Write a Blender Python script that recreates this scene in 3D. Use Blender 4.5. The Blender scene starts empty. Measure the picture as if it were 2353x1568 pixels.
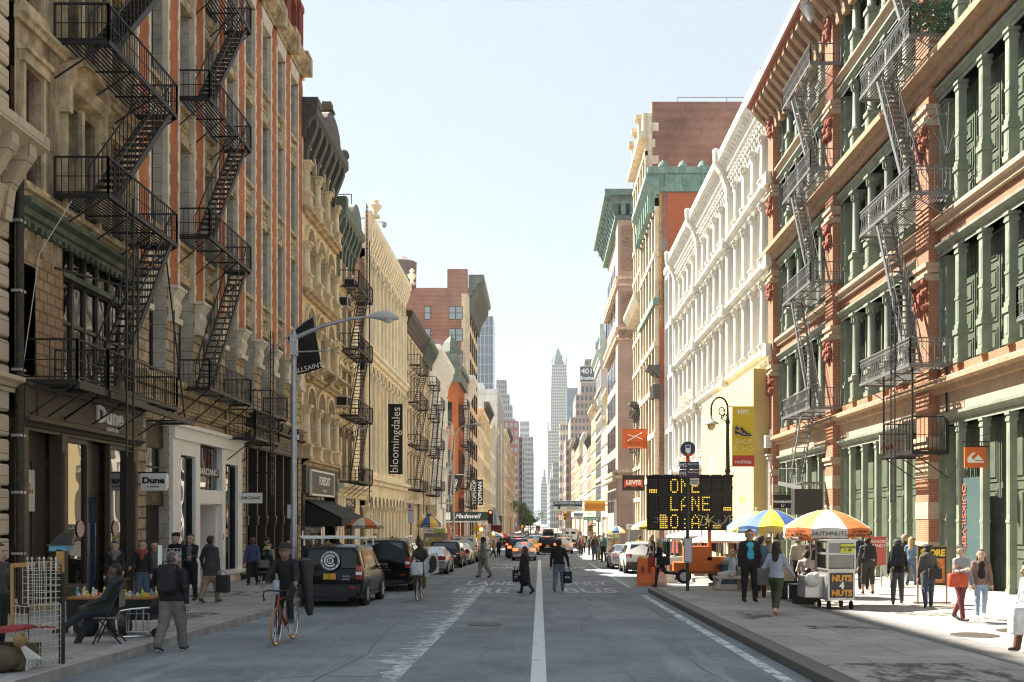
import bpy, math, random
import numpy as np
from mathutils import Vector, Matrix
rnd = random.Random(7)
S = bpy.context.scene
C = S.collection
R = math.radians
# ---------------------------------------------------------------- camera, sky, sun, exposure
cam_d = bpy.data.cameras.new('camera')
cam = bpy.data.objects.new('camera', cam_d); C.objects.link(cam)
cam.location = (0, 0, 2.05); cam.rotation_euler = (R(90), 0, 0)
cam_d.lens = 36; cam_d.sensor_width = 36
cam_d.shift_x = -0.027; cam_d.shift_y = 0.1725
cam_d.clip_start = 0.1; cam_d.clip_end = 8000
S.camera = cam
SUN_EL, SUN_AZ = 49.0, math.degrees(math.atan2(-0.78, 0.625))
w = bpy.data.worlds.new('World'); S.world = w; w.use_nodes = True
nt = w.node_tree; bg = nt.nodes['Background']
sky = nt.nodes.new('ShaderNodeTexSky'); sky.sky_type = 'NISHITA'; sky.sun_disc = False
sky.sun_elevation = R(SUN_EL); sky.sun_rotation = R(SUN_AZ); sky.dust_density = 0.6; sky.air_density = 1.0; sky.ozone_density = 1.0
hs = nt.nodes.new('ShaderNodeHueSaturation'); hs.inputs['Saturation'].default_value = .55; nt.links.new(sky.outputs[0], hs.inputs['Color'])
mxw = nt.nodes.new('ShaderNodeMix'); mxw.data_type = 'RGBA'; mxw.inputs[0].default_value = .82; mxw.inputs[7].default_value = (1.95, 2.32, 2.62, 1)
nt.links.new(hs.outputs[0], mxw.inputs[6]); nt.links.new(mxw.outputs[2], bg.inputs[0]); bg.inputs[1].default_value = 0.062
sd = bpy.data.lights.new('sun', 'SUN'); sd.energy = 4.0; sd.angle = R(0.53); sd.color = (1, .91, .77)
so = bpy.data.objects.new('sun', sd); C.objects.link(so)
_d = Vector((0.78 * math.cos(R(SUN_EL)), -0.625 * math.cos(R(SUN_EL)), -math.sin(R(SUN_EL))))
so.rotation_euler = _d.to_track_quat('-Z', 'Y').to_euler(); so.location = (-40, 60, 80)
S.view_settings.view_transform = 'Standard'; S.view_settings.look = 'None'
S.view_settings.exposure = 2.28; S.view_settings.gamma = 1
S.render.engine = 'CYCLES'
cy = S.cycles
cy.max_bounces = 8; cy.diffuse_bounces = 4; cy.glossy_bounces = 3; cy.transmission_bounces = 4; cy.volume_bounces = 0
cy.caustics_reflective = False; cy.caustics_refractive = False
cy.use_denoising = True; cy.denoising_prefilter = 'ACCURATE'; cy.filter_width = 1.15; cy.sample_clamp_indirect = 6
try: cy.volume_step_rate = 4
except Exception: pass

# ---------------------------------------------------------------- image <-> place helpers (photo measured at 2353 px width)
F0, CX, CY, HC = 2353.0, 1240.0, 1190.0, 2.05
XL, XR = -12.05, 14.4
KL, KR = -6.87, 3.70
def rz(Y):
    return 0.05 - 0.0157 * Y if Y < 250 else (-3.875 - 0.0065 * (Y - 250) if Y < 650 else -6.475)
def at(x, Y, off=0.0): return Vector(((x - CX) * Y / F0, Y, rz(Y) + off))
def gp(x, y, off=0.0):
    Y = F0 * (HC - 0.05 - off) / max(y - CY - 36.9, 3)
    return at(x, Y, off)
def zat(y, Y): return HC + (CY - y) * Y / F0
def LY(x): return -XL * F0 / (CX - x)
def RY(x): return XR * F0 / (x - CX)

# ---------------------------------------------------------------- mesh builder
class MB:
    def __init__(s): s.v = []; s.f = []; s.m = []
    def add(s, vs, fs, m=0):
        b = len(s.v); s.v.extend([tuple(p) for p in vs])
        for f in fs: s.f.append(tuple(i + b for i in f)); s.m.append(m)
        return s
    def box(s, x0, x1, y0, y1, z0, z1, m=0):
        return s.add([(x0,y0,z0),(x1,y0,z0),(x1,y1,z0),(x0,y1,z0),(x0,y0,z1),(x1,y0,z1),(x1,y1,z1),(x0,y1,z1)],
              [(0,3,2,1),(4,5,6,7),(0,1,5,4),(1,2,6,5),(2,3,7,6),(3,0,4,7)], m)
    def cbox(s, c, sx, sy, sz, m=0):
        return s.box(c[0]-sx/2,c[0]+sx/2,c[1]-sy/2,c[1]+sy/2,c[2]-sz/2,c[2]+sz/2,m)
    def bar(s, p, q, w=.03, h=None, m=0):
        p = Vector(p); q = Vector(q); d = (q - p)
        if d.length < 1e-6: return s
        d.normalize(); h = h or w
        up = Vector((0,0,1)) if abs(d.z) < .95 else Vector((0,1,0))
        a = d.cross(up).normalized() * (w/2); b = a.cross(d).normalized() * (h/2)
        vs = [p-a-b,p+a-b,p+a+b,p-a+b,q-a-b,q+a-b,q+a+b,q-a+b]
        return s.add(vs, [(0,3,2,1),(4,5,6,7),(0,1,5,4),(1,2,6,5),(2,3,7,6),(3,0,4,7)], m)
    def tube(s, pts, r, n=6, m=0, closed=False):
        pts = [Vector(p) for p in pts]; N = len(pts); rr = r if isinstance(r, (list, tuple)) else [r]*N
        rings = []; prev = None
        for i, p in enumerate(pts):
            if closed: d = pts[(i+1)%N] - pts[i-1]
            else: d = pts[min(i+1,N-1)] - pts[max(i-1,0)]
            d.normalize()
            if prev is None:
                up = Vector((0,0,1)) if abs(d.z) < .9 else Vector((1,0,0))
                a = d.cross(up).normalized()
            else:
                a = prev - d*prev.dot(d); a = a.normalized() if a.length > 1e-6 else d.orthogonal().normalized()
            prev = a; b = d.cross(a)
            rings.append([p + (a*math.cos(2*math.pi*k/n) + b*math.sin(2*math.pi*k/n))*rr[i] for k in range(n)])
        vs = [q for g in rings for q in g]; fs = []
        for i in range(N if closed else N-1):
            j = (i+1) % N
            for k in range(n): fs.append((i*n+k, i*n+(k+1)%n, j*n+(k+1)%n, j*n+k))
        if not closed: fs.append(tuple(range(n))[::-1]); fs.append(tuple((N-1)*n+k for k in range(n)))
        return s.add(vs, fs, m)
    def lathe(s, prof, c=(0,0,0), n=12, m=0, axis='z', cap=True):
        vs = []; fs = []
        for r, z in prof:
            for k in range(n):
                a = 2*math.pi*k/n; u, v = r*math.cos(a), r*math.sin(a)
                q = (u, v, z) if axis == 'z' else ((z, u, v) if axis == 'x' else (u, z, v))
                vs.append((c[0]+q[0], c[1]+q[1], c[2]+q[2]))
        for i in range(len(prof)-1):
            for k in range(n): fs.append((i*n+k, i*n+(k+1)%n, (i+1)*n+(k+1)%n, (i+1)*n+k))
        if cap:
            fs.append(tuple(range(n))[::-1]); fs.append(tuple((len(prof)-1)*n+k for k in range(n)))
        return s.add(vs, fs, m)
    def ext(s, poly, plane, a, b, m=0):
        n = len(poly)
        def P(u, v, t): return (u,t,v) if plane=='xz' else ((t,u,v) if plane=='yz' else (u,v,t))
        vs = [P(u,v,a) for u,v in poly] + [P(u,v,b) for u,v in poly]
        fs = [tuple(range(n)), tuple(range(2*n-1,n-1,-1))] + [(i,i+n,(i+1)%n+n,(i+1)%n) for i in range(n)]
        return s.add(vs, fs, m)
    def poly(s, pts, m=0): return s.add(pts, [tuple(range(len(pts)))], m)
    def ball(s, c, r, n=8, m=0, sc=(1,1,1)):
        prof = [(math.sin(math.pi*i/n)*r*1.0+1e-4, -math.cos(math.pi*i/n)*r) for i in range(n+1)]
        b = len(s.v); s.lathe(prof, (0,0,0), n+2, m)
        for i in range(b, len(s.v)):
            x,y,z = s.v[i]; s.v[i] = (c[0]+x*sc[0], c[1]+y*sc[1], c[2]+z*sc[2])
        return s
    def grid(s, fn, nu, nv, m=0):
        vs = [fn(i/nu, j/nv) for i in range(nu+1) for j in range(nv+1)]
        return s.add(vs, [(i*(nv+1)+j,(i+1)*(nv+1)+j,(i+1)*(nv+1)+j+1,i*(nv+1)+j+1) for i in range(nu) for j in range(nv)], m)
    def mesh(s, name, mats, smooth=False):
        me = bpy.data.meshes.new(name); me.from_pydata(s.v, [], s.f)
        for mt in (mats if isinstance(mats, (list,tuple)) else [mats]): me.materials.append(mt)
        if any(s.m): me.polygons.foreach_set('material_index', s.m)
        if smooth:
            me.polygons.foreach_set('use_smooth', [True]*len(s.f)); me.set_sharp_from_angle(angle=R(smooth if smooth is not True else 40))
        me.update(); return me
    def build(s, name, mats, parent=None, loc=(0,0,0), rot=(0,0,0), smooth=False):
        return put(name, s.mesh(name, mats, smooth), parent, loc, rot)
def put(name, me, parent=None, loc=(0,0,0), rot=(0,0,0), sc=(1,1,1)):
    o = bpy.data.objects.new(name, me); C.objects.link(o); o.parent = parent
    o.location = loc; o.rotation_euler = rot; o.scale = sc
    return o
def tag(o, label, cat, group=None, kind=None):
    if label: o['label'] = label
    if cat: o['category'] = cat
    if group: o['group'] = group
    if kind: o['kind'] = kind
    return o
def thing(name, label, cat, loc=(0,0,0), rotz=0, group=None, kind=None):
    o = bpy.data.objects.new(name, None); C.objects.link(o); o.location = loc; o.rotation_euler = (0,0,rotz); o.empty_display_size = .2
    return tag(o, label, cat, group, kind)
def copy_tree(o, parent=None, kids=None):
    if kids is None:
        kids = {}
        for q in C.objects:
            if q.parent: kids.setdefault(q.parent.name, []).append(q)
    c = o.copy(); C.objects.link(c); c.parent = parent
    for ch in kids.get(o.name, []): copy_tree(ch, c, kids)
    return c
_TC = {}
def txt(name, s, size, mat, parent=None, loc=(0,0,0), rot=(R(90),0,0), ex=.006, bold=0, shear=0, sx=1, align='CENTER', spacing=1, sy=1):
    key = (s, size, mat.name, ex, bold, shear, align, spacing)
    if key not in _TC:
        cu = bpy.data.curves.new(name, 'FONT'); cu.body = s; cu.size = size; cu.extrude = ex; cu.align_x = align; cu.align_y = 'CENTER'
        cu.offset = bold; cu.shear = shear; cu.space_character = spacing; cu.resolution_u = 3; cu.materials.append(mat)
        o = bpy.data.objects.new(name, cu); C.objects.link(o); bpy.context.view_layer.update()
        me = bpy.data.meshes.new_from_object(o.evaluated_get(bpy.context.evaluated_depsgraph_get())); me.name = name
        bpy.data.objects.remove(o); _TC[key] = me
    return put(name, _TC[key], parent, loc, rot, (sx, sy, 1))

# ---------------------------------------------------------------- materials
MATS = {}
def M(name, col, rough=.8, metal=0.0, var=.12, vs=1.5, bump=0.0, bs=30, streak=0.0, spec=.5, emit=0.0, alpha=1.0, coat=0.0):
    if name in MATS: return MATS[name]
    m = bpy.data.materials.new(name); m.use_nodes = True; t = m.node_tree; N = t.nodes; b = N['Principled BSDF']
    b.inputs['Roughness'].default_value = rough; b.inputs['Metallic'].default_value = metal
    b.inputs['Specular IOR Level'].default_value = spec; b.inputs['Coat Weight'].default_value = coat
    c4 = (*col, 1)
    if var or streak or bump:
        g = N.new('ShaderNodeNewGeometry')
        if var or streak:
            out = None
            for k, (amt, sc) in enumerate(((var, (vs,vs,vs)), (streak, (2.2,2.2,.16)))):
                if not amt: continue
                mp = N.new('ShaderNodeMapping'); mp.inputs['Scale'].default_value = sc
                t.links.new(g.outputs['Position'], mp.inputs['Vector'])
                nz = N.new('ShaderNodeTexNoise'); nz.inputs['Detail'].default_value = 5; nz.inputs['Roughness'].default_value = .65; nz.inputs['Scale'].default_value = 1
                t.links.new(mp.outputs[0], nz.inputs['Vector'])
                mr = N.new('ShaderNodeMapRange'); mr.inputs[1].default_value = .3; mr.inputs[2].default_value = .7
                mr.inputs[3].default_value = 1-amt; mr.inputs[4].default_value = 1+amt*.8
                t.links.new(nz.outputs['Fac'], mr.inputs[0])
                mx = N.new('ShaderNodeMix'); mx.data_type = 'RGBA'; mx.blend_type = 'MULTIPLY'; mx.inputs[0].default_value = 1
                if out is None: mx.inputs[6].default_value = c4
                else: t.links.new(out, mx.inputs[6])
                t.links.new(mr.outputs[0], mx.inputs[7]); out = mx.outputs[2]
            t.links.new(out, b.inputs['Base Color'])
        else: b.inputs['Base Color'].default_value = c4
        if bump:
            nb = N.new('ShaderNodeTexNoise'); nb.inputs['Scale'].default_value = bs; nb.inputs['Detail'].default_value = 4
            t.links.new(g.outputs['Position'], nb.inputs['Vector'])
            bp = N.new('ShaderNodeBump'); bp.inputs['Strength'].default_value = bump; bp.inputs['Distance'].default_value = .05
            t.links.new(nb.outputs['Fac'], bp.inputs['Height']); t.links.new(bp.outputs[0], b.inputs['Normal'])
    else: b.inputs['Base Color'].default_value = c4
    if emit:
        b.inputs['Emission Color'].default_value = c4; b.inputs['Emission Strength'].default_value = emit
    MATS[name] = m; return m
def brick(name, c1, c2, mortar, bw=.24, bh=.08, var=.25, ms=.012, rough=.9, bump=.4, vs=.35, patch=None):
    """bricks or stone blocks laid on vertical walls of either direction"""
    if name in MATS: return MATS[name]
    m = bpy.data.materials.new(name); m.use_nodes = True; t = m.node_tree; N = t.nodes; b = N['Principled BSDF']
    b.inputs['Roughness'].default_value = rough
    g = N.new('ShaderNodeNewGeometry'); sp = N.new('ShaderNodeSeparateXYZ'); t.links.new(g.outputs['Position'], sp.inputs[0])
    ad = N.new('ShaderNodeMath'); t.links.new(sp.outputs[0], ad.inputs[0]); t.links.new(sp.outputs[1], ad.inputs[1])
    cb = N.new('ShaderNodeCombineXYZ'); t.links.new(ad.outputs[0], cb.inputs[0]); t.links.new(sp.outputs[2], cb.inputs[1])
    bk = N.new('ShaderNodeTexBrick'); t.links.new(cb.outputs[0], bk.inputs['Vector'])
    bk.inputs['Scale'].default_value = 1; bk.inputs['Brick Width'].default_value = bw; bk.inputs['Row Height'].default_value = bh
    bk.inputs['Mortar Size'].default_value = ms; bk.inputs['Color1'].default_value = (*c1,1); bk.inputs['Color2'].default_value = (*c2,1); bk.inputs['Mortar'].default_value = (*mortar,1)
    nz = N.new('ShaderNodeTexNoise'); nz.inputs['Scale'].default_value = vs; nz.inputs['Detail'].default_value = 6; nz.inputs['Roughness'].default_value = .7
    t.links.new(g.outputs['Position'], nz.inputs['Vector'])
    mr = N.new('ShaderNodeMapRange'); mr.inputs[1].default_value = .3; mr.inputs[2].default_value = .7; mr.inputs[3].default_value = 1-var; mr.inputs[4].default_value = 1+var*.7
    t.links.new(nz.outputs['Fac'], mr.inputs[0])
    mx = N.new('ShaderNodeMix'); mx.data_type = 'RGBA'; mx.blend_type = 'MULTIPLY'; mx.inputs[0].default_value = 1
    t.links.new(bk.outputs['Color'], mx.inputs[6]); t.links.new(mr.outputs[0], mx.inputs[7])
    out = mx.outputs[2]
    if patch:
        n2 = N.new('ShaderNodeTexVoronoi'); n2.inputs['Scale'].default_value = patch[1]; n2.distance = 'CHEBYCHEV'
        t.links.new(g.outputs['Position'], n2.inputs['Vector'])
        s2 = N.new('ShaderNodeSeparateColor'); t.links.new(n2.outputs['Color'], s2.inputs[0])
        r2 = N.new('ShaderNodeMapRange'); r2.inputs[1].default_value = .68; r2.inputs[2].default_value = .74; r2.inputs[4].default_value = patch[2]
        t.links.new(s2.outputs[0], r2.inputs[0])
        m2 = N.new('ShaderNodeMix'); m2.data_type = 'RGBA'; m2.inputs[7].default_value = (*patch[0],1)
        t.links.new(r2.outputs[0], m2.inputs[0]); t.links.new(out, m2.inputs[6]); out = m2.outputs[2]
    t.links.new(out, b.inputs['Base Color'])
    if bump:
        bp = N.new('ShaderNodeBump'); bp.inputs['Strength'].default_value = bump; bp.inputs['Distance'].default_value = .03; bp.invert = True
        t.links.new(bk.outputs['Fac'], bp.inputs['Height']); t.links.new(bp.outputs[0], b.inputs['Normal'])
    MATS[name] = m; return m
def glass(name, col=(.02,.024,.028), ior=1.9, rough=.03, wob=.02):
    if name in MATS: return MATS[name]
    m = M(name, col, rough=rough, var=0); b = m.node_tree.nodes['Principled BSDF']; b.inputs['IOR'].default_value = ior
    N = m.node_tree.nodes; g = N.new('ShaderNodeNewGeometry'); nb = N.new('ShaderNodeTexNoise'); nb.inputs['Scale'].default_value = .9; nb.inputs['Detail'].default_value = 1
    m.node_tree.links.new(g.outputs['Position'], nb.inputs['Vector'])
    bp = N.new('ShaderNodeBump'); bp.inputs['Strength'].default_value = wob*5; bp.inputs['Distance'].default_value = .12
    m.node_tree.links.new(nb.outputs['Fac'], bp.inputs['Height']); m.node_tree.links.new(bp.outputs[0], b.inputs['Normal'])
    return m

iron = M('black_iron', (.018,.016,.016), .55, var=.3, vs=6)
iron_grey = M('grey_iron', (.15,.155,.16), .5, var=.25, vs=5)
iron_white = M('white_iron', (.72,.70,.64), .5, var=.1)
gl = glass('window_glass', (.010,.012,.011), ior=1.42); gl_blue = glass('blue_glass', (.10,.15,.20), 1.7, .08)
gl_shop = glass('shop_glass', (.015,.014,.013), 2.3, .01, .008)
gl_black = glass('black_glass', (.006,.006,.007), 1.5, .08)
white = M('white_paint', (.86,.84,.79), .55, var=.06)
black = M('black_paint', (.012,.011,.011), .6, var=0)
txt_w = M('white_lettering', (.82,.81,.78), .6, var=0); txt_k = M('black_lettering', (.015,.014,.014), .6, var=0)
galv = M('galvanised_steel', (.42,.43,.44), .45, .6, var=.2, vs=8)
chrome = M('chrome', (.75,.75,.76), .15, 1, var=0)
alu = M('aluminium', (.6,.6,.6), .35, .8, var=.15, vs=5)
rubber = M('rubber', (.012,.012,.012), .85, var=0)
shadow_in = M('dark_interior', (.022,.018,.015), .9, var=.2)

# ---------------------------------------------------------------- ground
def strip(name, pts_lr, mat, kind='structure', dz=0, Ys=None, th=None):
    """sheet following the street's fall: pts_lr(Y) -> (x0, x1)"""
    b = MB(); Ys = Ys or []
    for i, Y in enumerate(Ys):
        x0, x1 = pts_lr(Y); z = rz(Y) + dz
        b.v += [(x0,Y,z),(x1,Y,z)]
        if i: b.f.append((2*i-2,2*i-1,2*i+1,2*i)); b.m.append(0)
    return tag(b.build(name, mat), None, None, kind=kind)
asphalt = M('asphalt', (.205,.228,.247), .86, var=.32, vs=.55, bump=.35, bs=90)
_N = asphalt.node_tree
def speckle(m, scale, c, lo, hi, stretch=(1,1,1)):
    t = m.node_tree; N = t.nodes; b = N['Principled BSDF']; src = b.inputs['Base Color'].links[0].from_socket
    g = N.new('ShaderNodeNewGeometry'); mp = N.new('ShaderNodeMapping'); mp.inputs['Scale'].default_value = stretch; t.links.new(g.outputs['Position'], mp.inputs[0])
    nz = N.new('ShaderNodeTexNoise'); nz.inputs['Scale'].default_value = scale; nz.inputs['Detail'].default_value = 6; nz.inputs['Roughness'].default_value = .7; t.links.new(mp.outputs[0], nz.inputs['Vector'])
    mr = N.new('ShaderNodeMapRange'); mr.inputs[1].default_value = lo; mr.inputs[2].default_value = hi; t.links.new(nz.outputs['Fac'], mr.inputs[0])
    mx = N.new('ShaderNodeMix'); mx.data_type = 'RGBA'; mx.inputs[7].default_value = (*c,1); t.links.new(mr.outputs[0], mx.inputs[0]); t.links.new(src, mx.inputs[6]); t.links.new(mx.outputs[2], b.inputs['Base Color'])
speckle(asphalt, 7, (.29,.31,.325), .54, .72); speckle(asphalt, .8, (.135,.15,.163), .56, .72, (1.6,.16,1)); speckle(asphalt, .35, (.31,.335,.355), .55, .70, (2.5,.3,1)); speckle(asphalt, 90, (.26,.26,.26), .66, .72)
flag = brick('sidewalk_flags', (.32,.30,.275), (.38,.355,.325), (.13,.12,.11), var=.3, ms=.01, bump=.1, vs=.8)
for n in flag.node_tree.nodes:      # flags lie on the ground: use x,y
    if n.type == 'COMBXYZ': _cb = n
    if n.type == 'SEPXYZ': _sp = n
    if n.type == 'TEX_BRICK': n.inputs['Brick Width'].default_value = 1.6; n.inputs['Row Height'].default_value = 1.55
flag.node_tree.links.new(_sp.outputs[0], _cb.inputs[0]); flag.node_tree.links.new(_sp.outputs[1], _cb.inputs[1])
speckle(flag, 1.3, (.20,.195,.19), .58, .75); speckle(flag, 30, (.13,.13,.13), .68, .74)
kerbm = M('kerb_stone', (.30,.29,.28), .8, var=.3, vs=3, bump=.3, bs=20)
kerbdark = M('steel_kerb', (.10,.085,.07), .5, .3, var=.3, vs=4)
paint = M('road_paint', (.66,.67,.67), .8, var=.2, vs=4)
YS = [-25,0,20,40,60,80,100,120,150,200,250,330,420,520,650,900,1300,2200]
strip('road', lambda Y: (-90,90), asphalt, Ys=YS)
strip('ground', lambda Y: (-900,900), M('ground', (.16,.155,.15), .9), dz=-.45, Ys=YS)
def sidewalk(name, pts, m=flag):
    """pts: kerb outline (x,y) list, closed polygon, extruded as a real step"""
    b = MB(); n = len(pts)
    top = [(x,y,rz(y)+.15) for x,y in pts]; low = [(x,y,rz(y)-.3) for x,y in pts]
    b.v = top + low; b.f.append(tuple(range(n))); b.m.append(0)
    for i in range(n): b.f.append((i,(i+1)%n,(i+1)%n+n,i+n)); b.m.append(1)
    return tag(b.build(name, [m, kerbm]), None, None, kind='structure')
def ysplit(x, a, b_, st=25):
    n = max(1, int(abs(b_-a)/st)); return [(x, a+(b_-a)*i/n) for i in range(n+1)]
sidewalk('sidewalk', ysplit(KL+.28,-25,120) + ysplit(KL+.28,120,132,3) + ysplit(-30,132,-25))
sidewalk('sidewalk', ysplit(KR+.30,-25,35.2) + [(KR+.5,35.9),(6.4,36.4)] + ysplit(6.4,36.4,64) + [(5.0,66)] + ysplit(5.0,66,132) + ysplit(40,132,-25))
for x0, x1 in ((-30, KL+.6), (KR+.7, 40)):
    sidewalk('sidewalk', ysplit(x0,151,800,60) + ysplit(x1,800,151,60))
sidewalk('sidewalk', [(-30,800.2),(40,800.2),(40,830),(-30,830)])
def kerb(pts, wd, m, name='kerb'):
    """kerb stones along pts with a rounded nose, 4 mm proud of the flags"""
    b = MB(); prof = [(0,-.3),(0,.11),(.012,.14),(.04,.156),(wd,.156),(wd,-.3)]
    nr = len(pts); ring = []
    for i,(x,y) in enumerate(pts):
        a = Vector(pts[max(i-1,0)]); c = Vector(pts[min(i+1,nr-1)]); d = (c-a).normalized(); nrm = Vector((d.y,-d.x))
        for u,z in prof: b.v.append((x+nrm.x*u, y+nrm.y*u, rz(y)+z))
    k = len(prof)
    for i in range(nr-1):
        for j in range(k-1): b.f.append((i*k+j,i*k+j+1,(i+1)*k+j+1,(i+1)*k+j)); b.m.append(0)
    return tag(b.build(name, m, smooth=30), None, None, kind='structure')
kerb(ysplit(KR,-25,35) + [(KR+.15,35.8),(KR+.5,36.1)], .31, M('dark_granite', (.085,.075,.068), .55, var=.3, vs=4, bump=.2))
kb = MB()
for i,(x,y) in enumerate(ysplit(KL,-25,132,8)):
    for u,z in [(0,-.3),(0,.10),(-.015,.14),(-.05,.156),(-.29,.156)]: kb.v.append((KL+u,y,rz(y)+z))
    if i:
        for j in range(4): kb.f.append(((i-1)*5+j,(i-1)*5+j+1,i*5+j+1,i*5+j)); kb.m.append(0)
tag(kb.build('kerb', kerbm, smooth=30), None, None, kind='structure')
# steel-faced kerb edge strip on the wide right kerb, paving strip of dark setts behind it
strip('paving_strip', lambda Y: (6.75, 7.5), M('dark_paving', (.17,.165,.16), .85, var=.3, vs=3), dz=.156, Ys=[2,8,14,20,26,30])
# painted lines
def line(x0, x1, ya, yb, jag=0.0, mat=paint, dz=.004, name='road_marking', drift=0.0):
    b = MB(); n = max(2, int(abs(yb-ya)/.12)) if jag else max(2, int(abs(yb-ya)/4))
    for i in range(n+1):
        Y = ya + (yb-ya)*i/n; j = (rnd.random()**3)*jag*(1 if rnd.random() < .8 else .4)
        d = drift*math.sin(i/n*3)
        b.v += [(x0-j+d,Y,rz(Y)+dz),(x1+d,Y,rz(Y)+dz)]
        if i: b.f.append((2*i-2,2*i-1,2*i+1,2*i)); b.m.append(0)
    return tag(b.build(name, mat), None, None, kind='structure')
def worn(name, c, lo, hi, sc=5):
    m = bpy.data.materials.new(name); m.use_nodes = True; t = m.node_tree; N = t.nodes; b = N['Principled BSDF']; b.inputs['Base Color'].default_value = (*c,1); b.inputs['Roughness'].default_value = .85
    g = N.new('ShaderNodeNewGeometry'); mp = N.new('ShaderNodeMapping'); mp.inputs['Scale'].default_value = (1,.6,1); t.links.new(g.outputs['Position'], mp.inputs[0])
    nz = N.new('ShaderNodeTexNoise'); nz.inputs['Scale'].default_value = sc; nz.inputs['Detail'].default_value = 8; nz.inputs['Roughness'].default_value = .75; t.links.new(mp.outputs[0], nz.inputs['Vector'])
    mr = N.new('ShaderNodeMapRange'); mr.inputs[1].default_value = lo; mr.inputs[2].default_value = hi; t.links.new(nz.outputs['Fac'], mr.inputs[0]); t.links.new(mr.outputs[0], b.inputs['Alpha'])
    return m
wp = worn('worn_road_paint', (.62,.64,.65), .30, .55); wp2 = worn('faded_road_paint', (.56,.59,.61), .33, .58, 4)
line(-.125, .095, 2, 78, mat=worn('centre_line_paint', (.64,.66,.67), .22, .44))
line(-2.22, -2.02, 2, 40, jag=1.1, mat=wp2, drift=.1); line(-3.84, -3.76, 2, 62, jag=.12, mat=worn('faint_road_paint', (.36,.38,.39), .48, .68, 4))
line(3.28, 3.46, 2, 33, mat=wp); line(3.28, 3.44, 38, 70, mat=wp); line(3.28, 3.70, 33, 33.25, mat=wp)
for i in range(7): line(-3.2+i*.95, -2.75+i*.95, 95, 99, mat=wp)
line(-6, 3.3, 92.6, 93.2, mat=wp); line(-6, 6, 103, 103.5, mat=wp)
for s, x, Y, ww in (('FIRE', -2.05, 35.9, 1.95), ('LANE', -1.95, 41.2, 1.95), ('BUS', 1.75, 35.9, 1.9), ('ONLY', 1.75, 41.2, 1.95), ('LANE', -1.9, 66, 1.8), ('FIRE', -1.9, 60, 1.8), ('BUS', 1.75, 60, 1.8)):
    o = txt('road_marking', s, 1, wp, None, (x, Y, rz(Y)+.006), (-math.atan(.0157),0,0), ex=0, bold=.012)
    bpy.context.view_layer.update(); dx = o.dimensions; o.scale = (ww/max(dx.x,.1), 2.9/max(dx.y,.1), 1); tag(o, None, None, kind='structure')
for x, Y, r in ((7.9, 18.6, .42), (9.1, 19.4, .42), (-1.2, 22.5, .38)):
    tag(MB().lathe([(r,0),(r,.012),(r*.92,.018),(.01,.018)], (x,Y,rz(Y)+(.151 if x > 4 else .002)), 28).build('manhole_cover', M('cast_iron_cover', (.08,.07,.06), .6, .4, var=.3, vs=15)),
        {7.9:'round iron manhole cover in the sunlit pavement nearer the kerb',9.1:'round iron manhole cover in the sunlit pavement below the two women',-1.2:'round iron manhole cover set in the shaded road'}[x], 'manhole cover')

# patches, seams and cracks in the tarmac
pt = [M('tar_patch_dark', (.16,.175,.188), .8, var=.25, vs=3, bump=.3, bs=60), M('tar_patch_pale', (.25,.27,.285), .88, var=.2, vs=2, bump=.3, bs=60)]
for x0, x1, ya, yb, k in ((-6.3,-5.2,11,13.5,1),(1.3,2.9,24,28,1),(.4,1.5,46,50,0)):
    line(x0, x1, ya, yb, jag=.05, mat=pt[k], dz=.002, name='road_patch')
tar = M('tar_seam', (.07,.073,.076), .5, var=.2)
def crack(pts, w, name='road_crack'):
    b = MB(); q = []
    for (xa,ya),(xb,yb) in zip(pts, pts[1:]):
        n = 7; q += [(xa+(xb-xa)*i/n+rnd.uniform(-.05,.05), ya+(yb-ya)*i/n+rnd.uniform(-.12,.12)) for i in range(n)]
    for i,(x,y) in enumerate(q):
        a = q[max(i-1,0)]; c = q[min(i+1,len(q)-1)]; d = Vector((c[0]-a[0],c[1]-a[1])).normalized(); ww = w*rnd.uniform(.4,1)
        b.v += [(x-d.y*ww,y+d.x*ww,rz(y)+.003),(x+d.y*ww,y-d.x*ww,rz(y)+.003)]
        if i: b.f.append((2*i-2,2*i-1,2*i+1,2*i)); b.m.append(0)
    tag(b.build(name, tar), None, None, kind='structure')
for pts in ([(.9,9),(1.3,14),(.8,20),(1.2,33)],[(-6.5,13),(-3,14.5),(-.3,13.8)],[(-1.1,9),(-.9,18),(-1.2,30),(-.8,48)],[(.3,21.5),(1.8,22),(3.3,21.2)],[(-6.7,27),(-4.6,26)],[(-3.2,11),(-2.9,17),(-3.3,25)],[(2.4,8),(2.6,12.5),(2.2,19)]): crack(pts, .018)

stain = worn('pavement_stain', (.10,.097,.09), .46, .60, 2.2)
for x0, x1, ya, yb in ((5.4,6.7,19.6,20.6),(4.3,6.2,12.6,14.6),(4.6,5.2,22,24),(-8.6,-7.4,22,24),(-10.5,-8.8,30,33),(8.3,9.6,23,24)): line(x0, x1, ya, yb, jag=.6, mat=stain, dz=.154, name='pavement_stain')
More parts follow.
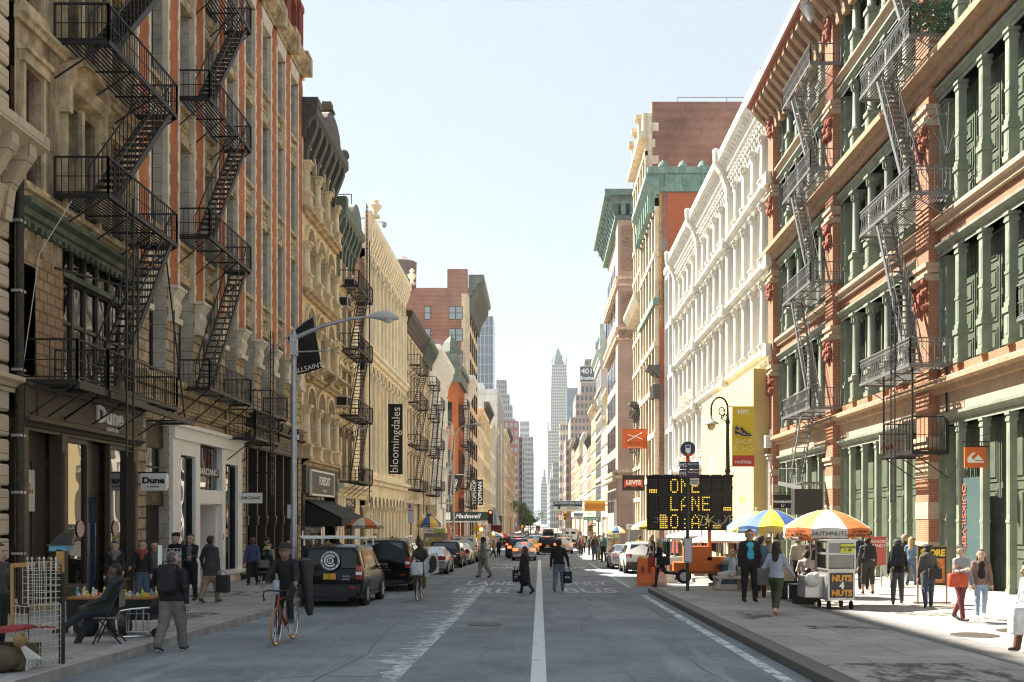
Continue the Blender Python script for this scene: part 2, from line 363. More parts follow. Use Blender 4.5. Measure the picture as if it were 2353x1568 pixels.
# ---------------------------------------------------------------- building kit (local frame: x along the facade, z up, street towards -y)
def lroot(name, label, ya, x=XL, cat='building', group=None): return thing(name, label, cat, (x, ya, 0), R(90), group)
def rroot(name, label, yb, x=XR, cat='building', group=None): return thing(name, label, cat, (x, yb, 0), R(-90), group)
def wall(b, x0, x1, z0, z1, ops, y=0.0, d=.35, m=0, mr=None):
    mr = m if mr is None else mr
    xs = sorted({x0, x1, *[min(max(o[i],x0),x1) for o in ops for i in (0,1)]}); zs = sorted({z0, z1, *[min(max(o[i],z0),z1) for o in ops for i in (2,3)]})
    for i in range(len(xs)-1):
        for j in range(len(zs)-1):
            cx, cz = (xs[i]+xs[i+1])/2, (zs[j]+zs[j+1])/2
            if any(o[0] < cx < o[1] and o[2] < cz < o[3] for o in ops): continue
            b.poly([(xs[i],y,zs[j]),(xs[i+1],y,zs[j]),(xs[i+1],y,zs[j+1]),(xs[i],y,zs[j+1])], m)
    for a, c, e, f in ops:
        b.poly([(a,y,e),(a,y,f),(a,y+d,f),(a,y+d,e)], mr); b.poly([(c,y,e),(c,y+d,e),(c,y+d,f),(c,y,f)], mr)
        b.poly([(a,y,f),(c,y,f),(c,y+d,f),(a,y+d,f)], mr); b.poly([(a,y,e),(a,y+d,e),(c,y+d,e),(c,y,e)], mr)
    return b
def arch_fill(b, xc, w, zt, y=0.0, d=.3, m=0, k=1.0, n=8):
    """corners above a round arch in a rectangular opening of width w whose top is zt"""
    r = w/2
    for s in (-1, 1):
        arc = [(xc + s*r*math.cos(math.pi/2*i/n), zt - k*r + k*r*math.sin(math.pi/2*i/n)) for i in range(n+1)]
        b.ext([(xc+s*r, zt)] + arc[:-1] + [(xc, zt-.001)], 'xz', y+.003, y+d, m)
_WC = {}
def win(parent, x, z, w, h, y=.3, fm=black, pm=gl, cols=1, rows=2, fw=.07, sub=True, name='window', blind=None):
    """sash window, bottom centre at (x, y, z): frame is the part, the panes its sub-part"""
    key = (round(w,2), round(h,2), fm.name, pm.name, cols, rows, fw, sub, blind and blind.name)
    if key not in _WC:
        b = MB(); p = MB()
        b.box(-w/2, -w/2+fw, 0, .08, 0, h); b.box(w/2-fw, w/2, 0, .08, 0, h)
        b.box(-w/2+fw, w/2-fw, 0, .08, 0, fw); b.box(-w/2+fw, w/2-fw, 0, .08, h-fw, h)
        for i in range(1, cols): c = -w/2 + w*i/cols; b.box(c-fw/2, c+fw/2, .004, .076, fw, h-fw)
        for j in range(1, rows): c = h*j/rows; b.box(-w/2+fw, w/2-fw, .008, .072, c-fw/2, c+fw/2)
        q = p if sub else b; pmi = 0 if sub else 1
        q.poly([(-w/2+fw/2,.05,fw/2),(w/2-fw/2,.05,fw/2),(w/2-fw/2,.05,h-fw/2),(-w/2+fw/2,.05,h-fw/2)], pmi)
        if blind: q.poly([(-w/2+fw,.035,h*.55),(w/2-fw,.035,h*.55),(w/2-fw,.035,h-fw),(-w/2+fw,.035,h-fw)], pmi+1)
        ms = [pm] + ([blind] if blind else [])
        _WC[key] = (b.mesh('window', [fm] + ([] if sub else ms)), p.mesh('pane', ms) if sub else None)
    a, c = _WC[key]; o = put(name, a, parent, (x, y, z))
    if c: put('pane', c, o)
    return o
def body(b, x0, x1, z0, z1, d, y=.5, m=0, roof=1):
    b.box(x0, x1, y, d, z0, z1, m); return b
def profile(b, x0, x1, z, p, h, steps=3, m=0, y=0.0):
    """cornice profile stepping out to p over height h"""
    pts = [(y, z), (y-.25*p, z), (y-.25*p, z+.25*h), (y-.45*p, z+.32*h), (y-.6*p, z+.55*h), (y-.9*p, z+.68*h), (y-p, z+.72*h), (y-p, z+h), (y, z+h)]
    b.ext(pts, 'yz', x0, x1, m)
def cornice(parent, x0, x1, z, h, p, mat, n=0, bw=.25, name='cornice', dent=0, ret=.12, m2=None, bh=.8):
    b = MB(); profile(b, x0-ret, x1+ret, z, p, h)
    for i in range(n):
        c = x0 + (x1-x0)*(i+.5)/n
        b.ext([(-.02, z-bh*h), (-.2*p, z-bh*h), (-.3*p, z-.35*bh*h), (-.62*p, z+.1*h), (-.85*p, z+.4*h), (-.85*p, z+.66*h), (-.02, z+.66*h)], 'yz', c-bw/2, c+bw/2, 1 if m2 else 0)
    for i in range(dent):
        c = x0 + (x1-x0)*(i+.5)/dent; wd = (x1-x0)/dent*.45
        b.box(c-wd/2, c+wd/2, -.42*p, -.02, z-.16*h, z+.02*h, 1 if m2 else 0)
    return b.build(name, [mat, m2] if m2 else mat, parent)
def ledge(parent, x0, x1, z, h, p, mat, name='ledge', y=0.0):
    b = MB(); b.ext([(y+.02,z),(y-.5*p,z),(y-.6*p,z+.4*h),(y-p,z+.55*h),(y-p,z+.85*h),(y-.8*p,z+h),(y+.02,z+h)], 'yz', x0, x1); return b.build(name, mat, parent)
_CC = {}
def column(parent, x, y, z, h, r, mat, ped=0.0, cap='round', n=12, name='column'):
    key = (round(h,2), r, mat.name, ped, cap, n)
    if key not in _CC:
        b = MB(); z0 = 0
        if ped:
            b.box(-r*1.45, r*1.45, -r*1.45, r*1.45, 0, ped*.16); b.box(-r*1.2, r*1.2, -r*1.2, r*1.2, ped*.16, ped*.84); b.box(-r*1.5, r*1.5, -r*1.5, r*1.5, ped*.84, ped)
            b.box(-r*.8, r*.8, -r*1.28, -r*1.2, ped*.28, ped*.72); z0 = ped
        if cap == 'square':
            b.box(-r, r, -r, r, z0, h-.3); b.box(-r*1.15, r*1.15, -r*1.15, r*1.15, h*.42+z0*.4, h*.42+z0*.4+.1)
            b.box(-r*.55, r*.55, -r*1.06, -r, z0+.3, h*.42+z0*.35); b.box(-r*.55, r*.55, -r*1.06, -r, h*.42+z0*.4+.3, h-.6)
            b.box(-r*1.2, r*1.2, -r*1.2, r*1.2, z0, z0+.16); b.box(-r*1.25, r*1.25, -r*1.25, r*1.25, h-.3, h-.2); b.box(-r*1.1, r*1.1, -r*1.1, r*1.1, h-.2, h-.1); b.box(-r*1.4, r*1.4, -r*1.4, r*1.4, h-.1, h)
        else:
            b.lathe([(r*1.3,z0),(r*1.3,z0+.08),(r*1.05,z0+.12),(r*1.12,z0+.17),(r,z0+.22),(r*.9,h-.5),(r*.98,h-.48),(r*.9,h-.44),(r*1.05,h-.3),(r*1.35,h-.14),(r*1.3,h-.12)], (0,0,0), n)
            for k in range(8):
                a = math.pi*2*k/8; b.cbox((r*1.12*math.cos(a), r*1.12*math.sin(a), h-.28), r*.35, r*.35, .26)
            b.box(-r*1.45, r*1.45, -r*1.45, r*1.45, h-.12, h)
        _CC[key] = b.mesh('column', mat, smooth=35)
    return put(name, _CC[key], parent, (x, y, z))
def hood(parent, x, z, w, mat, kind='flat', y=0.0, p=.22):
    b = MB()
    if kind == 'flat': b.ext([(y+.01,z),(y-.1,z),(y-p,z+.14),(y-p,z+.24),(y+.01,z+.28)], 'yz', x-w/2-.12, x+w/2+.12)
    elif kind == 'arch':
        r = w/2; pts = [(x+(r+.16)*math.cos(math.pi*i/12), z-r*.98+(r+.16)*math.sin(math.pi*i/12)) for i in range(13)]
        inn = [(x+r*math.cos(math.pi*i/12), z-r*.98+r*math.sin(math.pi*i/12)) for i in range(13)]
        for i in range(12): b.ext([pts[i],pts[i+1],inn[i+1],inn[i]], 'xz', y-p*.6, y+.01)
    elif kind == 'gable': b.ext([(x-w/2-.2,z),(x+w/2+.2,z),(x,z+w*.32)], 'xz', y-p, y+.01); b.ext([(y+.01,z-.16),(y-p*1.1,z-.1),(y-p*1.2,z),(y+.01,z)], 'yz', x-w/2-.25, x+w/2+.25)
    elif kind == 'seg':
        n = 10; r = w/2+.2; k = .42
        pts = [(x-r*math.cos(math.pi*i/n), z+k*w*math.sin(math.pi*i/n)) for i in range(n+1)]
        inn = [(x-(r-.2)*math.cos(math.pi*i/n), z+(k*w-.2)*math.sin(math.pi*i/n)) for i in range(n+1)]
        for i in range(n): b.ext([pts[i],pts[i+1],inn[i+1],inn[i]], 'xz', y-p*1.3, y+.01)
        b.ext(inn, 'xz', y-p*.4, y+.01); b.ext([(y+.01,z-.35),(y-p,z-.25),(y-p*1.5,z-.06),(y-p*1.5,z),(y+.01,z)], 'yz', x-r, x+r)
        for s in (-1,1): b.box(x+s*(r-.12)-.1, x+s*(r-.12)+.1, y-p, y+.01, z-.9, z-.25)
    return b.build('window_hood', mat, parent)
def generic(root, W, z1, floors, nb, mat, depth=12, d=.3, ww=.5, arch=False, fm=black, pm=gl, hoodk=None, trim=None, ledges=True, cols=None, shop=None, sub=False, cap=None, z0=None, rows=2, margin=.4, wcols=1, blind=None):
    """plain street front: floors is a list of (sill, head)"""
    z0 = -8 if z0 is None else z0; trim = trim or mat
    b = MB(); bw = (W-2*margin)/nb; ops = []
    for s, h in floors:
        for i in range(nb):
            c = margin + bw*(i+.5); ops.append((c-bw*ww/2, c+bw*ww/2, s, h))
    sh = shop or 0
    if sh: ops.append((.5, W-.5, z0+.5, sh))
    wall(b, 0, W, z0, z1, ops, 0, d)
    body(b, 0, W, z0, z1-.05, depth, d+.1)
    for x in (0, W): b.poly([(x,0,z0),(x,0,z1),(x,d+.1,z1),(x,d+.1,z0)])
    b.poly([(0,0,z1),(W,0,z1),(W,d+.2,z1),(0,d+.2,z1)])
    if arch:
        for o in ops[:len(floors)*nb]: arch_fill(b, (o[0]+o[1])/2, o[1]-o[0], o[3], 0, d-.02, n=5)
    b.build('wall', mat, root)
    for s, h in floors:
        if ledges: ledge(root, -.02, W+.02, s-.5, .28, .22, trim)
        for i in range(nb):
            c = margin + bw*(i+.5); win(root, c, s, bw*ww, h-s, d-.09, fm, pm, rows=rows, sub=sub, cols=wcols, blind=blind)
            if hoodk: hood(root, c, h+.06, bw*ww, trim, hoodk)
        if cols:
            for i in range(nb+1): column(root, margin+bw*i, -.05, s-.2, h-s+.5, cols, trim, n=8)
    if cap: cornice(root, 0, W, *cap)
    return b
def shopfront(root, x0, x1, z0, z1, n, fm, pm=gl_shop, y=.25, bulk=.55, name='shopfront', tr=.75):
    """shop window wall: posts, bulkheads, transom; panes are sub-parts"""
    b = MB(); step = (x1-x0)/n
    for i in range(n+1): c = x0+step*i; b.box(c-.07, c+.07, y-.1, y+.1, z0, z1)
    b.box(x0, x1, y-.06, y+.06, z0, z0+bulk); b.box(x0, x1, y-.075, y+.075, z0+bulk, z0+bulk+.08); b.box(x0, x1, y-.06, y+.06, z1-tr-.08, z1-tr); b.box(x0,x1,y-.08,y+.08,z1-.1,z1)
    o = b.build(name, fm, root)
    for i in range(n):
        c0, c1 = x0+step*i+.07, x0+step*(i+1)-.07
        MB().poly([(c0,y+.02,z0+bulk+.08),(c1,y+.02,z0+bulk+.08),(c1,y+.02,z1-.1),(c0,y+.02,z1-.1)]).build('pane', pm, o)
    return o
# ---------------------------------------------------------------- fire escapes
def slat_platform(b, x0, x1, p, z, y0=-.02, st=.11, m=0):
    b.bar((x0,-p,z),(x1,-p,z),.05,.09); b.bar((x0,y0,z),(x1,y0,z),.05,.09); b.bar((x0,y0,z),(x0,-p,z),.05,.09); b.bar((x1,y0,z),(x1,-p,z),.05,.09)
    n = int((p)/st)
    for i in range(1, n): b.bar((x0,-p*i/n,z),(x1,-p*i/n,z),.045,.02)
    k = max(2, int((x1-x0)/1.6))
    for i in range(k+1):
        x = x0+(x1-x0)*i/k; b.bar((x,-p,z-.05),(x,y0,z-.05),.04); b.bar((x,-p*.95,z-.06),(x,y0,z-.9),.035)
def railing(b, x0, x1, p, z, h=.95, st=.16, ornate=False, ends=(1,1)):
    segs = [((x0,-p,z),(x1,-p,z))] + ([((x0,-.03,z),(x0,-p,z))] if ends[0] else []) + ([((x1,-.03,z),(x1,-p,z))] if ends[1] else [])
    for a, c in segs:
        a, c = Vector(a), Vector(c); u = Vector((0,0,1))
        b.bar(a+u*h, c+u*h, .045); b.bar(a+u*.08, c+u*.08, .03); L = (c-a).length; n = max(2, int(L/st)); dr = (c-a)/n
        for i in range(n+1):
            q = a+dr*i; b.bar(q, q+u*h, .045 if i in (0,n) else .018)
        if ornate:
            b.bar(a+u*(h-.14), c+u*(h-.14), .03)
            for i in range(n):
                q = a+dr*(i+.5); dd = dr.normalized()*.055
                for zc, rr in ((h-.07,.9), (.2,1.2), (h-.24,.9)):
                    b.tube([q+dd*rr*math.cos(t*1.05)+u*(zc+.055*rr*math.sin(t*1.05)) for t in range(6)], .012, 3, closed=True)
                if i % 2: b.bar(q-dr*.9+u*.3, q+dr*.0+u*(h-.3), .022)
        else:
            b.bar(a+u*h*.5, c+u*h*.5, .02)
def stair(b, xa, za, xb, zb, y0, y1, st=.24, rail=True, rw=.16):
    n = max(3, int(abs(zb-za)/st))
    for y in (y0, y1):
        b.bar((xa,y,za),(xb,y,zb),.05,rw)
        if rail:
            b.bar((xa,y,za+.85),(xb,y,zb+.85),.035)
            for i in range(0, n+1, 1 if rail == 2 else 2): t = i/n; x, z = xa+(xb-xa)*t, za+(zb-za)*t; b.bar((x,y,z),(x,y,z+.85),.02)
    for i in range(1, n): t = i/n; x, z = xa+(xb-xa)*t, za+(zb-za)*t; b.box(x-.11, x+.11, y0, y1, z-.012, z+.012)
def ladder(b, x, y, z0, z1, w=.45, st=.3, along='x'):
    for s in (-.5,.5):
        o = (w*s,0) if along == 'x' else (0,w*s); b.bar((x+o[0],y+o[1],z0),(x+o[0],y+o[1],z1),.04)
    z = z0+.15
    while z < z1:
        if along == 'x': b.bar((x-w/2,y,z),(x+w/2,y,z),.025)
        else: b.bar((x,y-w/2,z),(x,y+w/2,z),.025)
        z += st
def fire_escape(root, x0, x1, p, levels, mat, up=1, ornate=False, st=.16, flights=True, run=None, lad=None, far=False, dense=1, sy=None):
    """platforms at each level; flights climb in the +x (up=1) or -x direction"""
    for i, z in enumerate(levels):
        b = MB(); slat_platform(b, x0, x1, p, z, st=.2 if far else .11); b.build('platform', mat, root)
        b = MB(); railing(b, x0, x1, p, z, st=.3 if far else st, ornate=ornate); b.build('railing', mat, root)
        if flights and i+1 < len(levels):
            b = MB(); a, c = (x0+.5, x1-.55) if up > 0 else (x1-.5, x0+.55)
            if run: c = a + up*run
            y0, y1 = sy or (-p+.08, -p+.62)
            stair(b, a, z+.02, c, levels[i+1]+.02, y0, y1, rail=1 if far else dense); b.build('stair', mat, root)
    if lad:
        b = MB(); ladder(b, *lad); b.build('ladder', mat, root)
    return root
# ---------------------------------------------------------------- materials of the fronts
st_lime = brick('limestone_blocks', (.52,.42,.29), (.56,.46,.33), (.24,.18,.12), 1.2, .5, var=.25, bump=.2)
st_old = M('weathered_stone', (.34,.25,.155), .9, var=.62, vs=1.6, bump=.7, bs=9, streak=.6)
st_sand = M('sandstone_trim', (.50,.385,.235), .85, var=.42, vs=2.4, bump=.5, bs=12, streak=.45)
st_rock = brick('rock_faced_stone', (.38,.285,.175), (.50,.39,.25), (.12,.09,.06), .62, .34, var=.45, ms=.025, bump=1.0, vs=2.5)
br_orange = brick('orange_brick', (.52,.16,.055), (.42,.125,.045), (.46,.20,.09), .22, .075, var=.38, ms=.006, bump=.3)
br_red = brick('dark_red_brick', (.33,.095,.06), (.26,.075,.05), (.22,.10,.07), .22, .075, var=.2, ms=.006)
st_grey = brick('grey_quoin_stone', (.46,.41,.33), (.54,.485,.40), (.25,.21,.16), 1.4, .46, var=.4, bump=.3, vs=1.1)
st_white = M('white_quoin_stone', (.70,.62,.50), .85, var=.2, vs=3, bump=.2, bs=15)
st_cream = M('cream_painted_stone', (.70,.57,.37), .75, var=.2, vs=1.2, streak=.3, bump=.15, bs=12)
st_cream2 = M('pale_cream_iron', (.80,.71,.54), .7, var=.12, vs=1.0, streak=.2)
st_warm = M('warm_cream_stone', (.68,.57,.41), .8, var=.2, vs=.8, streak=.3)
dk_bronze = M('dark_bronze_paint', (.075,.055,.038), .55, var=.15, vs=3)
dk_brown = M('dark_brown_paint', (.045,.033,.024), .6, var=.2, vs=3)
cor_dark = M('dark_slate_cornice', (.085,.085,.075), .7, var=.3, vs=3)
cor_green = M('grey_green_cornice', (.14,.17,.145), .7, var=.3, vs=2, streak=.2)
verdi = M('verdigris_copper', (.19,.29,.25), .75, var=.3, vs=1.2, streak=.35)
mint = M('pale_mint_cornice', (.42,.52,.46), .7, var=.2, vs=1)
br_far = brick('old_red_brick', (.37,.135,.08), (.25,.095,.065), (.42,.30,.24), .36, .15, var=.5, ms=.02, vs=.12, patch=((.25,.26,.26), .11, .75), bump=.2)
br_far2 = brick('mottled_brick', (.37,.15,.10), (.27,.11,.08), (.40,.28,.22), .5, .22, var=.45, ms=.03, vs=.15, patch=((.36,.30,.26), .16, .6), bump=.2)
plaster = M('white_plaster', (.70,.68,.63), .85, var=.12, vs=.4, streak=.2)
# ================================================================= left side
# --- rusticated limestone building at the picture's edge
r = lroot('limestone_building', 'pale limestone building with grooved block courses and a heavy bracketed ledge beside a dark drainpipe', 14.0)
b = MB(); body(b, 0, 9.15, -1, 28, 12, .3); b.build('wall', st_lime, r)
b = MB(); z = -.6
while z < 27.5:
    if not 9.9 < z+.3 < 10.8: b.ext([(.3,z),(.03,z+.02),(0,z+.06),(0,z+.46),(.03,z+.5),(.3,z+.52)], 'yz', 0, 9.25)
    z += .56
b.build('stone_courses', st_lime, r)
cornice(r, 0, 9.3, 9.75, .95, .85, st_lime, n=12, bw=.3, name='cornice', bh=1.1)
cornice(r, 0, 9.3, 4.9, .35, .3, st_lime, name='ledge')
b = MB()
for x in (8.3, 6.5): b.lathe([(.2,8.2),(.22,8.3),(.16,8.4),(.16,8.6),(.3,9.2),(.34,9.3)], (x,-.12,0), 10); 
b.build('capital', st_sand, r, smooth=40)
b = MB().box(5.2, 8.6, -.03, .02, -.05, 2.6).box(5.1, 8.7, -.1, .02, 2.6, 2.85); b.build('shop_panel', M('tan_shop_panel', (.45,.33,.20), .7), r)
t = thing('drainpipe', 'dark rusty drainpipe strapped between the limestone building and the brown shop', 'pipe', (XL, 23.35, 0), R(90))
MB().tube([(.08,-.16,0),(.08,-.16,10)], .09, 8).build('pipe', M('rusty_dark_paint', (.05,.035,.025), .8, var=.5, vs=8), t, smooth=50)
for z in (1.2,2.6,3.9,5.4,7.2,8.8): MB().box(-.05,.21,-.24,-.02,z,z+.06).build('strap', galv, t)
# --- old brownstone with the dark shop
Y1 = 23.5; W1 = 7.1
r = lroot('brownstone_building', 'weathered brown stone building with a green-trimmed bay window and a dark brown shop below', Y1)
ops = [(.35,6.95,-.8,4.35), (.25,.95,5.4,8.0), (2.35,6.95,5.35,9.0)]
for s, h in ((9.95,12.6), (14.1,16.7), (18.2,20.9), (22.3,24.8)): ops += [(.4,1.25,s,h), (2.45,3.25,s,h), (3.45,4.25,s,h), (5.2,6.0,s,h)]
b = MB(); wall(b, 0, W1, -1, 28, ops, 0, .42); body(b, 0, W1, -1, 27.9, 12, .55); b.build('wall', st_old, r)
b = MB(); wall(b, .2, 2.36, 5.2, 8.3, [(.25,.95,5.4,8.0)], -.02, .3); b.build('brick_panel', brick('tan_brick', (.40,.26,.14), (.33,.20,.105), (.20,.13,.08), .4, .26, var=.4, ms=.03, bump=.8), r)
for s, h in ((9.95,12.6), (14.1,16.7), (18.2,20.9), (22.3,24.8)):
    for c, w_ in ((.82,.85), (2.85,.8), (3.85,.8), (5.6,.8)): win(r, c, s, w_, h-s, .3, dk_brown, gl)
    b = MB()
    for c0, c1 in ((.3,1.35), (5.1,6.1)): b.box(c0-.1,c1+.1,-.13,0,h+.05,h+.3); b.box(c0-.15,c1+.15,-.22,0,h+.3,h+.42); b.box(c0-.08,c1+.08,-.14,0,s-.28,s-.05); b.box(c0-.02,c0+.1,-.07,0,s-.05,h+.05); b.box(c1-.1,c1+.02,-.07,0,s-.05,h+.05)
    b.box(2.3,2.44,-.12,0,s-.1,h+.3); b.box(3.26,3.44,-.09,.1,s-.1,h+.1); b.box(4.26,4.4,-.12,0,s-.1,h+.3); b.box(2.2,4.5,-.16,0,s-.35,s-.1)
    b.build('window_surround', st_sand, r)
    hood(r, 3.35, h+.55, 1.95, st_sand, 'seg', p=.26)
ledge(r, 0, W1, 13.55, .3, .2, st_sand); ledge(r, 0, W1, 9.5, .25, .3, st_sand)
grn_old = M('old_green_bronze', (.10,.125,.085), .6, .2, var=.45, vs=4, streak=.4)
b = MB(); profile(b, .0, W1, 8.95, .38, .5); b.box(2.3,7.0,-.06,.05,8.15,8.3); 
for i in range(22): b.box(.3+i*.31,.42+i*.31,-.16,0,8.82,8.96)
b.build('bay_cornice', grn_old, r)
o = MB().box(2.35,6.95,.1,.2,5.3,5.45).box(2.35,6.95,.1,.2,8.12,8.2).box(2.35,6.95,.1,.2,7.0,7.1)
for i in range(7): o.box(2.35+i*.757-.04,2.35+i*.757+.04,.08,.2,5.3,9.0)
o = o.build('bay_window', dk_bronze, r)
for i in range(6):
    MB().poly([(2.4+i*.757,.15,5.4),(3.07+i*.757,.15,5.4),(3.07+i*.757,.15,8.15),(2.4+i*.757,.15,8.15)]).build('pane', gl, o)
MB().poly([(2.4,.15,8.25),(6.9,.15,8.25),(6.9,.15,8.95),(2.4,.15,8.95)]).build('transom_light', gl, o)
# shop front
sf = MB().box(.05,7.05,-.22,.0,4.35,5.1).box(0,7.1,-.3,0,5.1,5.2); profile(sf, .02, 7.08, 4.1, .34, .28)
for x in (.25,2.25,6.75): sf.box(x-.16,x+.16,-.12,.2,-.8,4.15); sf.box(x-.1,x+.1,-.15,-.12,.3,3.7)
sf.box(.6,6.5,-.255,-.22,4.45,5.02)
o = sf.build('shopfront', dk_bronze, r)
b = MB()
for x0, x1 in ((2.45,3.75),(5.3,6.55)):
    b.box(x0-.1,x0,.0,.14,-.5,4.1); b.box(x1,x1+.1,.0,.14,-.5,4.1); b.box(x0,x1,.0,.14,-.7,.22); b.box(x0,x1,-.05,.16,.22,.3); b.box(x0,x1,.0,.14,3.98,4.1)
b.box(4.0,5.2,.3,.4,2.75,4.1); b.build('window_frame', dk_bronze, o)
for x0, x1 in ((2.45,3.75),(5.3,6.55)): MB().poly([(x0,.08,.3),(x1,.08,.3),(x1,.08,3.98),(x0,.08,3.98)]).build('pane', gl_shop, o)
MB().box(.5,2.1,.3,.36,-.6,4.1).box(.6,1.25,.27,.3,0,3.4).box(1.35,2.0,.27,.3,0,3.4).build('door', dk_brown, o)
b = MB().box(4.0,4.1,.32,.4,-.5,2.75).box(5.1,5.2,.32,.4,-.5,2.75).box(4.1,5.1,.32,.4,2.62,2.75).box(4.1,5.1,.32,.4,-.5,-.25); b.build('door', dk_bronze, o)
MB().poly([(4.1,.37,-.25),(5.1,.37,-.25),(5.1,.37,2.62),(4.1,.37,2.62)]).poly([(4.0,.5,2.75),(5.2,.5,2.75),(5.2,.5,4.1),(4.0,.5,4.1)]).build('door_pane', glass('blue_poster_glass', (.05,.075,.13), 1.5), o)
MB().bar((4.95,.28,.3),(4.95,.28,1.9),.04).build('door_handle', chrome, o)
[MB().lathe([(.22,0),(.22,.01),(.01,.01)], (x,.05,1.75), 18, axis='y').build('window_sticker', M('red_white_sticker', (.62,.40,.35), .6, var=.7, vs=18), o) for x in (3.5,5.75)]
MB().box(2.7,3.4,.09,.1,.55,1.6).box(5.5,6.2,.09,.1,.55,1.6).build('sale_poster', M('dark_red_poster', (.22,.05,.04), .6, var=.5, vs=9), o)
MB().box(.5,1.35,.20,.262,2.2,3.2).build('notice', M('cream_notice', (.55,.50,.42), .7), o)
txt('lettering', 'SPACE\nAVAILABLE', .14, M('red_lettering', (.45,.08,.05), .6, var=0), o, (.93,.195,2.75))
txt('lettering', 'Dune', .62, txt_w, o, (4.55,-.275,4.80), bold=.02, sx=1.25, ex=.03)
txt('lettering', 'LONDON', .15, txt_w, o, (4.75,-.27,4.46), bold=.006, spacing=1.3)
t = thing('stone_step', 'worn stone block at the foot of the brown shop doorway', 'step', (XL, 25.0, rz(25)+.15), R(90)); MB().ext([(-.7,0),(.7,0),(.68,.13),(.5,.16),(-.66,.15)], 'xz', -.5, .1).build('block', st_sand, t)
# its fire escape
FE1 = lroot('fire_escape', 'black iron fire escape with long diagonal stairs on the brown stone building', Y1, cat='fire escape', group='fire escapes on the left-hand fronts')
fire_escape(FE1, 1.9, 6.7, 1.35, [5.25, 10.05, 13.85, 17.7, 21.6, 25.4], iron, up=1, run=4.0, dense=2, sy=(-1.3,-.66))
b = MB(); slat_platform(b, .3, 1.9, 1.3, 5.22); b.box(.3,4.4,-1.36,-1.25,5.05,5.2); b.bar((1.9,-1.38,5.1),(8.6,-1.2,5.0),.1,.16); b.bar((8.6,-1.2,5.0),(8.6,-.1,5.0),.08); b.build('platform', iron, FE1)
b = MB(); railing(b, .3, 1.9, 1.3, 5.25, st=.27, ends=(1,0)); b.build('railing', iron, FE1)
b = MB(); ladder(b, 2.75, -1.55, 3.6, 10.3, .42); b.bar((3.4,-1.5,6.2),(3.4,-1.5,9.2),.035); b.bar((.9,-.5,8.0),(3.2,-1.5,8.0),.05); b.build('ladder', iron, FE1)
MB().tube([(.2,-.1,5.6),(.35,-.4,8.2),(.9,-.9,9.6)], .012, 4).build('cable', M('white_cable', (.5,.48,.44), .6), FE1)
b = MB().bar((6.4,-1.15,9.6),(7.7,-1.25,5.0),.04).bar((7.7,-1.25,5.0),(7.7,-.05,5.0),.05).bar((6.9,-1.2,5.4),(6.9,-1.2,8.2),.03); b.build('tie_rod', iron, FE1)
# --- orange brick and stone building
Y2 = 30.6; W2 = 21.1; PX = [.45+2.54*k for k in range(9)]
r = lroot('orange_brick_building', 'tall orange brick building with pale toothed quoins and carved stone panels above the white shop', Y2)
ops = [(PX[i]+.56, PX[i+1]-.56, 6.55, 23.6) for i in range(8)] + [(.75,2.6,-1,5.0), (2.7,10.5,-1,5.02), (11.4,20.4,-1,5.0)]
b = MB(); wall(b, 0, W2, -1.2, 24.2, ops, 0, .55, 0, 1); body(b, 0, W2, -1.2, 28.2, 14, .7, 2)
wall(b, 0, W2, 24.2, 28.2, [(PX[i]+.5,PX[i+1]-.5,25.2,27.7) for i in range(8)], .02, .6, 2); b.poly([(0,0,28.2),(W2,0,28.2),(W2,.8,28.2),(0,.8,28.2)], 2)
for i in range(8): arch_fill(b, (PX[i]+PX[i+1])/2, PX[i+1]-PX[i]-1.0, 27.7, .02, .5, 2)
b.poly([(W2,0,-1.2),(W2,0,28.2),(W2,.7,28.2),(W2,.7,-1.2)], 2)
b.build('wall', [st_rock, st_grey, br_red], r)
# upper piers: orange strip with toothed white quoins
b = MB(); z = 9.5; k = 0
b.box(-.36,.36,-.05,.1,9.5,24.2,0)
while z < 23.4:
    wq = .30 if k % 2 else .20
    for s in (-1,1):
        x0, x1 = sorted((s*.57, s*(.57-wq*.75))); b.box(x0,x1,-.062,.12,z,z+.33,1)
    z += .335; k += 1
b.ext([(-.57,23.45),(.57,23.45),(.57,23.55),(.3,24.2),(-.3,24.2),(-.57,23.55)], 'xz', -.055, .1, 0)
pm_ = b.mesh('pier', [br_orange, st_white])
c_ = MB(); c_.ext([(.02,8.6),(-.06,8.6),(-.1,8.66),(-.2,9.0),(-.16,9.2),(-.26,9.36),(-.3,9.42),(-.3,9.52),(.02,9.52)], 'yz', -.36,.36); c_.box(-.44,.44,-.34,0,9.5,9.6); c_.box(-.46,.46,-.2,0,8.42,8.6); c_ = c_.mesh('console', st_white)
for x in PX:
    put('pier', pm_, r, (x,0,0)); put('console', c_, r, (x,0,0))
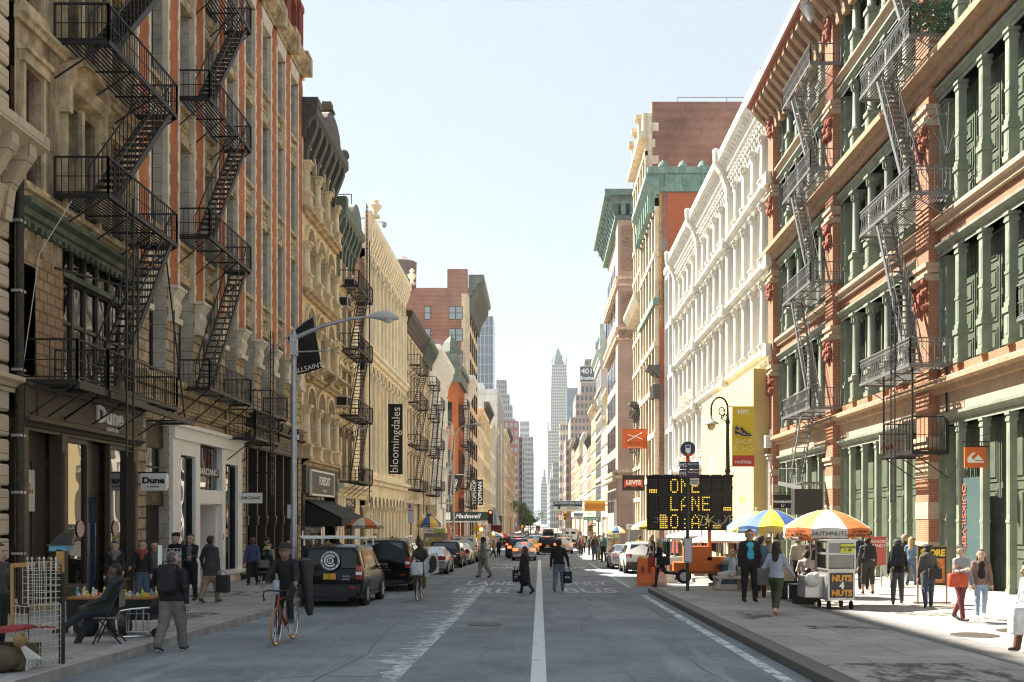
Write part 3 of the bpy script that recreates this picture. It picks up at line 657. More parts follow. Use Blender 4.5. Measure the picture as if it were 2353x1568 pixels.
# spandrels and windows
sp_ = MB(); w_ = 2.54-1.12
sp_.box(-w_/2,w_/2,.16,.5,0,1.3); sp_.box(-w_/2,w_/2,-.04,.2,1.18,1.32); sp_.box(-w_/2,w_/2,.0,.2,-.02,.3); sp_.box(-.5,.5,.12,.18,.42,1.08); sp_.box(-.36,.36,.06,.13,.5,1.0)
for s in (-1,1): sp_.ball((s*.28,.06,.75), .12, 6); sp_.ball((s*.5,.0,.14), .11, 6)
sp_.ball((0,.04,.75), .17, 6); sp_ = sp_.mesh('carved_panel', st_sand, smooth=50)
for i in range(8):
    xc = (PX[i]+PX[i+1])/2
    for s, h in ((6.55,10.0),(11.3,14.7),(16.0,19.4),(20.6,23.6)):
        win(r, xc, s, w_, h-s, .42, M('brown_sash', (.06,.045,.035), .6), gl, blind=M('pale_blind', (.26,.29,.24), .7, var=.2) if (i*7+int(s)) % 3 == 1 else None)
    for z in (10.0,14.7,19.4): put('carved_panel', sp_, r, (xc,0,z))
    b = MB()
    for k in range(-3,4): b.ext([(k*.2-.09,23.5),(k*.2+.09,23.5),(k*.27+.13,24.15),(k*.27-.13,24.15)], 'xz', -.08, .3)
    b.build('fan_lintel', st_white, r, (xc,0,0))
ledge(r, 0, W2, 6.15, .38, .32, st_sand); ledge(r, 0, W2, 5.55, .2, .2, st_sand)
b = MB(); profile(b, 0, W2+.25, 24.2, .5, .8)
for x in PX: b.box(x-.2,x+.2,-.62,0,24.2,25.1); b.box(x-.28,x+.28,-.5,.05,25.1,25.35)
b.build('cornice', st_sand, r)
for x in PX:
    b = MB()
    for s in (-.25,0,.25): b.lathe([(.08,25.3),(.08,27.6)], (x+s,-.06,0), 8)
    b.box(x-.4,x+.4,-.16,.1,27.5,27.8); b.build('shaft_cluster', br_red, r, smooth=40)
for i in range(8): win(r, (PX[i]+PX[i+1])/2, 25.2, 1.52, 2.5, .45, cor_dark, gl)
# carved rock below the ledge, side door bay
o = MB().box(.75,2.6,.3,.42,-1,5.0).box(.75,2.6,.16,.3,4.3,5.05).box(.75,2.6,.15,.3,2.45,2.95).build('side_entrance', dk_brown, r)
win(r, 1.68, 2.98, 1.3, 1.35, .18, dk_brown, gl, name='window')
MB().box(.95,2.4,.26,.3,-.8,2.4).build('door', shadow_in, o)
txt('lettering', '532', .25, M('pale_gold', (.35,.28,.16), .6, var=0), o, (1.7,.14,2.7))
t = lroot('air_conditioner', 'small box air conditioner in the window over the white square sign', Y2, cat='air conditioner', group='window air conditioners')
MB().box(1.35,2.05,-.22,.25,2.98,3.42).build('case', alu, t); MB().box(1.4,2.0,-.23,-.22,3.05,3.36).build('grille', galv, t)
# white shop
o = MB()
o.box(2.7,10.5,-.2,.1,4.65,5.05); o.box(2.62,10.58,-.3,.1,5.05,5.18)
for x0, x1 in ((2.7,3.45),(4.9,5.4),(7.9,8.3),(9.9,10.5)): o.box(x0,x1,-.12,.2,-.9,4.65)
o.box(3.45,4.9,-.1,.15,-.9,-.3); o.box(8.3,9.9,-.1,.15,-.9,-.1); o.box(8.2,10.55,-.24,.15,-.1,.02); o.box(3.45,4.9,-.1,.1,4.15,4.65); o.box(8.3,9.9,-.1,.1,4.1,4.65); o.box(5.4,7.9,-.1,.1,2.55,3.05)
o.box(5.4,5.5,.1,1.6,-.9,2.55); o.box(7.8,7.9,.1,1.6,-.9,2.55); o.box(5.4,7.9,1.5,1.6,-.9,2.55); o.box(5.4,7.9,.1,1.6,2.5,2.56)
o = o.build('shopfront', white, r)
for x0, x1, z0, z1 in ((3.5,4.85,-.25,4.1),(8.35,9.85,.06,4.05),(5.45,7.85,3.1,4.6)): MB().poly([(x0,.08,z0),(x1,.08,z0),(x1,.08,z1),(x0,.08,z1)]).build('pane', gl_shop, o)
b = MB()
for x0, x1, z0, z1 in ((3.5,4.85,-.25,4.1),(8.35,9.85,.06,4.05)): b.box(x0,x0+.05,-.02,.1,z0,z1); b.box(x1-.05,x1,-.02,.1,z0,z1)
b.build('window_frame', black, o)
MB().box(5.4,7.9,.02,.06,3.55,3.85).build('name_strip', black, o); txt('lettering', 'MARCIANO', .34, white, o, (6.65,.015,3.70), sx=1.25)
MB().lathe([(.16,0),(.16,.02),(.1,.03),(.1,.25),(.14,.26),(.14,.3)], (10.25,-.45,-.3), 10, axis='y').build('standpipe', M('dark_green_iron', (.02,.035,.028), .5), o)
MB().box(9.55,9.85,-.25,-.24,-.7,-.25).box(7.95,8.1,-.125,-.12,1.2,1.45).build('sticker', M('red_white_label', (.5,.3,.28), .6, var=.5, vs=30), o)
MB().box(5.6,7.9,-.9,1.4,-.9,-.42).build('step', dk_brown, o)
# dark shop on the far half
o = MB().box(11.3,20.5,-.14,.1,4.95,5.65); profile(o, 11.2, 20.6, 5.6, .4, .3)
for i in range(6): o.ext([(.02,5.0+1),(-.3,5.9),(-.4,6.15),(-.34,6.3),(.02,6.3)], 'yz', 11.5+i*1.5, 12.6+i*1.5)
o.box(11.4,20.4,.3,.45,-1,4.95)
for i in range(7): x = 11.5+i*1.47; o.box(x-.09,x+.09,-.02,.3,-1,1.7); o.box(x-.07,x+.07,-.02,.3,1.7,4.95)
o = o.build('shopfront', dk_brown, r)
b = MB()
for i in range(7): x = 11.5+i*1.47; b.box(x-.13,x+.13,-.1,.0,2.0,2.12); b.box(x-.1,x+.1,-.08,0,1.75,2.0); b.box(x-.075,x+.075,-.05,0,2.12,4.95)
b.build('post', dk_bronze, o)
for i in range(6): x = 11.6+i*1.47; MB().poly([(x,.28,-.3),(x+1.27,.28,-.3),(x+1.27,.28,4.8),(x,.28,4.8)]).build('pane', gl_black, o)
MB().box(11.45,20.4,-.2,-.15,5.02,5.6).build('fascia', M('grey_stone_fascia', (.17,.15,.125), .8, var=.3), o); txt('lettering', 'ALLSAINTS SPITALFIELDS', .55, txt_k, o, (15.6,-.2,5.3), sx=1.05, bold=.012)
MB().bar((11.6,-.1,3.9),(11.6,-1.1,3.9),.08).bar((11.6,-1.0,3.9),(11.6,-1.0,3.3),.03).lathe([(.05,2.9),(.12,3.0),(.12,3.3),(.05,3.4)], (11.6,-1.0,0), 8).build('lantern_bracket', iron, o)
FE2 = lroot('fire_escape', 'black iron fire escape on the orange brick building, over the white shop', Y2, cat='fire escape', group='fire escapes on the left-hand fronts')
fire_escape(FE2, 3.5, 8.4, 1.05, [6.35, 11.4, 16.0, 20.5, 25.0], iron, up=1, run=4.1, dense=1, st=.15)
b = MB(); slat_platform(b, 8.6, 12.2, 1.15, 5.1); slat_platform(b, 11.2, 14.0, 1.05, 6.3); b.build('platform', iron, FE2)
b = MB(); railing(b, 8.6, 12.2, 1.15, 5.1, h=1.1); railing(b, 11.2, 14.0, 1.05, 6.3); b.build('railing', iron, FE2)
b = MB(); ladder(b, 10.9, -1.2, 2.9, 9.6, .4, along='x'); b.build('ladder', iron, FE2)
# --- cream columned building
Y3 = 51.8; W3 = 8.4
r = lroot('columned_building', 'cream building with stacked round-arched windows between columns and a dark bracketed cornice with a finial', Y3)
FL3 = [(4.95,9.2),(9.35,13.4),(13.6,17.5),(17.75,21.6)]
ops = []; bx = [.45+2.5*i for i in range(4)]
for a, c in FL3: ops += [(bx[i]+.3, bx[i+1]-.3, a+.9, c-.45) for i in range(3)]
ops.append((.4,8.0,-1.2,3.3))
b = MB(); wall(b, 0, W3, -1.5, 21.8, ops, 0, .5); body(b, 0, W3, -1.5, 22.6, 12, .6)
for o in ops[:-1]: arch_fill(b, (o[0]+o[1])/2, o[1]-o[0], o[3], 0, .4)
b.build('wall', st_cream, r)
for a, c in FL3:
    for i in range(3):
        win(r, (bx[i]+bx[i+1])/2, a+.9, 1.9, c-.45-a-.9, .4, dk_bronze, gl, cols=2); hood(r, (bx[i]+bx[i+1])/2, c-.42, 1.9, st_cream, 'arch', p=.3)
    for x in bx: column(r, x, -.12, a+.1, c-a-1.5, .24, st_cream, ped=.75)
    ledge(r, 0, W3, a-.22, .34, .45, st_sand)
b = MB()
for x in (1.0, 4.2): b.ext([(.02,9.0),(-.5,9.25),(-.9,9.6),(-.9,9.75),(.02,9.75)], 'yz', x, x+.4)
profile(b, 2.8, 8.6, 9.55, .9, .35); b.build('balcony_hood', st_sand, r)
cornice(r, 0, W3, 21.3, 1.65, .8, cor_dark, n=7, bw=.45, bh=.75)
b = MB(); b.ext([(4.2+1.9*math.cos(math.pi*i/10), 22.9+1.1*math.sin(math.pi*i/10)) for i in range(11)], 'xz', -.8, -.2); b.box(3.9,4.5,-.7,-.2,23.9,24.7); b.box(3.8,4.6,-.8,-.1,24.2,24.32); b.ball((8.0,-.6,23.2), .34, 8); b.box(-.1,.9,-.85,0,22.9,23.3); b.build('pediment', cor_dark, r)
o = MB().box(.1,8.3,-.2,.1,3.3,5.0); profile(o, 0, 8.4, 4.75, .35, .3); 
for x in (.2,8.2): o.box(x-.2,x+.2,-.1,.2,-1.3,3.3)
o = o.build('shopfront', M('dark_olive_paint', (.05,.048,.035), .6), r)
MB().box(.9,6.6,-.3,-.22,3.3,4.45).build('sign_panel', M('dark_grey_sign', (.07,.068,.062), .6), o)
b = MB()
for q in ((.8,6.7,4.45,4.55),(.8,6.7,3.2,3.3)): b.box(q[0],q[1],-.34,-.22,q[2],q[3])
b.box(.8,.9,-.34,-.22,3.3,4.45); b.box(6.6,6.7,-.34,-.22,3.3,4.45); b.build('sign_frame', white, o)
txt('lettering', 'FORECAST', .62, txt_w, o, (4.2,-.31,4.0), bold=.02, sx=.95); txt('lettering', 'Footwear', .3, txt_w, o, (4.2,-.31,3.52))
for i in range(4): MB().poly([(.6+i*1.9,.2,-.9),(2.4+i*1.9,.2,-.9),(2.4+i*1.9,.2,3.2),(.6+i*1.9,.2,3.2)]).build('pane', gl_shop, o)
b = MB()
for k in range(5): b.box(.8+k*.33,1.0+k*.33,.1,.18,1.9,2.6)
b.box(.7,3.4,.05,.2,1.75,1.83); b.build('display_shelf', M('boot_display', (.38,.26,.15), .7, var=.6, vs=9), o)
t = lroot('awning', 'black sloping shop awning under the framed shoe shop sign', Y3, cat='awning')
b = MB(); b.ext([(0,3.0),(-1.9,2.05),(-1.9,1.6),(-1.86,1.6),(-1.86,2.0),(0,2.9)], 'yz', .7, 7.6); b.poly([(.7,0,3.0),(.7,-1.9,2.05),(.7,-1.9,1.6),(.7,0,1.6)]); b.poly([(7.6,0,3.0),(7.6,0,1.6),(7.6,-1.9,1.6),(7.6,-1.9,2.05)]); b.build('canvas', M('black_canvas', (.022,.020,.019), .8, var=.25, vs=2), t)
txt('lettering', 'FORECAST', .34, M('grey_lettering', (.30,.29,.27), .7, var=0), t, (4.2,-1.91,1.82))
# --- building with the grey-green cornice
Y4 = 60.2; W4 = 6.2
r = lroot('green_cornice_building', 'narrow cream building with hooded windows and a grey-green arched bracket cornice', Y4)
ops = []
FL4 = [(8.7,11.2),(12.7,15.2),(16.4,18.6)]
for s, h in FL4: ops += [(.5+1.85*i,1.7+1.85*i,s,h) for i in range(3)]
ops += [(.45+1.85*i,1.8+1.85*i,4.4,7.6) for i in range(3)] + [(2.2,5.9,-1.4,2.6)]
b = MB(); wall(b, 0, W4, -1.6, 19, ops, 0, .4); body(b, 0, W4, -1.6, 20.5, 12, .5)
for i in range(3): arch_fill(b, 1.125+1.85*i, 1.35, 7.6, 0, .35)
b.build('wall', st_cream, r)
for s, h in FL4:
    for i in range(3): win(r, 1.1+1.85*i, s, 1.2, h-s, .3, dk_bronze, gl); hood(r, 1.1+1.85*i, h+.05, 1.2, st_cream, 'gable' if h < 12 else 'flat')
    ledge(r, 0, W4, s-.45, .25, .25, st_cream)
for i in range(3): win(r, 1.125+1.85*i, 4.4, 1.35, 3.2, .3, dk_brown, gl); hood(r, 1.125+1.85*i, 7.62, 1.35, st_sand, 'arch')
cornice(r, 0, W4, 18.8, 1.6, .7, cor_green, n=6, bw=.3, bh=.7, dent=14)
b = MB(); b.ext([(3.6+1.5*math.cos(math.pi*i/10), 20.35+1.15*math.sin(math.pi*i/10)) for i in range(11)], 'xz', -.7, -.1); b.box(-.05,.6,-.7,.2,20.35,20.95); b.build('pediment', cor_green, r)
cornice(r, 0, 10.2, 3.35, .75, .6, st_cream2, dent=30, name='shop_cornice')
b = MB()
for x in (.3,1.2,2.0,6.0): b.box(x-.22,x+.22,-.15,.1,-1.4,2.7); b.box(x-.28,x+.28,-.22,.1,2.7,3.3)
b.build('pilaster', st_cream2, r)
o = MB().box(2.2,5.9,.2,.3,-1.4,2.6).box(2.2,5.9,-.16,.1,2.6,3.25).build('shopfront', black, r); txt('lettering', 'MAC', .5, txt_w, o, (4,-.17,2.95), sx=2.4)
for x in (2.9,3.9,4.9): MB().lathe([(.22,-1.4),(.22,2.6)], (x,.05,0), 12).build('post', dk_brown, o, smooth=40)
b = MB(); b.box(5.6,10.3,.35,12,-1.6,21.2); b.build('chimney_wall', brick('pale_red_brick', (.44,.22,.12), (.38,.19,.11), (.50,.36,.25), .3, .11, var=.3, ms=.012), r); 
b = MB(); b.box(6.21,10.2,.3,.34,-1.6,15.0); b.build('painted_wall', st_cream2, r)
b = MB(); railing(b, 5.2, 10.4, -1.0, 21.2, h=1.5, st=.35, ends=(1,1)); b.build('roof_railing', iron, r)
FE4 = lroot('fire_escape', 'black iron fire escape below the grey-green arched cornice', Y4, cat='fire escape', group='fire escapes on the left-hand fronts')
fire_escape(FE4, 1.4, 6.6, 1.15, [4.2, 8.2, 12.2, 16.0], iron, up=1, run=3.4, st=.2); b = MB(); ladder(b, 6.0, -.9, 16, 22.3, .5); b.bar((6.3,-1.0,3),(6.3,-1.0,20),.06); b.build('ladder', iron, FE4)
for z, x, lab in ((9.1,.5,'white box air conditioner sticking out above the black awning'), (15.0,.6,'pale air conditioner high on the narrow cream front'), (16.6,2.9,'air conditioner behind the top fire escape railing')):
    t = lroot('air_conditioner', lab, Y4, cat='air conditioner', group='window air conditioners'); MB().box(x-.4,x+.4,-.75,.2,z-.5,z+.15).build('case', alu, t); MB().box(x-.34,x+.34,-.765,-.75,z-.42,z+.08).box(x-.41,x-.4,-.68,-.1,z-.42,z+.05).build('grille', shadow_in, t)
# --- pale building with slim double-height columns
Y5 = 70.6; W5 = 20.9; nb = 11; bw = W5/nb
r = lroot('slim_column_building', 'pale cream building of slim double-height columns and small arches with urns on its cornice', Y5)
ops = []
for a, c in ((5.6,12.9),(14.4,20.7)): ops += [(bw*i+.28, bw*(i+1)-.28, a, c) for i in range(nb)]
ops += [(bw*i+.25, bw*(i+1)-.25, -1.5, 3.6) for i in range(nb)]
b = MB(); wall(b, 0, W5, -1.8, 22, ops, 0, .5); body(b, 0, W5, -1.8, 22.6, 12, .6)
for o in ops: arch_fill(b, (o[0]+o[1])/2, o[1]-o[0], o[3], 0, .45, n=6)
b.box(-.05,.5,-.5,0,21.2,23.2); b.box(0,.45,-.25,0,-1.8,21.2); b.build('wall', st_cream2, r)
for a, c in ((5.6,12.9),(14.4,20.7)):
    for i in range(nb): win(r, bw*(i+.5), a, bw-.56, c-a, .4, st_cream2, gl, rows=3, sub=False)
    for i in range(nb+1): column(r, bw*i, -.06, a-.2, c-a-.5, .15, st_cream2, n=10)
    for i in range(nb): hood(r, bw*(i+.5), c, bw-.56, st_cream2, 'arch', p=.25)
for i in range(nb+1): column(r, bw*i, -.05, -1.6, 4.5, .2, st_cream2, n=10)
for i in range(nb): win(r, bw*(i+.5), -1.5, bw-.5, 5.1, .4, dk_bronze, gl_shop, sub=False)
for z in (4.4, 13.3): ledge(r, -.1, W5, z, .6, .5, st_cream2)
cornice(r, 0, W5, 21.3, 1.5, .6, st_cream2, n=24, bw=.4, bh=.45)
ur = MB().lathe([(.3,0),(.32,.15),(.14,.2),(.12,.35),(.38,.7),(.42,.85),(.2,.95),(.16,1.1),(.24,1.2),(.05,1.4)], (0,0,0), 10).mesh('urn', st_cream2, smooth=50)
for x in (.3, 20.5): put('urn', ur, r, (x,-.7,22.8))
MB().bar((1.6,-.4,22.9),(1.6,-1.1,22.9),.06).lathe([(.08,22.5),(.16,22.6),(.16,22.85)], (1.6,-1.1,0), 8).build('camera_bracket', galv, r)
# --- further left-hand fronts
def FEgen(Ya, x0, x1, levels, label, mat=iron, p=1.1):
    t = lroot('fire_escape', label, Ya, cat='fire escape', group='fire escapes on the left-hand fronts')
    fire_escape(t, x0, x1, p, levels, mat, far=True); b = MB(); ladder(b, x1-.4, -.7, levels[0]-2.2, levels[0]+1, .5); b.build('ladder', mat, t)
r = lroot('dark_cornice_building', 'cream front with flat window hoods under a deep plain dark cornice', 91.6)
generic(r, 13.4, 19, [(5.2,7.9),(9.3,11.9),(13.1,15.4),(16.4,18.3)], 5, st_warm, hoodk='flat', fm=dk_bronze, shop=3.4, sub=True)
cornice(r, 0, 13.4, 18.9, 1.7, .7, dk_brown, bh=.3)
FEgen(91.6, 2.0, 9.0, [4.6,8.7,12.6,16.0], 'black fire escape on the cream front with the deep dark cornice')
r = lroot('grey_cornice_building', 'narrow cream front with arched windows and a small grey cornice', 105.0)
generic(r, 8.0, 19.3, [(5.0,7.6),(9.0,11.6),(12.8,15.2),(16.2,18.4)], 4, st_warm, arch=True, fm=dk_bronze, shop=3.4, cap=(19.2,1.3,.9,cor_green,8,.3)); column(r, 7.9, -.2, -2, 5.5, .35, st_cream2, cap='square')
FEgen(105.0, 3.2, 7.6, [4.4,8.6,12.5,16], 'black fire escape on the narrow front with the small grey cornice')
r = lroot('white_iron_building', 'white cast-iron front with slim columns and a deep white cornice', 113.0)
generic(r, 19.0, 20, [(4.9,8.0),(9.6,12.6),(14.2,17.0)], 9, white, ww=.72, cols=.17, trim=white, pm=glass('grey_glass', (.18,.19,.19), 1.5), fm=white, shop=3.2, cap=(19.2,2.0,1.1,white,20,.35), margin=.3); MB().box(-.03,0,.2,12,12,20.9).build('side_wall', plaster, r)
FEgen(113.0, .6, 5.5, [5.2,9.9,14.5], 'black fire escape at the near end of the white cast-iron front')
FEgen(113.0, 9.0, 14.5, [3.8,8.0,12.5], 'white painted fire escape on the white cast-iron front', iron_white, 1.4)
# orange corner building beyond the cross street
ora = brick('orange_terracotta', (.46,.135,.045), (.41,.115,.04), (.40,.13,.05), .5, .16, var=.12, ms=.01, bump=.1)
r = thing('orange_corner_building', 'bright orange brick corner building with a dark green cap beyond the cross street', 'building', (XL, 151, 0), R(90))
b = MB(); b.box(0, 13, 0, 12, -3, 22, 0); b.build('wall', ora, r)
b = MB()
for z in (1.5, 8.5, 15.5): 
    b.box(-.08,0,.9,2.6,z,z+3.6); 
b.build('arch_window', gl, r)
for z in (1.5,8.5,15.5):
    for k in range(4): win(r, 2+k*3, z, 1.6, 3.6, -.06, black, gl, sub=False)
b = MB(); b.box(-.3,13.2,-.5,3.2,22,23.6); b.box(-.5,13.4,-.8,3.4,23.6,24.4); b.box(.2,5,0,2.6,24.4,26.4); b.lathe([(1.6,26.4),(1.7,26.6),(1.0,28.2),(.2,29),(.05,30)], (1.6,1.2,0), 4); b.build('roof_cap', cor_green, r)
FEgen(151.0, 4, 9, [6.5,13.0,19], 'black fire escape on the orange corner building')
r = lroot('white_cornice_building', 'white front with a curved white cornice next to the orange corner building', 164)
generic(r, 9, 22.5, [(4.4,7.4),(9,12),(13.5,16.2),(17.5,20)], 3, white, fm=dk_bronze, cap=(22.3,2.6,1.6,white,6,.4), shop=2.5)
FEgen(164, 1, 7.5, [3.8,8.5,13,17], 'black fire escape on the white front with the curved cornice')
# tall brown brick building with water tank
r = lroot('tall_brick_building', 'tall brown brick building with paired windows in its bare side wall and a rooftop tank', 173.5)
b = MB(); b.box(0, 24, 0, 26, -3, 41.0); b.box(0,1.2,0.2,3.6,41,44.2); b.build('side_wall', br_far2, r)
b = MB(); b.box(-.02,24,-.12,0,-3,41); b.box(-.06,-.02,-.14,1.2,-3,40); b.build('front_wall', st_warm, r)
for k in range(6):
    z = 35.6-k*3.75
    for y in (2.15, 6.95, 13.5):
        o = MB(); ww_ = 2.35 if y < 5 else 1.15
        o.box(-.1,0,y-ww_/2,y+ww_/2,z,z+2.25); o = o.build('window', cor_dark, r); p = MB()
        for q in range(2 if ww_ > 2 else 1):
            for h in (0,1): a = y-ww_/2+.11+q*(ww_/2); c = a+(ww_/2-.2 if ww_ > 2 else ww_-.22); p.poly([(-.105,a,z+.1+h*1.08),(-.105,c,z+.1+h*1.08),(-.105,c,z+1.06+h*1.08),(-.105,a,z+1.06+h*1.08)])
        p.build('pane', glass('sky_glass', (.30,.36,.40), 1.8, .05), o)
for k in range(9):
    for i in range(4): win(r, 3+i*5.4, -1+k*4.5, 3.2, 3.2, -.2, black, gl, cols=2, sub=False)
cornice(r, 0, 24, 39.6, 3.6, 2.6, cor_green, n=14, bw=.6)
b = MB(); b.lathe([(2.4,42.2),(2.5,46.6),(2.6,46.7),(.5,47.8),(.1,48)], (6,12,0), 12)
for s in (-1,1):
    for q in (-1,1): b.box(6+s*1.7-.15,6+s*1.7+.15,12+q*1.7-.15,12+q*1.7+.15,41,42.3)
b.build('water_tank', M('grey_tank_wood', (.17,.15,.145), .8, var=.3, vs=1), r)
MB().bar((2,20.5,41),(2,20.5,43),.12).bar((5,15,41),(5.6,14,46),.12).build('roof_pole', iron, r)
# ================================================================= right side
gpaint = M('sage_green_paint', (.235,.27,.212), .6, var=.22, vs=1.5, streak=.18)
gdark = M('deep_green_paint', (.08,.105,.07), .65, var=.25, vs=2, streak=.2)
br_sun = brick('red_orange_brick', (.39,.165,.09), (.31,.12,.065), (.44,.27,.18), .22, .075, var=.3, ms=.008, bump=.25)
st_brown = M('brownstone_trim', (.38,.25,.155), .85, var=.25, vs=3, bump=.3, bs=14)
st_pink = M('pale_brownstone', (.47,.35,.25), .85, var=.15, vs=2)
YB = 63.6; WB = 45.0
r = rroot('green_iron_building', 'red brick building with sage green iron columns, shutters and stone ledges filling the right side', YB)
PXR = [1.35, 13.9, 26.0, 38.6]; bays = [(2.0,13.25),(14.55,25.35),(26.65,37.95),(39.25,45.0)]
FLR = [(-1.2,5.3),(7.35,11.4),(12.95,17.0),(18.6,22.05),(23.1,26.3)]
ops = [(a,c,s,h) for s,h in FLR for a,c in bays]
b = MB(); wall(b, 0, WB, -1.5, 28, ops, 0, .9, 0, 1); body(b, 0, WB, -1.5, 28.3, 16, 1.0)
b.build('wall', [br_sun, gpaint], r)
# brick piers with stone bands
for x in PXR:
    b = MB(); b.box(x-.62,x+.62,-.36,.0,-1.5,26.5,0)
    for z in (.55,2.0,3.45): b.box(x-.64,x+.64,-.38,0,z,z+.62,1)
    for z in (4.6,10.9,16.6,21.7): b.box(x-.66,x+.66,-.42,0,z,z+.2,1); b.box(x-.72,x+.72,-.5,0,z+.2,z+.36,1)
    for z in (9.6,15.2,20.4,25.2):
        for k in range(14): b.ball((x-.5+rnd.random(),-.42,z+rnd.random()*1.0), .17, 5, 2)
        b.ext([(.0,z+1.0),(-.42,z+1.0),(-.56,z+1.12),(-.56,z+1.24),(0,z+1.24)], 'yz', x-.7, x+.7, 1)
    b.build('pier', [br_sun, st_pink, br_red], r, smooth=35)
def shutter_mesh(w, h, mat, n):
    b = MB(); b.box(-w/2,w/2,.03,.1,0,h); ph = h/n
    for i in range(n):
        z0, z1 = ph*i+.12, ph*(i+1)-.1
        b.box(-w/2+.1,-w/2+.16,0,.03,z0,z1); b.box(w/2-.16,w/2-.1,0,.03,z0,z1); b.box(-w/2+.16,w/2-.16,0,.03,z1-.06,z1); b.box(-w/2+.16,w/2-.16,0,.03,z0,z0+.06); b.box(-w/2+.24,w/2-.24,-.005,.03,z0+.15,z1-.15)
    return b.mesh('shutter', mat)
ncol = [4,4,5,3]; _sm = {}
for fi, (s, h) in enumerate(FLR):
    for bi, (a, c) in enumerate(bays):
        n = ncol[bi] + (1 if fi == 0 and bi == 1 else 0); st = (c-a)/(n+1); rd = bi in (0,1) and fi > 0
        for k in range(n+2):
            x = a+st*k if 0 < k <= n else (a+.2 if k == 0 else c-.2)
            if 0 < k <= n:
                column(r, x, .03 if not rd else .12, s, h-s, .2 if rd else (.115 if fi == 0 else .14), gpaint, ped=1.15 if fi else .9, cap='round' if rd else 'square')
            else: column(r, x, .3, s, h-s, .18, gpaint, ped=1.0, cap='square')
        for k in range(n+1):
            x = a+st*(k+.5); w_ = st-.1; ky = (round(w_,2), round(h-s,2), fi == 0)
            if ky not in _sm: _sm[ky] = shutter_mesh(w_, h-s-.05, gdark, 4 if fi else 3)
            if rd: win(r, x, s, w_*.86, h-s-.1, .6, gpaint, gl, sub=True, blind=None)
            else: put('shutter', _sm[ky], r, (x,.5,s))
    for bi, (a, c) in enumerate(bays):
        b = MB(); b.box(a,c,-.02,.5,h,h+.16); b.ext([(.3,h+.16),(-.06,h+.16),(-.1,h+.24),(-.2,h+.32),(-.2,h+.42),(.3,h+.42)], 'yz', a, c); b.build('iron_beam', gpaint, r)
for z, hh, p, m_ in ((6.45,.5,.5,st_brown),(12.35,.45,.3,st_pink),(17.6,.85,.75,st_brown),(22.7,.35,.3,st_pink)):
    ledge(r, 0, WB, z, hh, p, m_, name='stone_ledge')
b = MB().box(0,WB,-.03,.02,5.75,6.5); b.build('stone_band', st_pink, r)
cornice(r, 0, WB, 26.5, 1.4, 1.5, br_red, n=46, bw=.45, bh=.75, m2=st_brown)
b = MB(); b.box(-.1,WB,-1.55,-1.4,27.6,28.1); b.build('gutter', M('pale_gutter', (.5,.5,.48), .5), r)
# shop glass and sill base on the ground floor
b = MB().box(0,WB,-.3,.9,-1.6,-.55); b.build('stone_base', st_pink, r)
MB().poly([(30.3,.55,-.5),(33.3,.55,-.5),(33.3,.55,3.2),(30.3,.55,3.2)]).build('shop_window', glass('teal_shop_glass', (.06,.11,.11), 1.6), r)
MB().box(28.6,30.2,.02,.06,-.5,3.4).build('glass_panel', glass('pale_teal_glass', (.075,.12,.125), 1.5), r); txt('lettering', 'QUIKSILVER', .42, M('coral_lettering', (.6,.14,.08), .6, var=0), r, (28.85,.0,2.1), rot=(R(90),R(90),0))
MB().box(34.1,34.5,.3,.5,-.5,4.4).build('plywood_strip', M('plywood', (.55,.38,.16), .7), r)
FA = rroot('fire_escape', 'grey iron fire escape with plain bars at the far end of the green columned building', YB, cat='fire escape', group='fire escapes on the right-hand front')
fire_escape(FA, 9.2, 14.8, 1.5, [7.3,13.3,18.7,23.7], iron_grey, up=-1, run=3.6, st=.13, sy=(-1.42,-.9)); 
b = MB(); stair(b, 10.4, 3.9, 12.8, 7.3, -1.4,-.8); b.bar((8.4,-1.5,3.9),(13.4,-1.5,3.5),.1,.2); b.box(8.4,13.4,-1.5,-.4,3.75,3.8); b.bar((8.4,-1.5,4.7),(12.5,-1.5,4.5),.04)
for k in range(8): b.bar((8.4+k*.6,-1.5,3.8),(8.4+k*.6,-1.5,4.7),.03)
b.build('drop_stair', iron_grey, FA)
b = MB()
for k in range(14): a = -.2+k*.14; b.bar((14.8,-1.5,25.6),(14.8-.2+1.9*math.cos(a+1.2),-1.5+1.2*0,25.6+1.9*math.sin(a+.3)),.022)
b.build('spike_fan', iron_grey, FA)
t = rroot('sign_box', 'blank dark box hanging under the drop stair of the far fire escape', YB, cat='box'); MB().box(12.9,13.6,-1.95,-.6,2.2,3.45).build('case', M('dark_sign_box', (.03,.028,.026), .6), t)
b = MB().bar((13.2,-1.5,3.45),(13.2,-1.5,3.78),.04).bar((13.2,-.9,3.45),(13.2,-.9,3.78),.04); b.build('hanger', iron, t)
FB = rroot('fire_escape', 'grey iron fire escape with scrolled ornamental railings on the green columned building', YB, cat='fire escape', group='fire escapes on the right-hand front')
fire_escape(FB, 22.2, 27.8, 1.45, [7.4,13.4,18.95,24.2], iron_grey, up=-1, run=3.2, ornate=True, st=.24, sy=(-1.4,-.85))
b = MB(); slat_platform(b, 24.6, 27.6, 1.3, 4.35); b.build('platform', iron, FB)
b = MB(); railing(b, 24.6, 27.6, 1.3, 4.35, st=.14, h=1.25); b.bar((24.6,-1.3,4.3),(24.6,-1.3,7.4),.06); b.bar((27.6,-1.3,4.3),(27.6,-1.3,7.4),.06); b.bar((27.6,-.1,4.3),(27.6,-.1,7.4),.06); b.build('railing', iron, FB)
b = MB(); ladder(b, 26.2, -1.5, 2.6, 10.2, .42); b.build('ladder', iron, FB)
b = MB(); 
for k in range(9): a = R(8+k*17); b.bar((27.75,-.15,14.7),(27.75,-.15-1.6*math.cos(a),14.7+1.9*math.sin(a)),.02)
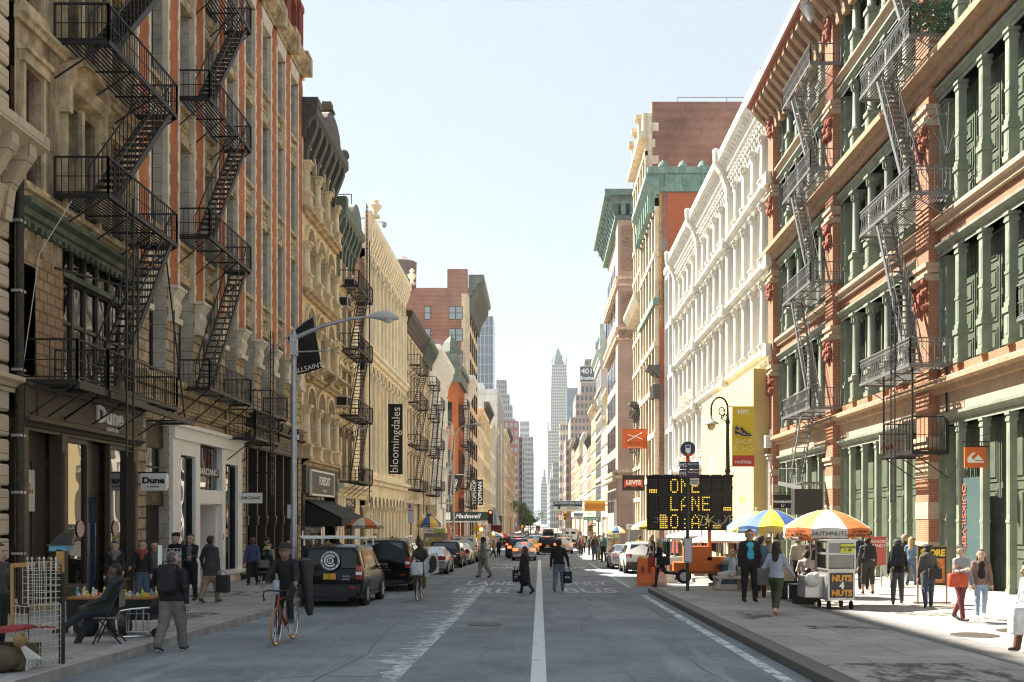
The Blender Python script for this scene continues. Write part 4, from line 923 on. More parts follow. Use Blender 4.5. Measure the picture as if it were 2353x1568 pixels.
b.tube([(27.75,-.15-1.25*math.cos(R(8+k*17)),14.7+1.5*math.sin(R(8+k*17))) for k in range(9)], .012, 4); b.build('spike_fan', iron_grey, FB)
b = MB(); slat_platform(b, 35.3, 38, 1.2, 7.5); railing_b = MB(); railing(railing_b, 35.3, 38, 1.2, 7.5)
FC = rroot('fire_escape', 'short iron balcony at the very edge, above the orange wave sign', YB, cat='balcony'); b.build('platform', iron_grey, FC); railing_b.build('railing', iron_grey, FC)
t = thing('ivy_screen', 'dark green leafy ivy screen tied to the top scrolled fire escape railing', 'ivy', kind=None); b = MB()
lf = M('ivy_leaf', (.045,.10,.045), .5, var=.5, vs=30)
base = Vector((XR-1.45, YB-27.85, 18.95))
for k in range(900):
    p = base + Vector((rnd.random()*1.42, rnd.gauss(0,.05)-.03, .05+rnd.random()*1.05)); a = Vector((rnd.uniform(-1,1),rnd.uniform(-.4,.4),rnd.uniform(-1,1))).normalized()*.06; c = Vector((rnd.uniform(-1,1),rnd.uniform(-.6,.6),rnd.uniform(-1,1))).normalized()*.045
    b.poly([p-a,p+c,p+a,p-c])
b.build('foliage', lf, t)
# --- white cast-iron building
YW = 107.0; WW = 44.6; stp = 2.83
r = rroot('white_cast_iron_building', 'long white cast-iron building with rows of slim columns and a bracketed cornice', YW)
wi = M('white_iron_front', (.66,.64,.58), .65, var=.08, vs=.8, streak=.12)
FLW = [(7.4,11.7),(12.5,17.1),(18.0,22.1),(23.0,26.4)]; nW = 15; st = WW/nW
ops = [(st*i+.28, st*(i+1)-.28, s, h) for s,h in FLW for i in range(nW)] + [(st*i+.3, st*(i+1)-.3, -2, 5.8) for i in range(nW)]
b = MB(); wall(b, 0, WW, -2.5, 28, ops, 0, .8); body(b, 0, WW, -2.5, 29.2, 14, .95); b.build('wall', wi, r)
for s, h in FLW:
    for i in range(nW): win(r, st*(i+.5), s, st-.56, h-s, .55, wi, glass('pale_window_glass', (.30,.29,.25), 1.6, .1) if (i*5+int(s)*3) % 4 else glass('dim_window_glass', (.14,.14,.125), 1.7, .06), sub=False, rows=2, cols=1)
    for i in range(nW+1):
        if i % 5 == 0: 
            MB().box(-.42,.42,-.32,.1,s-.3,h+.3).box(-.5,.5,-.4,.1,s-.4,s).box(-.5,.5,-.4,.1,h-.1,h+.1).build('pier', wi, r, (st*i,0,0))
        else: column(r, st*i, -.1, s, h-s, .25, wi, ped=.55, n=10)
        if i < nW:
            b = MB(); arch_fill(b, st*(i+.5), st-.56, h+.001, .0, .5, k=.45); b.build('rounded_head', wi, r)
for z in (6.2,11.75,17.15,22.15):
    b = MB(); profile(b, -.1, WW+.1, z, .55, .75)
    for i in range(0, nW+1, 5): b.box(st*i-.5, st*i+.5, -.75, 0, z+.1, z+.85)
    b.build('ledge', wi, r)
b = MB(); profile(b, -.15, WW+.15, 27.1, 1.05, 2.3)
for i in range(60):
    x = WW*(i+.5)/60; b.ext([(-.02,26.6),(-.16,26.7),(-.22,27.5),(-.55,28.2),(-.85,28.5),(-.85,28.75),(-.02,28.75)], 'yz', x-.13, x+.13); b.ball((x,-.33,27.35), .15, 5)
for i in range(0, nW+1, 5):
    x = st*i; (b.ext([(0,25.6),(-.35,25.8),(-.4,26.9),(-.8,28),(-1.25,28.6),(-1.3,29.5),(-.2,29.9),(0,29.9)], 'yz', x-.4, x+.4), b.ball((x,-1.1,29.6), .3, 6)) if i < nW else None
b.build('cornice', wi, r, smooth=35)
for i in range(nW+1): column(r, st*i, -.05, -2.2, 8.1, .46, wi, cap='square')
for i in range(nW): win(r, st*(i+.5), -2, st-.6, 7.8, .6, dk_bronze, gl_shop, sub=False)
t = thing('hoarding', 'tall plain yellow hoarding boxed out in front of the white cast-iron building', 'hoarding', (13.1, 82.7, 0), R(-90))
yel = M('cream_yellow_panel', (.64,.51,.27), .6, var=.04, vs=.3); ydk = M('ochre_side_panel', (.46,.35,.14), .7, var=.05)
MB().box(0,19.9,0,1.2,-1.6,11.2).build('panel', yel, t); MB().box(19.9,20.0,0.02,1.3,-1.6,11.15).build('side_panel', ydk, t)
b = MB()
for k in range(7): b.lathe([(.05,0),(.05,.03),(.01,.04)], (19.75,-.03,.5+k*1.6), 6, axis='y')
b.build('fixing', galv, t)
# painted drape on the hoarding (a pale fur tail shape)
b = MB(); pts = [(4.2,6.9),(5.0,7.0),(5.4,5.2),(5.1,3.8),(6.4,1.2),(5.5,.4),(4.7,2.6),(4.5,.2),(3.4,-.4),(3.0,2.0),(3.7,4.5)]
b.ext(pts, 'xz', -.012, -.004); b.build('printed_drape', M('pale_fur_print', (.62,.55,.45), .8, var=.5, vs=1.5, streak=.6), t)
txt('lettering', 'GLISSON', .55, M('faint_gold', (.55,.43,.14), .6, var=0), t, (16.5,-.01,3.2))
# --- modern dark glass front
r = rroot('dark_glass_building', 'slim modern front of dark glass in white frames next to the white cast-iron building', 118.0, x=14.6)
b = MB(); b.box(0,11,.3,12,-3,29.6); b.build('wall', gl_black, r)
b = MB()
for x in (0,3.6,7.2,10.6): b.box(x,x+.35,-.25,.3,-3,30.3)
for z in (5.6,11.6,17.6,23.6,29.2): b.box(0,11,-.15,.3,z,z+.9 if z > 29 else z+.5)
b.box(0,11,-.35,.3,29.9,30.5); b.build('white_frame', white, r)
t = rroot('wall_letters', 'pale pink illuminated letters along the ledge of the white building', 96, cat='sign'); txt('lettering', 'ESTIATORIO', 1.3, M('pale_pink_letters', (.75,.55,.48), .6, var=0), t, (0,-.8,13.2), ex=.05)
# --- verdigris cornice building, side wall painted orange
r = thing('verdigris_cornice_building', 'narrow tall building with a verdigris copper cornice and an orange painted side wall', 'building', (13.8, 135.5, 0), R(-90))
b = MB(); b.box(0,17.4,.0,14,-3,40.5,0); b.box(17.4,17.42,.0,.25,24,40,2); b.build('side_wall', [br_far, br_far, M('ochre_stain', (.5,.3,.08), .8, var=.5)], r)
MB().box(17.42,17.46,.9,13,31.2,39.5).box(17.42,17.46,.1,1.4,17.5,24).build('painted_wall', M('orange_wall_paint', (.45,.12,.05), .8, var=.08), r)
b = MB()
for s in range(7):
    for k in range(5): b.box(1+k*3.3,2.9+k*3.3,-.02,.1,2+s*5.2,5.5+s*5.2)
b.build('front_windows', gl, r)
b = MB()
for k in range(6): b.box(.2+k*3.3,.7+k*3.3,-.5,0,-2,39)
for s in range(7): b.box(0,17.4,-.6,0,6.2+s*5.2,6.8+s*5.2)
b.build('front_trim', st_warm, r)
b = MB(); profile(b, -.3, 17.6, 39.3, 1.6, 2.6); b.box(14.2,17.7,0,10,39.6,42.2)
for k in range(8): b.box(.5+k*2.3,1.1+k*2.3,-1.3,0,37.4,39.3)
for k in range(5): b.box(17.4,17.9,.6+k*2.1,.9+k*2.1,40.2,41.6); b.lathe([(.5,42.2),(.55,42.6),(.3,43.1),(.05,43.3)], (17.2,.4+k*2.3,0), 8)
b.box(17.3,18.1,-1.4,10.2,41.6,42.3); b.box(-.2,.3,-.5,0,27,39); b.box(5.5,5.9,-.4,0,27,39); b.box(11,11.4,-.4,0,27,39);  b.box(-.3,17.6,-.75,0,26.6,27.4)
b.build('copper_cornice', verdi, r)
# --- tall brick side-wall building
r = thing('brick_sidewall_building', 'tallest brick building with a patched windowless side wall and a cream carved front', 'building', (XR, 154, 0), R(-90))
b = MB(); b.box(0,17.5,.6,40,-3,57.5); b.build('side_wall', br_far, r)
b = MB(); b.box(0,17.55,0,.62,-3,53)
for s in range(11): b.box(-.1,17.6,-.45,0,4.3+s*4.6,4.9+s*4.6)
for k in range(6): b.box(.1+k*3.38,.7+k*3.38,-.35,0,-3,52)
b.box(-.4,17.7,-1.2,.6,52.6,53.6); b.box(10,17.5,-.6,.6,53.6,56)
for k in range(3): b.box(3+k*5,4.4+k*5,-.9,.3,53.6,56.4); b.box(2.7+k*5,4.7+k*5,-1.4,.3,56.4,56.9)
b.ext([(-.02,30),(-1.2,30.6),(-1.8,31.6),(-1.8,32.2),(-.02,32.2)], 'yz', 0, 17.5)
for k in range(24): b.box(17.5,17.56,.6,1.0+(k%2)*.45,3+k*2.2,4.1+k*2.2)
b.build('carved_front', st_warm, r)
b = MB()
for s in range(10):
    for k in range(5): b.box(.9+k*3.38,3.3+k*3.38,-.03,.1,5.3+s*4.6,8.5+s*4.6)
b.build('front_windows', gl, r)
b = MB().bar((17.4,4,57.5),(17.4,4,58.1),.1).bar((17.4,4,58.1),(17.4,30,58.1),.1)
for k in range(5): b.bar((17.4,4+k*6.5,57.5),(17.4,4+k*6.5,58.1),.08)
b.build('roof_rail', galv, r)
r2 = rroot('fire_escape', 'black fire escape far along the right fronts above the red hanging flag', 150, cat='fire escape', group='fire escapes on the right-hand front'); fire_escape(r2, 2, 12, 1.4, [6.5,11.5,16.5], iron, far=True)
for yb, x0, lab in ((150, 1, 'small dark bracketed hood on the carved cream front'),(133, 13, 'dark bracketed hood high on the verdigris building')):
    t = rroot('bracket_hood', lab, yb, x=XR if yb == 150 else 13.8, cat='hood'); b = MB(); profile(b, x0, x0+3.2, 17.3 if yb == 150 else 18.2, 1.5, 1.3); 
    for k in range(3): b.box(x0+.2+k*1.2,x0+.6+k*1.2,-.9,0,15.8,17.3)
    b.build('hood', cor_dark, t)
# --- ornate pink corner tower
pk = brick('pink_stone', (.52,.40,.32), (.48,.36,.285), (.40,.30,.23), 1.2, .35, var=.15, bump=.15)
r = thing('ornate_corner_building', 'ornate pinkish corner building with a banded pilaster and a dark green copper cornice', 'building', (13.2, 205, 0), R(-90))
b = MB(); b.box(0,33,.4,20,-3,52.0,0); b.box(28.6,33.4,-.1,4,-3,52.0,0)
for z in (8.6,9.6,31.8,33.5,40.8,42.0): b.box(-.3,33.7,-.5,4.4,z,z+.5,1)
b.build('wall', [pk, st_warm], r)
b = MB()
for z0, z1 in ((34.6,40),(43.4,51)):
    b.box(33.4,33.5,.4,3.5,z0,z1)
    for k in range(26): b.ball((33.5, .8+rnd.random()*2.3, z0+.5+rnd.random()*(z1-z0-1)), .3, 5)
for k in range(14): b.ball((33.5,.2+rnd.random()*3.4,32.2+rnd.random()*1.2), .4, 5)
b.build('carved_panel', M('brown_terracotta', (.36,.25,.18), .8, var=.3, vs=2), r, smooth=50)
b = MB()
for z in (12,17,22,27,44): b.box(33.35,33.42,5.2,8.2,z,z+3.4)
for s in range(8):
    for k in range(7): b.box(1+k*4,3.6+k*4,.3,.5,3+s*5.8,7+s*5.8)
b.build('side_windows', gl, r)
b = MB(); b.box(-.8,35.2,-2.4,6.2,55.6,56.6); b.box(-.2,34.4,-1.4,5.2,54.4,55.6); b.box(-.1,33.8,-.6,4.6,52,52.6)
for k in range(12): b.ext([(0,52.4),(-.6,52.8),(-1.9,55.6),(0,55.6)], 'yz', 1+k*2.8, 2+k*2.8)
for k in range(4): b.box(33.4,34.5,.4+k*1.5,1.1+k*1.5,52.6,55.6)
b.build('copper_cornice', M('dark_verdigris', (.14,.24,.205), .7, var=.5, vs=.8), r)
# ================================================================= generic rows down the street
cols_ = [st_warm, plaster, st_cream2, pk, st_lime, st_cream]
def row(side, spans, labs):
    for (ya, yb, h, mi, nb, hood_), lab in zip(spans, labs):
        rr = lroot('street_front', lab, ya, group='far fronts on the left') if side < 0 else rroot('street_front', lab, yb, group='far fronts on the right')
        mat = cols_[mi % len(cols_)]; nf = max(3, int((h-5)/4.3)); fh = (h-5.5)/nf
        generic(rr, yb-ya, h, [(5.3+fh*i, 5.3+fh*i+fh*.62) for i in range(nf)], nb, mat, ww=.5, fm=dk_bronze, shop=2.2, cap=(h-.4,1.6,1.1,mat if hood_ else cor_dark,6,.5), d=.35, sub=False, z0=-8)
row(1, [(206,222,27,0,5,1),(222,238,23,1,5,1),(262,285,30,5,6,1),(286,310,24,3,6,0),(311,340,27,1,7,1),(341,372,22,4,6,1),(373,420,30,0,8,0),(421,470,33,3,8,1)],
    ['cream far front with a broad curved cornice just past the ornate corner building','pale plaster far front with stacked scroll brackets','warm far front below the grey windowless wall, with fire escapes','pinkish far front with a dark cornice and small balcony','pale far front with flowers on its roof edge','sandy far front behind the overhead bus lane sign','tall cream far front behind the orange advisory sign','far pinkish front at the start of the stepped tower'])
row(-1, [(200,222,22,2,5,1),(222,248,26,5,6,0),(249,280,24,1,7,1),(335,380,30,0,8,1),(381,430,34,3,8,0),(431,500,28,4,9,1)],
    ['pale far front below the tall brown brick building','cream far front with a dark bracketed cornice behind the black store banners','white far front with glazed bays beside the scaffold-wrapped block','cream far front past the scaffold-wrapped block','pinkish far front with a green copper roof edge','sandy far front with a red and white awning strip'])
# scaffold-wrapped block
r = lroot('scaffolded_building', 'big block wrapped in pale white construction netting', 282)
b = MB(); b.box(0,50,-.3,30,-5,37.5); b.box(6,20,4,20,37.5,40); b.build('netting', M('white_netting', (.60,.61,.60), .9, var=.15, vs=.25, streak=.2), r)
b = MB()
for k in range(14): b.box(-.1,50.1,-.5,30,-3+k*3,-2.85+k*3)
for k in range(16): b.box(k*3.3,k*3.3+.12,-.5,-.3,-4,38)
b.build('scaffold_pole', M('scaffold_tube', (.45,.45,.44), .6), r)
b = MB().box(22,26,-.7,-.3,-4,30); b.build('plastic_chute', M('cream_sheet', (.66,.58,.40), .7, var=.3, vs=1), r)
# ---------------------------------------------------------------- far towers
def tower(name, label, x0, x1, ytop, Y, mat, nx, nz, depth=30, wm=None, tiers=None, ybot=1215, rw=.55, rh=.55, group=None):
    """square far tower facing up the street; tiers add setbacks (x0,x1,ytop)"""
    X = lambda x: (x-CX)*Y/F0; Z = lambda y: HC+(CY-y)*Y/F0
    t = thing(name, label, 'tower', ((X(x0)+X(x1))/2, Y, 0), 0, group)
    b = MB(); wn = MB(); cx_ = (X(x0)+X(x1))/2
    for i, (a, c, yt) in enumerate([(x0,x1,ytop)] + (tiers or [])):
        xa, xb = X(a)-cx_, X(c)-cx_; zt = Z(yt); yy = .0 + i*.6
        b.box(xa,xb,yy,yy+depth,-12,zt)
        sx = (xb-xa)/nx if i == 0 else (xb-xa)/max(2, round(nx*(xb-xa)/(X(x1)-X(x0))))
        n_ = round((xb-xa)/sx); zz0 = Z(ybot) if i == 0 else Z(([ytop]+[q[2] for q in tiers])[i-1]); n2 = max(1, round(nz*(zt-zz0)/(Z(ytop)-Z(ybot))))
        for q in range(n_):
            for s in range(n2):
                cxx = xa+sx*(q+.5); cz = zz0+(zt-zz0)*(s+.5)/n2; hh = (zt-zz0)/n2
                wn.poly([(cxx-sx*rw/2,yy-.05,cz-hh*rh/2),(cxx+sx*rw/2,yy-.05,cz-hh*rh/2),(cxx+sx*rw/2,yy-.05,cz+hh*rh/2),(cxx-sx*rw/2,yy-.05,cz+hh*rh/2)])
        for e, xx in ((-1,xa),(1,xb)):
            for q in range(max(2,int(depth/ (sx or 4)))):
                for s in range(n2):
                    cyy = yy+sx*(q+.5); cz = zz0+(zt-zz0)*(s+.5)/n2; hh = (zt-zz0)/n2
                    if cyy+sx*rw/2 < yy+depth: wn.poly([(xx+e*.05,cyy-sx*rw/2,cz-hh*rh/2),(xx+e*.05,cyy+sx*rw/2,cz-hh*rh/2),(xx+e*.05,cyy+sx*rw/2,cz+hh*rh/2),(xx+e*.05,cyy-sx*rw/2,cz+hh*rh/2)])
    b.build('wall', mat, t); w_ = wn.build('window_grid', wm or gl, t); w_['kind'] = 'stuff'
    return t, X, Z, cx_
far_st = M('far_grey_stone', (.36,.35,.33), .9, var=.1, vs=.05); far_pk = M('far_pink_brick', (.42,.33,.28), .9, var=.1, vs=.05); far_red = M('far_red_brick', (.34,.15,.12), .9, var=.08, vs=.1); far_w = M('far_white_stone', (.58,.56,.52), .9, var=.08, vs=.05)
gl_far = glass('far_window_glass', (.10,.13,.16), 1.5, .15)
tower('glass_office_tower', 'slab of blue-grey glass with pale vertical ribs behind the tall brick building', 1085, 1133, 727, 720, M('far_steel_panel', (.42,.45,.48), .5, var=.05), 5, 22, wm=gl_blue, rw=.82, rh=.93)
tower('stepped_grey_tower', 'stepped grey stone tower with many setbacks down the left side', 1136, 1206, 1035, 900, far_st, 14, 14, wm=gl_far, tiers=[(1136,1196,1005),(1136,1187,985),(1136,1183,962),(1136,1176,930),(1136,1170,905),(1140,1163,872)])
tower('red_apartment_block', 'red brick apartment block with rows of paired white-framed windows', 1148, 1191, 968, 567, far_red, 4, 13, depth=20, wm=glass('pale_far_glass', (.35,.38,.40), 1.5, .2), rw=.6, rh=.5)
tower('pale_setback_tower', 'pale far tower standing behind the stepped grey tower', 1195, 1216, 968, 1300, far_w, 8, 18, wm=gl_far)
tower('pale_hotel_tower', 'pale blue-white far tower with small window grid at the street edge, left', 1196, 1226, 1040, 1100, far_st, 9, 16, wm=gl_far, tiers=[(1196,1225,1004)])
tower('netted_dark_tower', 'thin dark netted tower standing against the red apartment block', 1189, 1200, 1005, 640, M('dark_net', (.10,.11,.12), .9, var=.4, vs=.3), 2, 14, depth=12)
tower('end_street_tower', 'small pale tower with a pointed cap at the end of the street', 1243, 1257, 1110, 1400, far_w, 6, 14, wm=gl_far, tiers=[(1246,1255,1096),(1249,1253,1080)])
tower('blue_slab_tower', 'dark blue glass slab beside the green-capped skyscraper', 1303, 1330, 892, 1250, M('blue_slab', (.10,.17,.24), .4, var=.05), 8, 14, wm=gl_blue)
t, X, Z, c_ = tower('stepped_pink_building', 'stepped pink brick building with pairs of windows below the painted number sign', 1300, 1372, 1010, 470, far_pk, 8, 10, depth=40, wm=gl_far, tiers=[(1311,1372,958),(1323,1372,906),(1335,1372,858),(1344,1372,824)], rw=.5, rh=.55)
t = thing('painted_sign', 'dark blue rooftop sign with white number 401 and the word Broadway', 'sign', (X(1346), 452, Z(873)), 0)
sw, sh_ = (1370.5-1338)*468.5/F0, (891-857)*468.5/F0
MB().box(-sw/2,sw/2,-.3,.3,-sh_/2,sh_/2).build('panel', M('slate_blue_sign', (.06,.095,.115), .6, var=0), t)
txt('lettering', '401', 3.2, txt_w, t, (-.25,-.34,1.2), bold=.07, sx=1.1); txt('lettering', 'Broadway', 1.75, txt_w, t, (0,-.32,-1.75), bold=.06, sx=.9, sy=1.3)
b = MB().box(-sw/2-.2,sw/2+.2,-.35,.35,-sh_/2-.2,-sh_/2).box(-sw/2-.2,sw/2+.2,-.35,.35,sh_/2,sh_/2+.2).box(-sw/2-.2,-sw/2,-.35,.35,-sh_/2,sh_/2).box(sw/2,sw/2+.2,-.35,.35,-sh_/2,sh_/2); b.build('sign_frame', white, t)
# grey windowless wall building with mint cornice
r = thing('grey_wall_building', 'building with a grey plastered side wall, brick top patch and mint green cornice', 'building', (XR, 262, 0), R(-90))
b = MB(); b.box(0,22,0,40,-5,44); b.build('side_wall', M('grey_plaster', (.44,.42,.40), .9, var=.06, vs=.3), r)
MB().box(22,22.06,2,14,38.5,43).box(22,22.06,2.5,6,18,24).build('brick_patch', br_far, r)
MB().box(22,22.1,5.2,8.4,24.5,30).build('window_frame', cor_dark, r); MB().box(22.1,22.12,5.45,8.15,24.8,27.1).box(22.1,22.12,5.45,8.15,27.4,29.7).build('pane', gl, r)
generic_b = MB()
for s in range(7):
    for k in range(6): generic_b.box(1+k*3.5,3.2+k*3.5,-.05,.1,1+s*5.4,4.4+s*5.4)
generic_b.build('front_windows', gl, r); b = MB(); 
for s in range(7): b.box(-.1,22.1,-.4,0,5.2+s*5.4,5.8+s*5.4)
b.build('front_trim', st_warm, r)
b = MB(); profile(b, -.3, 22.3, 38.4, 1.3, 3.2); b.box(21.2,22.2,-.3,.8,41.6,47.5); b.box(20.6,22.6,-.8,1.2,28.4,29.6); b.build('cornice', mint, r)
MB().lathe([(.5,44),(.5,46),(.7,46),(.7,46.3)], (21,5,0), 8).build('roof_vent', white, r)
# pale tower with a blue hipped roof and a dark netted hoist
t, X, Z, c_ = tower('blue_roof_tower', 'pale far tower with a blue-grey hipped roof above the grey wall', 1368, 1425, 790, 620, far_pk, 8, 12, depth=25, wm=gl_far)
b = MB(); a_, c2 = X(1368)-c_, X(1425)-c_; zt = Z(790)+.05; b.add([(a_,-.2,zt),(c2,-.2,zt),(c2,25,zt),(a_,25,zt),(a_+4.5,6,zt+8.6),(c2-4,6,zt+8.6),(c2-4,18,zt+8.6),(a_+4.5,18,zt+8.6)], [(0,1,5,4),(1,2,6,5),(2,3,7,6),(3,0,4,7),(4,5,6,7)]); b.build('roof', M('blue_slate_roof', (.16,.20,.26), .6, var=.1), t)
t = thing('construction_hoist', 'dark blue netted construction hoist standing above the grey wall', 'hoist', ((1402-CX)*300/F0, 300, 0)); b = MB(); zt = zat(711, 300); b.box(-1.2,1.2,0,2.5,35,zt)
for k in range(12): b.box(1.2,3.6,.5,.7,zt-1-k*1.4,zt-.8-k*1.4) if k < 5 else None
b.build('mast', M('navy_net', (.045,.07,.13), .8, var=.4, vs=.6), t)
# ---- green-capped skyscraper
Yk = 1500.0; X = lambda x: (x-CX)*Yk/F0; Z = lambda y: HC+(CY-y)*Yk/F0
t = thing('skyscraper', 'pale gothic skyscraper with a pointed green copper crown at the end of the street', 'skyscraper', (X(1282), Yk, 0)); c_ = X(1282)
fw = M('pale_terracotta', (.60,.57,.52), .9, var=.06, vs=.05); b = MB(); wn = MB(); gr = MB()
def blk(x0, x1, y0, y1, d, off=0.0, n=9, nz=10, rib=True):
    a, c = X(x0)-c_, X(x1)-c_; z0, z1 = Z(y1), Z(y0); b.box(a,c,off,off+d,z0,z1)
    if rib:
        st_ = (c-a)/n
        for i in range(n+1): b.box(a+st_*i-.35, a+st_*i+.35, off-.5, off, z0, z1)
        for i in range(n):
            for s in range(nz): zz = z0+(z1-z0)*(s+.2)/nz; wn.poly([(a+st_*i+.55,off-.1,zz),(a+st_*(i+1)-.55,off-.1,zz),(a+st_*(i+1)-.55,off-.1,zz+(z1-z0)/nz*.6),(a+st_*i+.55,off-.1,zz+(z1-z0)/nz*.6)])
blk(1259.5,1305.5,990,1230,28,0,12,32); blk(1266,1303.5,895,990,25,.5,9,14); blk(1267.5,1302.5,862,895,22,1,9,5); blk(1268.5,1301.5,838,862,20,1.5,8,3)
for x in (1268.5,1274,1296,1301.5):
    a = X(x)-c_; h = 8 if x in (1268.5,1301.5) else 4; b.box(a-1,a+1,0.5,3,Z(838),Z(838)+h*.6); gr.lathe([(1.2,Z(838)+h*.6),(.05,Z(838)+h*1.5)], (a,1.6,0), 4)
for x in (1259.5, 1305.5): a = X(x)-c_; b.box(a-1,a+1,-.5,3,Z(990),Z(975)); gr.lathe([(1.2,Z(975)),(.05,Z(968))], (a,1,0), 4)
for x in (1266, 1303.5): a = X(x)-c_; b.box(a-.8,a+.8,-.2,2,Z(895),Z(888))
gr.lathe([(9.2,Z(838)),(8.6,Z(834)),(5.6,Z(818)),(4.9,Z(817)),(4.6,Z(812)),(3.9,Z(811)),(3.4,Z(806)),(2.3,Z(805.5)),(2.0,Z(801)),(.5,Z(798)),(.1,Z(794))], (0,9,0), 8)
for s in (-1,1): gr.lathe([(.7,Z(822)),(.7,Z(817)),(.05,Z(814))], (s*6,5,0), 4)
b.build('wall', fw, t); w_ = wn.build('window_grid', gl_far, t); w_['kind'] = 'stuff'; gr.build('crown_roof', verdi, t)
tower('cream_arched_block', 'cream far block with a deep bracketed cornice in front of the skyscraper', 1286, 1318, 1040, 620, st_warm, 5, 7, depth=20, wm=gl_far, tiers=[(1287,1306,972)])
tower('slate_far_front', 'narrow grey far front with a green roof edge below the skyscraper', 1264, 1292, 1100, 800, far_st, 7, 8, depth=200, wm=gl_far, tiers=[(1270,1292,1062)])
# street trees far down on the left
def tree(x, Y, h, label):
    p = at(x, Y, .1); t = thing('street_tree', label, 'tree', p, 0, 'street trees far down the street'); b = MB()
    b.tube([(0,0,0),(.1,0,h*.3),(0,.1,h*.55)], [.22,.16,.1], 7)
    for k in range(6): a = k*1.1; b.tube([(0,0,h*.35),(math.cos(a)*h*.15,math.sin(a)*h*.15,h*.55),(math.cos(a)*h*.28,math.sin(a)*h*.28,h*.75)], [.1,.07,.03], 5)
    b.build('trunk', M('bark', (.10,.075,.055), .9), t); b = MB()
    cl = [(rnd.gauss(0,h*.17), rnd.gauss(0,h*.17), h*.68+rnd.gauss(0,h*.13), rnd.uniform(.10,.17)*h) for _ in range(14)]
    for k in range(1500):
        c = rnd.choice(cl); v = Vector((rnd.gauss(0,1),rnd.gauss(0,1),rnd.gauss(0,1))).normalized()*c[3]*rnd.random()**.4; p = Vector(c[:3])+v
        u = Vector((rnd.uniform(-1,1),rnd.uniform(-1,1),rnd.uniform(-1,1))).normalized()*.22; w2 = u.orthogonal().normalized()*.16; b.poly([p-u,p-w2,p+u,p+w2])
    b.build('crown', M('street_leaves', (.075,.12,.035), .6, var=.5, vs=.7), t)
tree(1203, 330, 11, 'dark leafy street tree nearest of the far trees on the left'); tree(1213, 380, 10, 'pale sunlit street tree just behind the darker one'); tree(1219, 470, 9, 'smallest green street tree at the end of the street')
# ================================================================= vehicles (rear at local y = 0, driving towards +y)
def carpaint(name, c, metal=.3): 
    return M(name, c, .22, metal, var=0, coat=.12, spec=.22)
p_black = carpaint('black_car_paint', (.008,.008,.009), 0); p_silver = carpaint('silver_car_paint', (.42,.43,.44), .7); p_white = carpaint('white_car_paint', (.66,.65,.62), 0)
p_grey = carpaint('dark_grey_car_paint', (.035,.038,.036), .4); p_yel = carpaint('yellow_cab_paint', (.65,.38,.03), 0); p_red = carpaint('red_bus_paint', (.35,.05,.035), 0); p_blue = carpaint('dark_blue_car_paint', (.02,.03,.06), .3)
p_champ = carpaint('champagne_car_paint', (.38,.35,.30), .6)
gl_car = glass('car_glass', (.012,.015,.018), 1.8, .02, .004)
red_l = M('red_lamp', (.38,.025,.015), .2, var=0, coat=1); red_on = M('lit_red_lamp', (1,.10,.03), .3, var=0, emit=1.0); amber = M('amber_lamp', (.6,.2,.03), .25, var=0)
plate = M('yellow_number_plate', (.60,.34,.03), .5, var=.15, vs=20); plate_w = M('pale_number_plate', (.6,.58,.5), .5, var=.1, vs=20)
plastic = M('dark_plastic', (.02,.02,.02), .6, var=0)
PROF = {
 'suv': [(0,.34,.56,.60,.84,.93),(.012,.24,.60,.64,.84,.97),(.085,.20,.60,.955,.74,1),(.28,.18,.60,1,.76,1),(.52,.18,.59,.985,.76,1),(.70,.18,.57,.62,.86,1),(.93,.20,.50,.54,.84,.97),(1,.30,.40,.44,.76,.88)],
 'sedan': [(0,.34,.56,.64,.80,.90),(.015,.24,.62,.71,.80,.95),(.15,.2,.64,.745,.78,1),(.28,.2,.64,.965,.66,1),(.42,.18,.63,1,.69,1),(.55,.18,.62,.96,.69,1),(.71,.18,.61,.67,.82,1),(.94,.2,.50,.55,.80,.96),(1,.32,.40,.45,.7,.84)],
 'van': [(0,.30,.50,.54,.88,.95),(.012,.20,.54,.60,.88,.98),(.04,.18,.55,.955,.79,1),(.10,.17,.55,1,.80,1),(.58,.17,.55,.985,.80,1),(.77,.17,.53,.60,.86,1),(.96,.20,.44,.49,.84,.95),(1,.30,.38,.42,.78,.88)],
}
def wheel_meshes(r, w):
    key = ('wheel', round(r,2)); 
    if key not in _WC:
        t = MB().lathe([(r*.62,-w/2),(r*.94,-w/2),(r,-w*.36),(r,w*.36),(r*.94,w/2),(r*.62,w/2)], (0,0,0), 20, axis='x', cap=False).mesh('tyre', rubber, smooth=40)
        b = MB().lathe([(r*.63,-w*.42),(r*.66,-w*.48),(r*.6,-w*.46),(r*.56,-w*.3),(.02,-w*.3)], (0,0,0), 20, axis='x').lathe([(r*.63,w*.42),(r*.66,w*.48),(r*.6,w*.46),(r*.56,w*.3),(.02,w*.3)], (0,0,0), 20, axis='x')
        for k in range(6):
            a = k*math.pi/3
            for s in (-1,1): b.bar((s*w*.4,.05*math.cos(a),.05*math.sin(a)),(s*w*.42,r*.6*math.cos(a),r*.6*math.sin(a)),.05,.07)
        _WC[key] = (t, b.mesh('rim', alu, smooth=40))
    return _WC[key]
